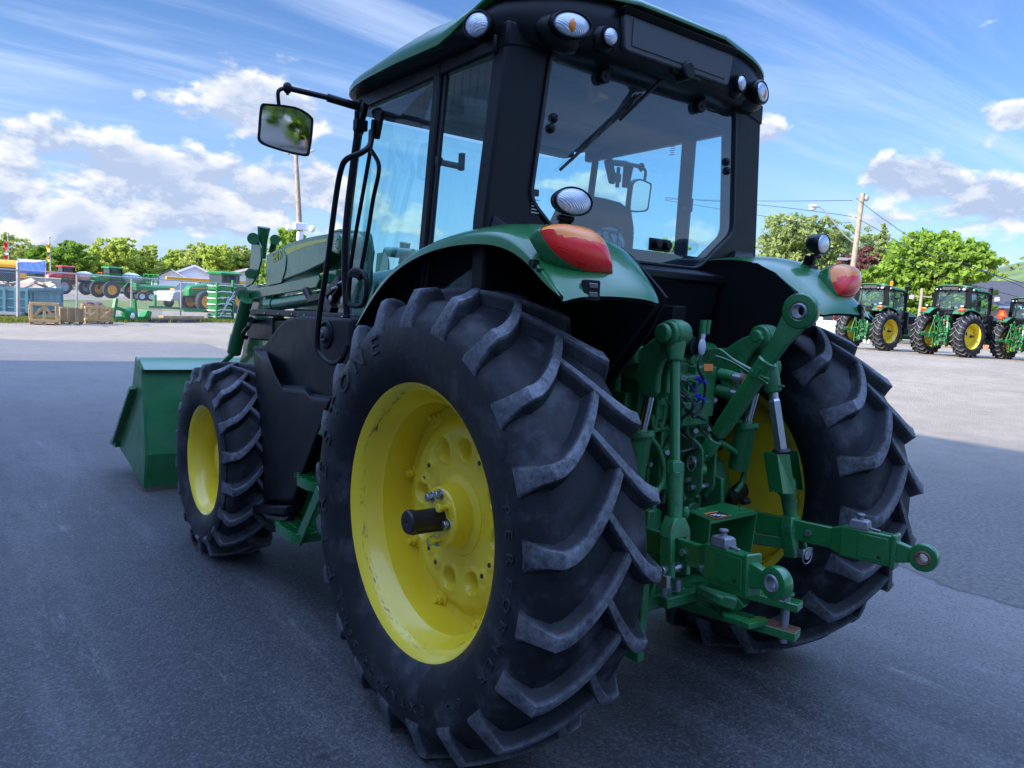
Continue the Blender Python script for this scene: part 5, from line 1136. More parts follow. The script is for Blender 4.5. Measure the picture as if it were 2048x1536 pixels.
# ================================================================== surroundings
rnd = random.Random(11); rng = np.random.default_rng(5)
def leafmat(name, c1, c2, trans=.45):
    m = bpy.data.materials.new(name); m.use_nodes = True; t = NT(m.node_tree)
    geo = t.new('ShaderNodeNewGeometry'); tc = t.new('ShaderNodeTexCoord').outputs['Object']
    f = t.math('ADD', t.math('MULTIPLY', geo.outputs['Random Per Island'], .55), t.math('MULTIPLY', t.mapr(t.noise(tc, .55, 4, .6), .3, .7), .45))
    c = t.mix(f, c1, c2)
    d = t.new('ShaderNodeBsdfDiffuse', i_Color=c); tr = t.new('ShaderNodeBsdfTranslucent', i_Color=t.mix(.5, c, (c2[0]*1.3, c2[1]*1.25, c2[2]*.6)))
    mx = t.new('ShaderNodeMixShader', i_0=trans, i_1=d.outputs[0], i_2=tr.outputs[0]); t.new('ShaderNodeOutputMaterial', i_0=mx.outputs[0]); return m
L = {'spring': leafmat('spring_leaves', (.24, .31, .06), (.52, .62, .15)), 'bright': leafmat('maple_leaves', (.13, .235, .035), (.33, .48, .09)), 'deep': leafmat('deep_green_leaves', (.08, .16, .03), (.24, .38, .07)),
     'olive': leafmat('olive_leaves', (.24, .28, .09), (.48, .54, .18)), 'pine': leafmat('pine_needles', (.17, .22, .09), (.40, .48, .20)), 'red': leafmat('purple_leaves', (.09, .035, .04), (.26, .11, .11))}
M['bark'] = mat('bark', (.10, .078, .06), .9, var=.3, vscale=8, bump=.5, bscale=12)
M['pole'] = mat('weathered_pole', (.30, .25, .19), .85, var=.25, vscale=4, bump=.3)
M['wood'] = mat('crate_wood', (.46, .31, .15), .75, var=.25, vscale=3, bump=.1)
M['woodold'] = mat('old_crate_wood', (.30, .21, .12), .8, var=.25, vscale=3)
M['galv'] = mat('galvanised_steel', (.42, .43, .44), .45, metal=.6, var=.1)
M['teal'] = mat('teal_dumpster_paint', (.075, .22, .26), .5, var=.2, vscale=1.5, dirt=(.12, .11, .10), dirt_amt=.4, dscale=1.2)
M['fargreen'] = mat('far_green_paint', (.012, .20, .045), .4, var=.15, vscale=1)
M['farred'] = mat('red_machine_paint', (.42, .022, .022), .4, var=.15, vscale=1)
M['farorange'] = mat('orange_red_paint', (.60, .075, .02), .45)
M['faryellow'] = mat('yellow_machine_paint', (.75, .34, .012), .4, var=.1)
M['busyellow'] = mat('bus_yellow', (.78, .36, .015), .4)
M['white'] = mat('white_siding', (.68, .70, .76), .6, var=.04)
M['beige'] = mat('beige_siding', (.52, .46, .36), .6, var=.04)
M['roofdark'] = mat('dark_shingles', (.045, .050, .065), .85, var=.2, vscale=5)
M['roofred'] = mat('reddish_roof', (.32, .15, .11), .8, var=.2)
M['bluetarp'] = mat('blue_tarp', (.02, .10, .62), .5, var=.2, vscale=2)
M['tyrefar'] = mat('far_tyre', (.035, .035, .037), .8)
M['carwhite'] = mat('white_car_paint', (.42, .43, .45), .3, coat=.5)
M['darkglass'] = mat('dark_glass', (.03, .045, .06), .08, spec=.8)
M['wrap'] = mat('white_plastic_wrap', (.62, .64, .64), .35, var=.1)
M['debris'] = mat('scrap_board', (.52, .42, .33), .8, var=.35, vscale=2)
M['metalwall'] = mat('painted_metal_cladding', (.50, .51, .52), .45, var=.06, vscale=.6)
M['grass'] = leafmat('grass_blades', (.10, .12, .022), (.26, .29, .07), .3)

def crown(blobs, n, size, seed, density_in=.35, droop=0):
    """leaf quads clumped round a set of ellipsoids: (centre, radii)"""
    r = np.random.default_rng(seed); V = []
    vol = np.array([b[1][0]*b[1][1]*b[1][2] for b in blobs])**.66; cnt = (n*vol/vol.sum()).astype(int)+8
    for (c, rad), k in zip(blobs, cnt):
        nc = max(6, k//26); d = r.normal(size=(nc, 3)); d /= np.linalg.norm(d, axis=1)[:, None]
        rr = 1-density_in*r.random(nc)**1.5; cc = np.array(c)+d*rr[:, None]*np.array(rad)*(.88+.24*r.random(nc))[:, None]
        idx = r.integers(0, nc, k); cs = min(rad)*.22*(.6+.8*r.random(nc))
        off = r.normal(size=(k, 3)); off /= (np.linalg.norm(off, axis=1)[:, None]+1e-9); off *= (r.random(k)**.4)[:, None]*cs[idx][:, None]*np.array([1.25, 1.25, .75])
        p = cc[idx]+off; V.append(p)
    p = np.concatenate(V); k = len(p)
    a = r.normal(size=(k, 3)); a /= np.linalg.norm(a, axis=1)[:, None]; b = np.cross(a, r.normal(size=(k, 3))); b /= np.linalg.norm(b, axis=1)[:, None]
    s = size*(.6+.8*r.random(k))[:, None]
    q = np.stack([p-a*s-b*s*.55, p+a*s*.3-b*s*.7, p+a*s+b*s*.55, p-a*s*.3+b*s*.7], 1).reshape(-1, 3)
    return q
def quads_obj(name, q, m, parent=None):
    me = bpy.data.meshes.new(name); n = len(q); me.vertices.add(n); me.vertices.foreach_set('co', q.astype(np.float32).ravel())
    me.loops.add(n); me.loops.foreach_set('vertex_index', np.arange(n, dtype=np.int32)); me.polygons.add(n//4)
    me.polygons.foreach_set('loop_start', np.arange(0, n, 4, dtype=np.int32)); me.polygons.foreach_set('loop_total', np.full(n//4, 4, np.int32)); me.update(calc_edges=True); me.validate()
    me.materials.append(m); o = bpy.data.objects.new(name, me); C.objects.link(o); o.parent = parent; return o
def tree(name, label, px, D, H, W, kind, seed, n=5000, leaf=.22, base=.18, shape='round', group=None, cat='tree', zoff=0):
    p = GP(px, D); p[2] += zoff; t = empty(name, p); r = random.Random(seed)
    tag(t, label, cat, group)
    g = MB(); g.tube(smooth_path([(0, 0, -.3), (r.uniform(-.1, .1), 0, H*.25), (r.uniform(-.2, .2), r.uniform(-.2, .2), H*.55), (0, 0, H*.9)], 3), [H*.028*(1-.085*k) for k in range(10)], 8)
    blobs = []
    if shape == 'round':
        for k in range(13):
            a = r.uniform(0, 2*PI); rr = W*.30*math.sqrt(r.random()); zz = H*(base+.10+(1-base-.22)*r.random()); tp = 1-.55*max(0, (zz/H-.55)/.45)
            x, y = rr*math.cos(a)*tp*1.15, rr*math.sin(a)*tp*1.15; s = W*r.uniform(.15, .25)*(.75+.25*tp); blobs.append(((x, y, zz), (s, s, s*r.uniform(.6, .85))))
            g.tube([(0, 0, max(H*.15, zz-H*.18)), (x*.6, y*.6, zz-H*.03), (x, y, zz+s*.3)], [H*.011, H*.006, H*.003], 6)
        blobs.append(((0, 0, H*.62), (W*.32, W*.32, H*.26)))
    elif shape == 'pine':
        for k in range(16):
            f = k/15; zz = H*(.16+.80*f); rr = W*.46*(1-f)**.75+.15
            for j in range(5):
                a = r.uniform(0, 2*PI); ln = rr*r.uniform(.6, 1.05); x, y = ln*math.cos(a)*.62, ln*math.sin(a)*.62
                blobs.append(((x, y, zz+r.uniform(-.2, .3)), (ln*.46+.2, ln*.46+.2, H*.042)))
                g.tube([(0, 0, zz-.1), (x*1.3, y*1.3, zz+.05)], [H*.006, H*.002], 5)
    elif shape == 'wide':
        for k in range(20):
            x = r.uniform(-.44, .44)*W; y = r.uniform(-.2, .2)*W; f = 1-(abs(x)/(W*.5))**2.2; zz = H*(base+(.80-base)*r.random()*f); s = H*r.uniform(.13, .24); blobs.append(((x, y, zz+s*.2), (s*1.25, s*1.1, s*.8)))
            if k % 2 == 0: g.tube([(x*.4, y*.4, 0), (x*.8, y*.8, zz*.6), (x, y, zz)], [H*.016, H*.010, H*.004], 6)
    tk = g.build('trunk', M['bark'], t, ang=80)
    quads_obj('crown', crown(blobs, n, leaf, seed), L[kind], t)
    return t
# --- left horizon: a row of spring trees
specs = [(-25, 120, 7.6, 9, 'olive', 'round'), (40, 135, 8.2, 12, 'olive', 'round'), (78, 128, 7.4, 8, 'deep', 'round'), (142, 118, 8.8, 7.5, 'deep', 'round'), (192, 125, 8.4, 9, 'spring', 'round'), (232, 122, 9.4, 9.5, 'spring', 'round'), (272, 128, 8.9, 9, 'spring', 'round'),
         (306, 138, 7.6, 8, 'olive', 'round'), (335, 145, 7.4, 9, 'deep', 'round'), (362, 130, 8.3, 7.5, 'spring', 'round'), (398, 128, 9.0, 9, 'olive', 'round'), (432, 124, 9.8, 9, 'spring', 'round'), (470, 128, 9.2, 9, 'olive', 'round'), (505, 130, 8.8, 9, 'spring', 'round'),
         (578, 92, 9.6, 8.5, 'bright', 'round'), (640, 110, 8.5, 9, 'spring', 'round')]
tl_lab = ['olive green tree at the left edge of the far treeline', 'broad olive tree standing behind the red and white flag', 'small dark green tree beside the yellow flag pole', 'rounded dark green tree between the flag pole and the big spring trees', 'light green tree rising behind the red sprayer', 'tallest light green tree behind the two sprayers', 'light green tree right above the green sprayer cab',
          'thin olive tree left of the white house roof', 'low dark tree behind the white house', 'light green tree behind the white house gable', 'olive tree over the right end of the white house', 'tall spreading spring green tree right of the white house', 'olive tree above the reddish roofed building', 'spring green tree partly hidden by the loader knee', 'yellow green tree showing above the loader arm', 'pale green tree seen low through the cab windows']
for i, (px, D, H, W, k, s) in enumerate(specs):
    tree('broadleaf_tree', tl_lab[i], px, D, H*.89+.2, W, k, 30+i, n=8000, leaf=.22, base=.05, shape=s, group='trees along the left horizon', zoff=-.3)
o = quads_obj('tree_belt', crown([((GP(px, 150+10*math.sin(px)))+np.array([0, 0, 2.0]), (9, 7, 3.0+.8*math.sin(px*.7))) for px in range(-200, 760, 42)], 17000, .30, 77), L['olive']); tag(o, 'dense low undergrowth running behind the far treeline', 'woodland', kind='stuff')
# --- right-hand trees
tree('soft_pine', 'tall pale green tree just right of the cab pillar', 1578, 76, 11.3, 11.5, 'pine', 51, n=24000, leaf=.16, shape='round', base=.05, group='pines behind the utility pole')
tree('soft_pine', 'second pale green tree, left of the utility pole', 1650, 80, 11.4, 10.5, 'pine', 52, n=21000, leaf=.16, shape='round', base=.05, group='pines behind the utility pole')
tree('pine_tree', 'sparse umbrella shaped pine right of the utility pole', 1752, 92, 12.6, 11, 'pine', 53, n=9000, leaf=.22, shape='pine', group='pines behind the utility pole')
tree('pine_tree', 'low pine at the left beside the cab pillar', 1532, 82, 8.5, 10, 'pine', 57, n=8000, leaf=.20, shape='pine', group='pines behind the utility pole')
tree('purple_tree', 'small dark purple leaved tree beside the utility pole', 1726, 60, 7.3, 4.6, 'red', 54, n=7500, leaf=.14, base=.10)
tree('maple_tree', 'large bright yellow green maple behind the parked tractors', 1850, 52, 8.2, 8.7, 'bright', 55, n=24000, leaf=.15, base=.05)
tree('maple_tree', 'lower bright green maple limb mass left of the big maple', 1785, 58, 5.6, 4.4, 'bright', 56, n=7000, leaf=.17, base=.05)
tree('broadleaf_tree', 'green tree behind the leftmost parked tractor', 1665, 70, 6.0, 7.5, 'spring', 58, n=5000, leaf=.2, base=.05)
for i, (px, D, H, W) in enumerate(((1240, 110, 9, 10), (1340, 95, 10.5, 7), (1420, 100, 9.5, 7), (1120, 120, 8, 12), (900, 130, 8, 14))):
    tree('broadleaf_tree', ['green tree low in the rear window beside the seat', 'bushy green tree seen through the rear window right of the latch', 'green tree seen at the right edge of the rear window', 'pale tree hidden behind the fender lamp', 'far tree behind the cab side windows'][i], px, D, H, W, 'spring', 70+i, n=4200, leaf=.24, base=.05)
# --- far wooded hill on the right
g = MB(); az0, az1 = 20, 100; rows = []
for j in range(9):
    f = j/8; row = []
    for i in range(41):
        a = R_(az0+(az1-az0)*i/40); d = 420+330*f; row.append((CAM[0]+d*math.sin(a), CAM[1]+d*math.cos(a), .2+104*smooth01(f)*(.22+.78*smooth01((i-18)/16))+2*math.sin(i*1.3+j)))
    rows.append(row)
g.loft(rows, False, False); hm = mat('wooded_hill', (.10, .15, .05), .95, var=.45, vscale=.05, bump=1.0, bscale=.25)
tag(g.build('hill', hm, ang=180, recalc=False), kind='structure')
tp = []
for k in range(420):
    i = rng.random()*40; f = rng.random(); a = R_(az0+(az1-az0)*i/40); d = 425+325*f
    if i < 14: continue
    tp.append((np.array([CAM[0]+d*math.sin(a), CAM[1]+d*math.cos(a), 4+104*smooth01(f)*(.22+.78*smooth01((i-18)/16))]), (7, 7, 5)))
tag(quads_obj('hill_woods', crown(tp, 30000, 1.1, 9), L['olive']), 'hazy green woods covering the far hill', 'woodland', kind='stuff')

# --- utility poles and wires
def pole(name, label, px, D, top_py, lean=(0, 0), r=.15):
    p = GP(px, D); hor = 768-(-(CF[2]*FPX+CR[2]*(px-1024))/CU[2]); H = 1.66-p[2]+(hor-top_py)/FPX*D
    t = empty(name, p); tag(t, label, 'utility pole')
    MB().tube([(0, 0, -.3), (lean[0], lean[1], H)], [r*1.15, r*.8], 12).build('post', M['pole'], t); return t, p, H
sl_, cr_ = CR.copy(), unit((CR[0], CR[1], 0))
t, p, H = pole('utility_pole', 'wooden pole with security cameras and twin floodlights left of the cab', 607, 50, 316, tuple(-cr_[:2]*.75))
topv = -cr_*.75+np.array([0, 0, H])
for s in (-1, 1):
    g = MB().bar(topv+np.array([0, 0, -.15]), topv+cr_*s*.75+np.array([0, 0, .05]), .06, .06); g.bar(topv+cr_*s*.45+np.array([0, 0, .0]), topv+cr_*s*1.15+np.array([0, 0, .35*1]), .22, .10); g.build('floodlight', M['galv'], t, bevel=.01)
g = MB(); zc = 1.66-p[2]+(584-455)/FPX*50; g.box(-cr_*.35+np.array([0, 0, zc]), (.9, .5, .45)); g.box(-cr_*.35+np.array([0, 0, zc-.6]), (.35, .35, .6)); g.build('camera_box', M['white'], t, bevel=.05)
for s in (-1, 1): MB().ell(-cr_*.35+cr_*s*.75+np.array([0, 0, zc-.1]), (.2, .2, .22), 12, 8).build('security_camera', M['white'], t)
g = MB().tube([-cr_*.1+cr_*.2+np.array([0, 0, 2]), topv+cr_*.17-np.array([0, 0, .8])], .035, 6); g.build('conduit', M['galv'], t)
t, p, H = pole('utility_pole', 'leaning wooden utility pole with curved street lamp arm on the right', 1694, 48, 390, tuple(cr_[:2]*.30), .17)
top = p+cr_*.30+np.array([0, 0, H]); lc = lambda f, a=0, b=0: cr_*(.30*f+a)+np.array([0, 0, H*f+b])
g = MB().tube(smooth_path([lc(.66), lc(.72, -.8), lc(.82, -1.7), lc(.88, -2.3), lc(.90, -2.7)], 4), .045, 8); g.build('lamp_arm', M['galv'], t)
g = MB().ell(lc(.895, -2.85, 0), (.42, .25, .12), 16, 8); g.ell(lc(.885, -2.9, -.06), (.22, .18, .12), 12, 8); g.build('street_lamp_head', M['white'], t)
g = MB().ell(lc(.97, .25), (.16, .16, .2), 12, 8); g.bar(lc(.56, 0), lc(.56, -.85), .10, .10); g.bar(lc(.555, -.4), lc(.555, -.95), .25, .12); g.build('insulator', M['galv'], t)
def wire(pts, label, r=.018):
    tag(MB().tube(smooth_path(pts, 6), r, 5).build('power_line', M['decal_k'], ang=180), label, 'cable', 'overhead wires at the right pole')
def wp(px, py, D):
    d = CF*FPX + CR*(px-1024) - CU*(py-768); return CAM+d/FPX*D
for (a, b, lab) in ((((1330, 398, 60), (1520, 402, 54), (1705, 401, 48)), 0, 'uppermost wire running left from the pole top'), (((1330, 395, 62), (1520, 410, 55), (1640, 424, 50), (1703, 433, 48)), 0, 'second wire sagging left to the pole'), (((1330, 400, 60), (1520, 431, 54), (1620, 446, 50), (1702, 445, 48)), 0, 'third and lowest wire left of the pole'),
                    (((1712, 396, 48), (1770, 440, 44), (1850, 490, 40), (2060, 580, 33)), 0, 'wire dropping right from the pole top'), (((1710, 434, 48), (1760, 462, 45), (1830, 500, 41), (2060, 570, 33)), 0, 'wire dropping right from below the lamp arm'), (((1708, 466, 48), (1790, 510, 44), (1900, 556, 40), (2060, 600, 34)), 0, 'lowest wire dropping right across the maple')):
    wire([wp(*q) for q in a], lab)
t, p, H = pole('utility_pole', 'small pale pole standing between the two larger parked tractors', 1842, 46, 577, (0, 0), .10)
MB().bar((-.6*cr_)+np.array([0, 0, H*.86]), (.6*cr_)+np.array([0, 0, H*.86]), .08, .08).build('crossarm', M['pole'], t)

# --- chain-link fence along the yard
def linkmat():
    m = bpy.data.materials.new('chain_link_wire'); m.use_nodes = True; t = NT(m.node_tree); tc = t.new('ShaderNodeTexCoord').outputs['Object']; s = t.new('ShaderNodeSeparateXYZ', i_0=tc)
    u = t.math('MULTIPLY', s.outputs[0], 14.0); v = t.math('MULTIPLY', s.outputs[2], 14.0)
    f1 = t.math('ABSOLUTE', t.math('SUBTRACT', t.math('FRACT', t.math('ADD', u, v)), .5)); f2 = t.math('ABSOLUTE', t.math('SUBTRACT', t.math('FRACT', t.math('SUBTRACT', u, v)), .5))
    al = t.math('LESS_THAN', t.math('MINIMUM', f1, f2), .045)
    b = t.new('ShaderNodeBsdfPrincipled', i_Roughness=.5); t.put(b, 'Base Color', (.40, .42, .44)); b.inputs['Metallic'].default_value = .5
    mx = t.new('ShaderNodeMixShader', i_0=al, i_1=t.new('ShaderNodeBsdfTransparent').outputs[0], i_2=b.outputs[0]); t.new('ShaderNodeOutputMaterial', i_0=mx.outputs[0]); return m
LM = linkmat()
fx = empty('chain_link_fence', (0, 0, 0)); tag(fx, 'galvanised chain link fence crossing the yard behind the wooden crates', 'fence')
fpx = [(-200, 640), (-80, 640), (37, 641), (153, 642), (261, 643), (359, 643), (447, 641), (530, 640), (610, 640), (700, 640), (800, 640), (920, 642)]
fpt = []
a0, a1 = GY(37, 641), GY(447, 642); 
for (px, py) in fpx:                   # posts on one straight line
    d = CF*FPX + CR*(px-1024); n2 = np.array([-(a1-a0)[1], (a1-a0)[0]]); tt = ((a0-CAM)[:2] @ n2)/(d[:2] @ n2); q = CAM+d*tt; fpt.append(np.array([q[0], q[1], hz(q[0], q[1])]))
for i, q in enumerate(fpt):
    big = i == 2
    g = MB().cyl(q+np.array([0, 0, -.1]), q+np.array([0, 0, 2.10 if big else 1.88]), .065 if big else .036, 10)
    if big: g.ell(q+np.array([0, 0, 2.12]), (.075, .075, .06), 10, 6)
    g.build('fence_post', M['galv'], fx)
    if i:
        a, b = fpt[i-1], q; up = np.array([0, 0, 1.86])
        g = MB().tube([a+up, b+up], .026, 8); g.build('top_rail', M['galv'], fx)
        ln = np.linalg.norm(b-a); o = MB().add([(0, 0, .03), (ln, 0, .03), (ln, 0, 1.84), (0, 0, 1.84)], [(0, 1, 2, 3)]).build('wire_mesh', LM, fx, flat=True, recalc=False)
        o.location = tuple(a); o.rotation_euler = (0, 0, math.atan2(b[1]-a[1], b[0]-a[0]))
# ground cover: weeds along the fence, lawns beyond
def strip(name, a, b, w_, m, kind='structure', z_=.006, label=None, cat=None):
    a, b = np.array(a, float), np.array(b, float); d = unit((b-a)[:2]); n2 = np.array([-d[1], d[0]]); k = max(2, int(np.linalg.norm(b-a)/1.0)); L_, R2 = [], []
    for i in range(k+1):
        q = a[:2]+(b-a)[:2]*i/k
        for side, lst in ((1, L_), (-1, R2)):
            ww = w_*.5*(1+.35*math.sin(i*1.7+side)+.2*math.sin(i*3.1)); s = q+n2*side*ww; lst.append((s[0], s[1], hz(s[0], s[1])+z_))
    g = MB().loft([L_, R2], False, False); o = g.build(name, m, ang=180, recalc=False); tag(o, label, cat, kind=kind); return o
gm = mat('lawn_grass', (.12, .155, .035), .95, var=.35, vscale=.8, bump=.6, bscale=8)
gm2 = mat('weedy_verge', (.16, .155, .075), .95, var=.35, vscale=1.5, bump=.6, bscale=10)
strip('grass_verge', fpt[1]+[-.3, -.7, 0], fpt[-1]+[-.3, -.7, 0], 1.5, gm2)
def tufts(name, pts, n, h, seed, label):
    r = np.random.default_rng(seed); q = []
    for _ in range(n):
        k = r.integers(0, len(pts)-1); f = r.random(); p = pts[k]*(1-f)+pts[k+1]*f + np.array([r.normal()*.45-.3, r.normal()*.45-.45, 0]); p[2] = hz(p[0], p[1])
        c_ = r.integers(4, 9)
        for _ in range(c_):
            a = r.random()*2*PI; w2 = .012+.015*r.random(); hh = h*(.4+r.random()); dd = np.array([math.cos(a), math.sin(a), 0]); o_ = p+np.array([r.normal()*.08, r.normal()*.08, -.01]); tip = o_+dd*hh*.4*r.random()+np.array([0, 0, hh]); s2 = np.array([-dd[1], dd[0], 0])*w2
            q += [o_-s2, o_+s2, tip+s2*.3, tip-s2*.3]
    tag(quads_obj(name, np.array(q), M['grass']), label, 'grass', kind='stuff')
tufts('grass_tufts', fpt[1:10], 3800, .13, 3, 'patchy green weeds growing along the fence foot')
A_, B_ = GY(-150, 601), GY(560, 606); strip('lawn', A_, B_, 15, gm)
A_, B_ = GY(-150, 611), GY(26, 613); strip('lawn', A_, B_, 3, gm, z_=.010)

# --- dumpster with scrap
def oriented(name, label, cat, pos, az, group=None):      # local +Y = heading azimuth az (from +Y towards +X)
    t = empty(name, pos, -R_(az)); tag(t, label, cat, group); return t
f0, f1, bk_ = GY(60, 633), GY(150, 619), None
q0 = f0; dvec = unit((f1-f0)*[1, 1, 0]); 
azd = math.degrees(math.atan2(dvec[0], dvec[1])); t = oriented('dumpster', 'teal open-top dumpster heaped with scrap behind the fence', 'dumpster', f0, azd)
Ld = 7.6; Wd = 2.2; Hd = 1.12
g = MB()
for (x0, x1, y0, y1) in ((-Wd, -Wd+.06, 0, Ld), (-.06, 0, 0, Ld), (-Wd, 0, 0, .06), (-Wd, 0, Ld-.06, Ld)): g.bx(x0, x1, y0, y1, .15, Hd)
g.bx(-Wd, 0, 0, Ld, .12, .2); g.build('body', M['teal'], t, bevel=.01)
g = MB()
for x in (-Wd+.02, 0): g.bar((x, -.05, Hd), (x, Ld+.05, Hd), .12, .12)
for y in (0, Ld): g.bar((-Wd, y, Hd), (0, y, Hd), .12, .12)
for k in range(6): x = -Wd+.1+(Wd-.2)*k/5; g.bx(x-.05, x+.05, -.09, 0, .15, Hd)
for z_ in (.35, .7, 1.05): g.bx(-Wd, 0, -.07, 0, z_-.03, z_+.03)
g.bx(0, .05, .5, Ld-.5, .95, 1.0); g.bx(0, .05, .5, Ld-.5, .40, .46); g.bx(0, .05, .5, .56, .4, 1.0); g.bx(0, .05, Ld-.56, Ld-.5, .4, 1.0); g.build('ribs', M['teal'], t, bevel=.005)
MB().bar((-Wd*.5, -.9, .12), (-Wd*.5, .3, .12), Wd*.8, .10).build('skid', M['galv'], t)
hp = MB()
for k in range(46):
    a = rnd.uniform(0, PI); R = np.array(Matrix.Rotation(a, 3, 'Z') @ Matrix.Rotation(rnd.uniform(-.5, .5), 3, 'X') @ Matrix.Rotation(rnd.uniform(-.5, .5), 3, 'Y'))
    hp.box((-Wd*rnd.uniform(.1, .9), Ld*rnd.uniform(.04, .93), Hd+rnd.uniform(-.14, .20)), (rnd.uniform(.3, 1.1), rnd.uniform(.15, .6), rnd.uniform(.02, .1)), R)
hm_ = bpy.data.materials.new('mixed_scrap'); hm_.use_nodes = True; tt = NT(hm_.node_tree); cr1 = tt.new('ShaderNodeValToRGB', i_0=tt.new('ShaderNodeNewGeometry').outputs['Random Per Island'])
for e_, (p_, c_) in zip([cr1.color_ramp.elements[0], cr1.color_ramp.elements[1], cr1.color_ramp.elements.new(.4), cr1.color_ramp.elements.new(.7)], ((0, (.50, .38, .26, 1)), (1, (.60, .62, .66, 1)), (.4, (.33, .25, .20, 1)), (.7, (.62, .52, .38, 1)))): e_.position = p_; e_.color = c_
bb_ = tt.new('ShaderNodeBsdfPrincipled', i_Roughness=.8); tt.put(bb_, 'Base Color', cr1.outputs[0]); tt.new('ShaderNodeOutputMaterial', i_0=bb_.outputs[0])
hpo = hp.build('scrap_heap', hm_, flat=True); hpo.location = tuple(f0); hpo.rotation_euler = (0, 0, -R_(azd)); tag(hpo, 'jumbled heap of scrap boards filling the teal dumpster', 'scrap', kind='stuff')
# --- crates in front of the fence
def crate(name, label, pA, pB, depth_, H, style, m):
    A2 = GY(*pA); W = (pB[0]-pA[0])/FPX*depth(A2)*.86; az = -6
    t = empty(name, A2, R_(az)); tag(t, label, 'crate', 'crates by the fence')
    b = .09
    g = MB()
    for x in (0, W-b):
        for y in (0, depth_-b): g.bx(x, x+b, y, y+b, .0, H)
    if style != 'solid': g.bx(W*.45, W*.45+b, 0, b*.9, 0, H)
    g.build('corner_posts', m, t, bevel=.006, seg=1)
    g = MB()
    for z_ in ((.10, H-.06) if style != 'solid' else ()):
        g.bx(0, W, -.02, 0.0, z_, z_+b); g.bx(0, W, depth_, depth_+.02, z_, z_+b); g.bx(-.02, 0, 0, depth_, z_, z_+b); g.bx(W, W+.02, 0, depth_, z_, z_+b)
    if style == 'solid':
        for k in range(7): z_ = .10+k*(H-.1)/7; g.bx(0, W, -.02, 0, z_, z_+(H-.1)/7-.012); g.bx(0, W, depth_, depth_+.02, z_, z_+(H-.1)/7-.012); g.bx(-.02, 0, 0, depth_, z_, z_+(H-.1)/7-.012); g.bx(W, W+.02, 0, depth_, z_, z_+(H-.1)/7-.012)
        for x in (W*.3, W*.65): g.bx(x, x+.1, -.04, -.021, .1, H)
    if style == 'cross':
        h2 = .046
        g.bar((b, -.035, .18), (W*.45, -.035, H-.08), .02, b, up=(0, 0, 1)); g.bar((W*.45+b, -.035, H-.08), (W-b, -.035, .18), .02, b); g.bar((W*.45+b, -.055, .2), (W-b, -.055, H-.1), .02, b); g.bar((b, depth_+.04, .18), (W-b, depth_+.04, H-.08), .02, b); g.bx(0, W, -.02, 0, H*.5, H*.5+b)
    if style == 'open':
        g.bar((b, depth_+.035, .2), (W*.5, depth_+.035, H-.1), .02, b); g.bar((W*.5, depth_+.035, H-.1), (W-b, depth_+.035, .2), .02, b); g.bar((-.035, .1, .2), (-.035, depth_-.1, H-.1), .02, b); g.bar((W+.035, .1, .2), (W+.035, depth_-.1, H-.1), .02, b)
    g.build('slats', m, t, bevel=.004, seg=1)
    g = MB().bx(0, W, 0, depth_, .085, .11)
    for x in (.0, W/2-.05, W-.1): g.bx(x, x+.1, 0, depth_, 0, .085)
    g.build('pallet_base', m, t); return t
crate('wooden_crate', 'open wooden crate with broken slats, leftmost by the dumpster', (60, 649), (118, 648), .85, .74, 'open', M['wood'])
crate('wooden_crate', 'closed plank box between the two slatted crates', (121, 648), (167, 647), .7, .60, 'solid', M['woodold'])
crate('wooden_crate', 'slatted crate with diagonal cross braces at the right end', (171, 647), (229, 645), .7, .62, 'cross', M['wood'])
t = crate('wooden_crate', 'small crate with purple sacks behind the cross braced crate', (164, 637), (210, 635), .6, .62, 'solid', M['wood'])
sk = MB().ell((.25, .3, .64), (.22, .25, .10), 12, 8); sk.ell((.62, .3, .63), (.2, .25, .10), 12, 8); sko = sk.build('purple_sack', mat('purple_plastic', (.12, .03, .06), .4)); sko.location = t.location; sko.rotation_euler = t.rotation_euler; tag(sko, 'purple plastic sacks piled in the rear crate', 'sack')
# ------------------------------------------------------------------ machines in the far yard
def far_wheel(parent, c, r, w_, m, ax=(1, 0, 0), name='wheel', tread=True):
    c = np.array(c, float); g = MB().lathe([(-w_/2*.8, r*.55), (-w_/2, r*.7), (-w_/2, r*.9), (-w_*.35, r), (w_*.35, r), (w_/2, r*.9), (w_/2, r*.7), (w_/2*.8, r*.55)], c, ax, n=36)
    if tread:
        for k in range(22):
            a = 2*PI*k/22; y, z_ = math.cos(a), math.sin(a)
            for s in (-1, 1): g.bar(c+np.array([0, y*r*1.0, z_*r*1.0]), c+np.array([s*w_*.5, math.cos(a+.16)*r*.97, math.sin(a+.16)*r*.97]), r*.07, r*.06, up=(0, y, z_))
    o = g.build(name, M['tyrefar'], parent, ang=50)
    g = MB().lathe([(-w_*.42, r*.58), (-w_*.38, r*.52), (-w_*.15, r*.46), (-w_*.1, r*.12), (-w_*.28, r*.1), (-w_*.28, 0)], c, ax, n=28); g.join(MB().lathe([(w_*.42, r*.58), (w_*.38, r*.52), (w_*.15, r*.46), (w_*.1, r*.12), (w_*.28, r*.1), (w_*.28, 0)], c, ax, n=28)); g.build('hub', m, o, ang=40); return o
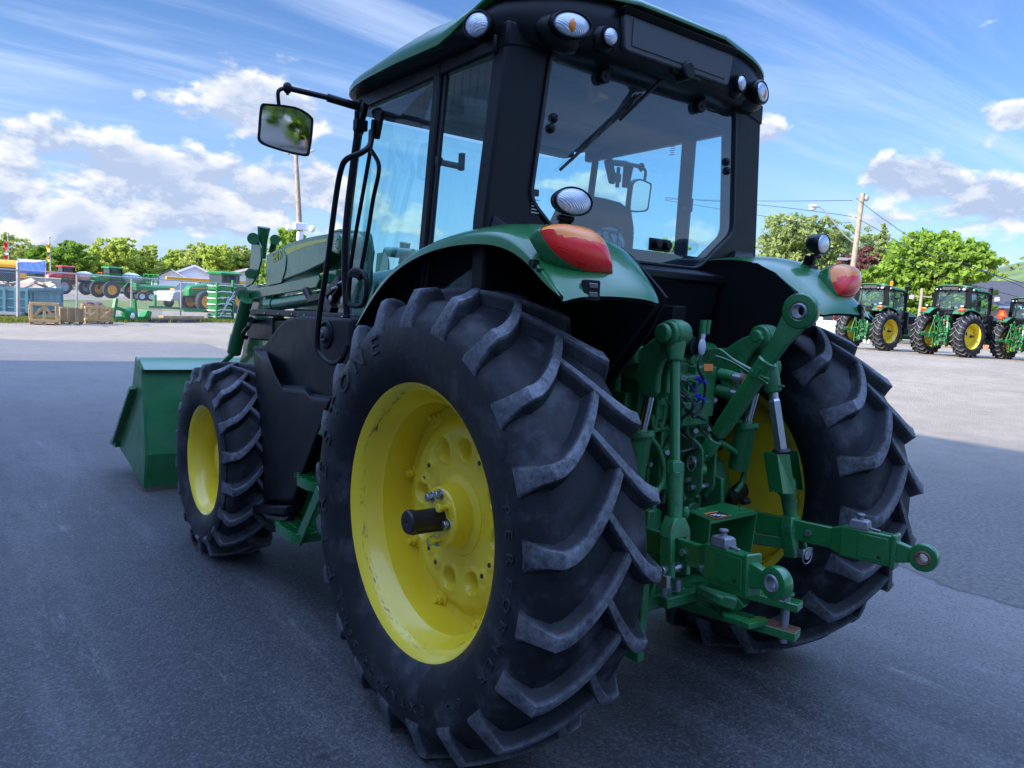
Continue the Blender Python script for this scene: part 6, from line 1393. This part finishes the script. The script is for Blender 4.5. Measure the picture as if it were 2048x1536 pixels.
def sprayer(label, px, py, az, mc, mw, sc=1.0, boomc=None):
    t = oriented('crop_sprayer', label, 'sprayer', GY(px, py), az); t.scale = (sc,)*3
    boomc = boomc or mc
    for y in (1.9, -1.9):
        for s in (-1, 1): far_wheel(t, (s*1.35, y, .92), .92, .42, mw); MB().tube([(s*1.25, y, .95), (s*.95, y, 1.65), (s*.5, y, 1.75)], .10, 8).build('leg_strut', M['blackmatt'], t)
    g = MB(); g.bx(-.55, .55, -3.0, 2.9, 1.55, 1.80); g.build('chassis_frame', M['blackmatt'], t, bevel=.03)
    g = MB().loft([[(p[0], y, p[1]) for p in round_poly([(-w_, 1.75), (w_, 1.75), (w_, zt-.12), (w_*.7, zt), (-w_*.7, zt), (-w_, zt-.12)], .08)] for y, w_, zt in ((1.75, .62, 2.55), (2.6, .60, 2.50), (3.1, .52, 2.35), (3.25, .42, 2.2))]); g.build('engine_hood', mc, t, ang=50)
    g = MB().bx(-.45, .45, 3.2, 3.27, 1.85, 2.2); g.build('grille', M['white'] if mc is M['farred'] else M['blackmatt'], t)
    g = MB(); g.loft([[(p[0], p[1], z_) for p in round_poly([(-w_, .35), (w_, .35), (w_, 1.75), (-w_, 1.75)], .2)] for z_, w_ in ((1.9, .68), (2.3, .74), (3.25, .70))]); g.build('cab_glass', M['darkglass'], t, ang=50)
    g = MB()
    for x in (-.72, .72):
        for y in (.38, 1.72): g.bar((x, y, 1.9), (x*.98, y, 3.3), .09, .09)
    g.build('cab_post', M['blackmatt'], t)
    g = MB().loft([[(p[0], p[1], z_) for p in round_poly([(-w_, .2), (w_, .2), (w_, 1.95), (-w_, 1.95)], .2)] for z_, w_ in ((3.25, .80), (3.36, .84), (3.46, .62))]); g.build('cab_roof', mc, t, ang=50)
    g = MB().ell((0, -1.1, 2.3), (.85, 1.25, .62), 20, 12); g.build('solution_tank', M['white'], t)
    g = MB(); g.bx(-.9, .9, -.2, 1.6, 1.72, 1.82); g.bar((-.95, .6, .5), (-.8, .9, 1.8), .05, .05); g.bar((-.95, .1, .5), (-.8, .4, 1.8), .05, .05)
    for k in range(4): g.bar((-.93+.03*k, .15, .7+.28*k), (-.93+.03*k, .75, .7+.28*k), .04, .04)
    g.build('ladder', mc, t)
    for s in (-1, 1):
        b = MB()
        for zz in (2.05, 2.55):
            for off in (0, .35): b.bar((s*(1.25+off), -3.6, zz), (s*(1.25+off), 2.7, zz+.15), .06, .06)
        for k in range(16):
            y0 = -3.6+6.3*k/16; y1 = y0+.39
            b.bar((s*1.25, y0, 2.05), (s*1.25, y1, 2.55+.15*k/16), .035, .035); b.bar((s*1.60, y1, 2.05), (s*1.60, y0, 2.6), .035, .035); b.bar((s*1.25, y0, 2.6), (s*1.6, y1, 2.6), .035, .035)
        b.build('folded_boom', boomc, t)
    g = MB()
    for x in (-1.5, -.5, .5, 1.5): g.bar((x, -3.4, 1.3), (x, -3.5, 2.9), .09, .09)
    for z_ in (1.4, 2.0, 2.6, 2.9): g.bar((-1.6, -3.5, z_), (1.6, -3.5, z_), .08, .08)
    g.build('boom_rack', boomc, t); return t
sprayer('red self propelled crop sprayer behind the dumpster', 150, 589, 255, M['farred'], mat('silver_hub', (.35, .36, .38), .5, metal=.5), .86, M['farorange'])
sprayer('green self propelled crop sprayer right of the red sprayer', 243, 597, 252, M['fargreen'], M['faryellow'], .88)
# green tractor parked side-on beyond the fence
t = oriented('parked_tractor', 'green tractor with yellow wheels seen side on behind the fence', 'tractor', GY(432, 624), 250, )
for (y, r, w_) in ((1.45, .68, .38), (-1.2, .86, .48)):
    for s in (-1, 1): far_wheel(t, (s*.85, y, r), r, w_, M['faryellow'])
MB().loft([[(p[0], y, p[1]) for p in round_poly([(-w_, 1.0), (w_, 1.0), (w_, zt-.1), (w_*.6, zt), (-w_*.6, zt), (-w_, zt-.1)], .08)] for y, w_, zt in ((.1, .40, 1.85), (1.3, .38, 1.80), (2.1, .34, 1.68), (2.3, .28, 1.5))]).build('hood', M['fargreen'], t, ang=50)
MB().bx(-.35, .35, -1.3, 2.0, .6, 1.05).build('chassis', M['blackmatt'], t, bevel=.03)
g = MB().bar((-.405, .2, 1.62), (-.36, 2.1, 1.50), .01, .07); g.join(MB().bar((.405, .2, 1.62), (.36, 2.1, 1.50), .01, .07)); g.build('hood_stripe', M['faryellow'], t)
MB().loft([[(p[0], p[1], z_) for p in round_poly([(-.7, -1.35), (.7, -1.35), (.7, .1), (-.7, .1)], .12)] for z_ in (1.4, 2.55)]).build('cab_glass', M['darkglass'], t, ang=40)
MB().loft([[(p[0]*s, -.6+(p[1]+.6)*s, z_) for p in round_poly([(-.8, -1.45), (.8, -1.45), (.8, .25), (-.8, .25)], .12)] for z_, s in ((2.52, .95), (2.62, 1), (2.74, .8))]).build('roof', M['fargreen'], t, ang=40)
for s in (-1, 1): MB().prism([(s*.62, -1.2+1.0*math.cos(a), .86+1.0*math.sin(a)) for a in np.linspace(.2, PI-.2, 12)]+[(s*.62, -1.2+.93*math.cos(a), .86+.93*math.sin(a)) for a in np.linspace(PI-.2, .2, 12)], (s*.45, 0, 0)).build('fender', M['fargreen'], t, ang=40)
# white pickup nosing out behind the green tractor
def pickup(label, px, py, az, mc):
    t = oriented('pickup_truck', label, 'pickup truck', GY(px, py), az)
    prof = [(-2.8, .55), (-2.8, 1.15), (-.9, 1.18), (-.85, 1.22), (-.55, 1.85), (.75, 1.88), (1.25, 1.28), (2.65, 1.18), (2.85, .95), (2.85, .55)]
    MB().prism([(-.95, y, z_) for y, z_ in prof], (1.9, 0, 0)).build('body', mc, t, bevel=.06, seg=3)
    MB().prism([(-.96, y, z_) for y, z_ in ((-.72, 1.25), (-.48, 1.78), (.68, 1.80), (1.10, 1.28))], (1.92, 0, 0)).build('side_window', M['darkglass'], t)
    MB().prism([(-.8, .80, 1.83), (.8, .80, 1.83), (.85, 1.26, 1.31), (-.85, 1.26, 1.31)], (0, .02, .02)).build('windscreen', M['darkglass'], t)
    MB().bx(-.7, .7, 2.83, 2.88, .75, 1.08).build('grille', M['galv'], t, bevel=.01); MB().bx(-.95, .95, 2.8, 2.98, .48, .68).build('bumper', M['galv'], t, bevel=.03)
    for s in (-1, 1): MB().bx(s*.9-.12, s*.9+.04, 2.78, 2.87, .85, 1.08).build('headlight', M['clear'], t, bevel=.01)
    for y in (-1.75, 1.75):
        for s in (-1, 1): far_wheel(t, (s*.82, y, .40), .40, .28, M['galv'], tread=False)
    return t
pickup('silver white pickup truck with big grille left of the green tractor', 392, 617, 245, M['carwhite'])
pickup('dark pickup partly hidden left of the dumpster', 6, 596, 260, mat('dark_car_paint', (.03, .035, .05), .3, coat=.5))
# long green header trailer
t = oriented('header_trailer', 'long dark green header on a trailer beyond the fence', 'trailer', GY(345, 604), 265)
MB().prism([(-.5, -3.6, .95), (.5, -3.6, .95), (.5, -3.6, 1.35), (-.3, -3.6, 1.5), (-.5, -3.6, 1.3)], (0, 7.0, 0)).build('header', M['fargreen'], t, bevel=.03)
g = MB(); g.bx(-.1, .1, -3.2, 4.6, .55, .70)
for y in (-2, 0, 2): g.bx(-.6, .6, y-.05, y+.05, .65, .95)
g.build('trailer_frame', M['blackmatt'], t)
for y in (2.2, 3.0):
    for s in (-1, 1): far_wheel(t, (s*.75, y, .42), .42, .28, M['white'], tread=False)
g = MB().tube(smooth_path([(0, 3.5, 1.4), (.2, 3.9, 1.6), (0, 4.3, 1.1)], 4), .05, 6); g.bx(-.7, .7, 3.2, 3.5, 1.2, 1.6); g.build('reel_end', M['fargreen'], t)
# yellow booms and machine behind
t = oriented('boom_lift', 'yellow boom lift with long horizontal boom behind the green tractor', 'machine', GY(420, 606), 262)
MB().bar((0, -4.3, 2.15), (0, 4.2, 2.1), .28, .30).build('boom', M['faryellow'], t, bevel=.03)
g = MB(); g.bx(-.8, .8, -1.0, 2.0, .7, 1.3); g.bx(-.6, .6, 2.2, 3.6, .7, 1.2); g.bar((0, 1.2, 1.5), (0, 0, 2.1), .3, .3); g.build('turret', M['faryellow'], t, bevel=.06)
for y in (-1, 1.8):
    for s in (-1, 1): far_wheel(t, (s*1.0, y, .5), .5, .35, M['faryellow'], tread=False)
# school bus on the far left
t = oriented('school_bus', 'yellow school bus cut off by the left edge behind the fence', 'bus', GY(-62, 584), 98)
MB().loft([[(p[0], y, p[1]) for p in round_poly([(-1.15, .6), (1.15, .6), (1.15, 2.6), (.8, 2.95), (-.8, 2.95), (-1.15, 2.6)], .15)] for y in (-5, 4.2)]).build('body', M['busyellow'], t, ang=40, bevel=.02)
MB().bx(-1.17, 1.17, -4.6, 3.8, 1.75, 2.3).build('window_band', M['darkglass'], t); MB().bx(-1.175, 1.175, -4.9, 4.1, 1.35, 1.43).build('black_stripe', M['decal_k'], t)
for y in (-3, 3):
    for s in (-1, 1): far_wheel(t, (s*1.0, y, .5), .5, .3, M['galv'], tread=False)
# blue banner on a frame, grey railing and flagpoles
q = GP(64, 66); t = empty('banner', q); tag(t, 'bright blue tarpaulin banner stretched on posts above the dumpster', 'banner'); b0, b1 = -1.15, 1.15
g = MB(); cols = 14
rowsb = [[tuple(cr_*(b0+(b1-b0)*i/cols)+np.array([.05*math.sin(i*1.9+j), .05*math.sin(i*1.3+j*2), 1.9+1.15*j/5])) for i in range(cols+1)] for j in range(6)]
MB().loft(rowsb, False, False).build('banner_sheet', M['bluetarp'], t, solid=.01, ang=180)
g = MB()
for s in (b0, b1): g.cyl(cr_*s+np.array([0, 0, 0]), cr_*s+np.array([0, 0, 3.1]), .04, 8)
g.build('banner_frame', M['galv'], t)
g = MB().prism([cr_*b0+np.array([0, -.06, 3.04]), cr_*(b0+.1)+np.array([0, -.06, 2.80]), cr_*(b1*.3)+np.array([0, -.06, 2.84]), cr_*b1+np.array([0, -.06, 3.04])], (0, .02, 0)); g.build('faded_fold', M['wrap'], t)
t = empty('grey_railing', GP(75, 76)); tag(t, 'pale vertical board railing behind the dumpster', 'fence'); g = MB()
for k in range(24): c_ = cr_*(-2.2+.19*k); g.box(c_+np.array([0, 0, .9]), (.12, .06, 1.5))
g.build('boards', M['galv'], t); MB().bar(cr_*-2.3+np.array([0, 0, 1.6]), cr_*2.3+np.array([0, 0, 1.6]), .08, .08).build('rail', M['galv'], t)
def flag(label, px, top, mats, D=95):
    p = GP(px, D); hor = 549+.057*px; H = 1.66+(hor-top)/FPX*D; t = empty('flagpole', p); tag(t, label, 'flagpole')
    MB().tube([(0, 0, 0), tuple(-cr_*.15+np.array([0, 0, H]))], [.09, .05], 8).build('pole', M['galv'], t); MB().ell(tuple(-cr_*.15+np.array([0, 0, H+.08])), (.12, .12, .12), 10, 6).build('finial', M['galv'], t)
    z1 = H-.6
    for (m_, h_, w_) in mats:
        rows = [[tuple(-cr_*(.12+w_*i/6*(.75+.25*math.sin(j)))+np.array([.1*math.sin(i*1.8+j), .12*math.cos(i*1.5), z1-h_*j/5-.25*i/6*w_])) for i in range(7)] for j in range(6)]
        MB().loft(rows, False, False).build('flag', m_, t, solid=.01, ang=180); z1 -= h_
fr, fw, fy = mat('red_flag', (.62, .03, .03), .7), mat('white_flag', (.75, .75, .75), .7), mat('gold_flag', (.75, .50, .08), .7)
flag('flagpole with limp red and white flag at the far left', 19, 474, [(fr, 1.2, .5), (fw, .35, .45), (fr, .9, .5)])
flag('flagpole with limp gold flag above the dumpster', 102, 477, [(fy, 1.1, .45), (M['grey'], .5, .2), (fy, .6, .4)])
# houses
def house(label, px, D, W, Dp, wall, ridge, az, mw, mr, gable_front=True, wing=False, name='house'):
    t = oriented(name, label, 'house', GP(px, D), az)           # local +Y = depth away, gable faces -Y
    MB().prism([(-W/2, 0, 0), (W/2, 0, 0), (W/2, 0, wall), (0, 0, ridge), (-W/2, 0, wall)] if gable_front else [(-W/2, 0, 0), (W/2, 0, 0), (W/2, 0, wall), (-W/2, 0, wall)], (0, Dp, 0)).build('wall', mw, t)
    if gable_front:
        for s in (-1, 1):
            e = np.array((s*(W/2+.35), 0, wall-.35*(ridge-wall)/(W/2))); r_ = np.array((0, 0, ridge)); MB().prism([e+[0, -.4, .02], r_+[0, -.4, .02], r_+[0, -.4, .18], e+[0, -.4, .18]], (0, Dp+.8, 0)).build('roof', mr, t)
            MB().prism([e+[0, -.44, -.08], r_+[0, -.44, -.08], r_+[0, -.44, .16], e+[0, -.44, .16]], (0, .05, 0)).build('bargeboard', M['white'], t)
    else:
        MB().prism([(-W/2-.4, -.5, wall-.05), (W/2+.4, -.5, wall-.05), (W/2+.4, -.5, wall+.12), (-W/2-.4, -.5, wall+.12)], (0, .04, 0)).build('gutter', M['white'], t)
        MB().prism([(-W/2-.4, -.46, wall), (-W/2-.4, Dp/2, ridge), (-W/2-.4, Dp+.46, wall), (-W/2-.4, Dp/2, wall-.05)], (W+.8, 0, 0)).build('roof', mr, t)
    for k in range(4):
        x = -W*.36+W*.24*k; w_ = MB().bx(x-.45, x+.45, -.05, .02, 1.0, 2.0).build('window', M['white'], t); MB().bx(x-.38, x+.38, -.07, -.04, 1.07, 1.93).build('pane', M['darkglass'], w_)
    if wing:
        MB().prism([(-W*.62, -2.5, 0), (-W*.08, -2.5, 0), (-W*.08, -2.5, wall*.9), (-W*.35, -2.5, ridge*.80), (-W*.62, -2.5, wall*.9)], (0, 2.5, 0)).build('wing_wall', mw, t)
        for s in (-1, 1):
            e = np.array((-W*.35+s*W*.30, 0, wall*.86)); r_ = np.array((-W*.35, 0, ridge*.81)); MB().prism([e+[0, -2.9, .0], r_+[0, -2.9, .0], r_+[0, -2.9, .12], e+[0, -2.9, .12]], (0, 3.2, 0)).build('wing_roof', mr if s < 0 else M['white'], t)
    return t
house('white gabled house with dark roof in front of the far trees', 388, 100, 8.0, 12, 2.1, 3.9, 12, M['white'], M['roofdark'], wing=True)
house('grey sided building with reddish roof beside the loader knee', 492, 95, 6.5, 9, 2.4, 3.5, 14, M['white'], M['roofred'])
house('beige house with dark blue roof at the right edge', 2062, 56, 9.5, 7, 2.9, 5.0, 62, M['beige'], M['roofdark'], gable_front=False)
t = empty('board_fence', GP(2012, 50), R_(-62)); tag(t, 'brown vertical board fence below the beige house', 'fence'); g = MB()
for k in range(44): g.box((-3.2+.16*k, 0, .75), (.145, .03, 1.5+.05*math.sin(k)))
g.build('boards', mat('fence_boards', (.42, .20, .11), .8, var=.15), t); MB().bar((-3.3, .03, 1.2), (3.8, .03, 1.2), .05, .08).build('rail', M['woodold'], t)
t = empty('white_railing', GP(1655, 44), R_(-45)); tag(t, 'white slatted railing left of the parked tractors', 'fence'); g = MB()
for k in range(26): g.box((-2.6+.2*k, 0, .6), (.09, .04, 1.1))
g.build('boards', M['white'], t); MB().bar((-2.7, 0, 1.15), (2.6, 0, 1.15), .07, .10).build('rail', M['white'], t)
t = house('white low building behind the left parked tractor', 1640, 62, 6, 5, 1.9, 3.0, 50, M['white'], M['roofdark'])
# implements by the fence
t = empty('green_mower', GY(232, 644), R_(35)); tag(t, 'green mower attachment lying right of the crates', 'implement')
g = MB(); g.bx(0, 1.8, 0, .5, .05, .22); g.bar((0, .2, .1), (.2, .2, .95), .14, .14); g.bar((.1, .2, .6), (1.2, .2, .35), .12, .12); g.ell((.9, .2, .35), (.35, .25, .28), 14, 10); g.bar((1.2, .2, .95), (1.3, .2, .2), .12, .12); g.prism([(1.4, 0, .1), (1.95, 0, .12), (2.0, 0, .45), (1.75, 0, .5), (1.6, 0, .25)], (0, .3, 0)); g.build('frame', M['fargreen'], t, bevel=.01)
MB().ell((.85, -.05, .25), (.12, .05, .14), 12, 8).build('hub_cover', M['white'], t)
t = empty('green_rake', GY(296, 641), R_(33)); tag(t, 'low green rake bar with grey vertical tines by the fence', 'implement')
MB().bar((0, 0, .62), (3.9, 0, .50), .09, .09).build('toolbar', M['fargreen'], t); g = MB()
for k in range(14): g.cyl((.03+.06*k, 0, .05), (.03+.06*k, 0, .6), .012, 5)
g.build('tines', M['galv'], t)
g = MB(); g.bar((.8, .4, .6), (.8, .4, 1.15), .12, .12); g.bx(.5, 1.2, .3, .5, .55, .65); g.bx(2.2, 3.9, -.05, .2, .42, .55); g.build('headstock', M['fargreen'], t)
for k, (x, y, ln, lab) in enumerate(((.4, -.5, 2.8, 'lower grey plank of the pile under the rake bar'), (.9, -.3, 2.6, 'upper tan plank of the pile under the rake bar'), (2.0, -.45, 2.0, 'short tan plank lying right of the pile'))):
    o = MB().box((ln/2, 0, .09), (ln, .25, .13)).build('plank', [M['grey'], M['wood'], M['wood']][k], bevel=.01); b_ = GY(300+k*22, 645-k); o.location = tuple(b_+np.array([0, 0, .13*(k == 1)])); o.rotation_euler = (0, 0, R_(32+k*2)); tag(o, lab, 'plank', 'planks by the fence')
t = empty('wrapped_implement', GY(436, 643), R_(35)); tag(t, 'tall green implement bound with white plastic wrap behind the fence', 'implement')
g = MB()
for k in range(5): g.loft([[(p[0], p[1], z_) for p in round_poly([(0, 0), (1.1, 0), (1.1, .7), (0, .7)], .2)] for z_ in (.08+.36*k, .36+.36*k)])
g.bar((0, .1, 0), (.0, .1, 1.9), .1, .1); g.bar((1.25, .1, 0), (1.2, .1, 2.05), .12, .12); g.build('frame', M['fargreen'], t, bevel=.02)
g = MB()
for k in range(6): g.loft([[(p[0], p[1], z_+.1*math.sin(p[0]*3)) for p in round_poly([(-.03, -.03), (1.13, -.03), (1.13, .73), (-.03, .73)], .2)] for z_ in (.20+.30*k, .26+.30*k)], True, False)
for k in range(4): g.tube(smooth_path([(.1+.2*k, -.06, .3+.3*k), (.6, -.1, .9+.1*k), (1.15, -.05, 1.5-.2*k)], 4), .018, 5)
g.build('plastic_wrap', M['wrap'], t, ang=180)
# row of parked tractors on the right, same make of machine as the big one
def parked(px, D, az, label, sc=1.0, stack=True, beacon=False, smv=False):
    c = copy_tree(main, skip=('front_loader', 'toolbox', 'steps', 'handrail')); c.name = 'parked_tractor'; tag(c, label, 'tractor', 'tractors parked in a row on the right')
    c.location = tuple(GP(px, D)); c.rotation_euler = (0, 0, -R_(az)); c.scale = (sc,)*3
    for ch in c.children:
        if ch.name.startswith('mirror') : pass
    # right-hand mirror, exhaust stack and canister
    if stack:
        g = MB().tube([(.62, 1.55, .95), (.62, 1.55, 1.0), (.62, 1.55, 1.72), (.62, 1.55, 1.78)], [.12, .19, .19, .10], 20); g.bx(.45, .80, 1.40, 1.70, .75, 1.0); e = g.build('exhaust_canister', M['black'], c, bevel=.01)
        MB().tube(smooth_path([(.62, 1.55, 1.76), (.62, 1.55, 2.2), (.62, 1.54, 2.72), (.64, 1.50, 2.86)], 4), .072, 16).build('exhaust_pipe', M['black'], e)
    if beacon: g = MB().cyl((.1, 1.2, 2.86), (.1, 1.2, 3.0), .07, 14); g.ell((.1, 1.2, 3.02), (.07, .07, .06), 12, 8); g.build('beacon', M['amber'], c)
    if smv:
        q = np.array((-.72, -.62, 2.12)); g = MB().prism([q+[-.22, 0, -.19], q+[.22, 0, -.19], q+[.26, 0, -.14], q+[.04, 0, .24], q+[-.04, 0, .24], q+[-.26, 0, -.14]], (0, .01, 0)); s_ = g.build('slow_vehicle_triangle', mat('dark_red_border', (.45, .03, .02), .5), c)
        MB().prism([q+[-.15, -.006, -.13], q+[.15, -.006, -.13], q+[0, -.006, .13]], (0, .004, 0)).build('orange_triangle', mat('fluorescent_orange', (.95, .16, .02), .5), s_); MB().bar(q+[0, .02, -.2], q+[.1, .1, -.6], .03, .03).build('sign_post', M['black'], s_)
    return c
parked(1742, 34.5, 97, 'left parked green tractor with an orange beacon on its roof', beacon=True)
parked(1903, 32, 101, 'middle parked green tractor with tall black exhaust stack')
parked(2056, 31.5, 104, 'right parked tractor with orange warning triangle, cut off by the frame', sc=.88, stack=False, smv=True)

# ------------------------------------------------------------------ the metal-clad building beside and behind the camera; its shade covers the apron
bd = empty('metal_building', (-9.0, 0, 0)); tag(bd, 'tall grey ribbed metal building whose shade covers the apron', 'building')
BY0, BY1, BH = -26.0, 16.25, 9.05
def ribbed(p0, p1, H):
    p0, p1 = np.array(p0, float), np.array(p1, float); L_ = np.linalg.norm(p1-p0); d = (p1-p0)/L_; nrm = np.array([d[1], -d[0], 0]); n = int(L_/.30); lo = []
    for k in range(n):
        for f, h in ((0, 0), (.62, 0), (.70, .035), (.92, .035)): lo.append(p0+d*(k+f)*L_/n+nrm*h)
    lo.append(p1); return MB().loft([lo, [q+np.array([0, 0, H]) for q in lo]], False, False)
ribbed((0, BY0, 0), (0, BY1, 0), BH).build('east_wall', M['metalwall'], bd, flat=True, recalc=False)
ribbed((0, BY1, 0), (-24, BY1, 0), BH).build('north_wall', M['metalwall'], bd, flat=True, recalc=False)
MB().bx(-24, -.12, BY0, BY1-.12, 0, BH-.1).build('inner_wall', M['metalwall'], bd)
MB().bx(-24.3, .25, BY0-.3, BY1+.1, BH, BH+.14).build('roof', M['roofdark'], bd)
g = MB().bx(.05, .10, -16, -11, 0, 4.5); g.build('roller_door', M['white'], bd)
# what the driver's mirror shows: a treeline and a pale house down the road behind the camera
for i, (x, y, H, W, k) in enumerate(((-18, -75, 10, 12, 'deep'), (-8, -82, 11, 13, 'deep'), (3, -78, 10, 12, 'spring'), (14, -74, 10, 12, 'deep'), (26, -70, 11, 13, 'deep'), (38, -60, 10, 12, 'spring'))):
    p = (x, y, hz(x, y)); t = empty('roadside_tree', p); tag(t, ['first roadside tree, nearest the metal building corner', 'second roadside tree out from the metal building', 'lighter roadside tree directly behind the pale house', 'roadside tree just right of the pale house', 'dark roadside tree fifth along the row', 'light roadside tree at the far end of the row'][i], 'tree', 'trees behind the camera'); r = random.Random(i); bl_ = [((r.uniform(-.3, .3)*W, r.uniform(-.3, .3)*W, H*r.uniform(.25, .75)), (W*.24, W*.24, W*.18)) for _ in range(12)]
    quads_obj('crown', crown(bl_, 3000, .4, 200+i), L[k], t); MB().tube([(0, 0, 0), (0, 0, H*.6)], [.3, .12], 8).build('trunk', M['bark'], t)
t = empty('roadside_house', (2, -62, 0), PI); tag(t, 'small pale house reflected in the driver mirror', 'house'); MB().prism([(-4, 0, 0), (4, 0, 0), (4, 0, 2.6), (-4, 0, 2.6)], (0, 6, 0)).build('wall', M['white'], t); MB().prism([(-4.4, -.4, 2.6), (-4.4, 3, 4.2), (-4.4, 6.4, 2.6)], (8.8, 0, 0)).build('roof', M['roofdark'], t)
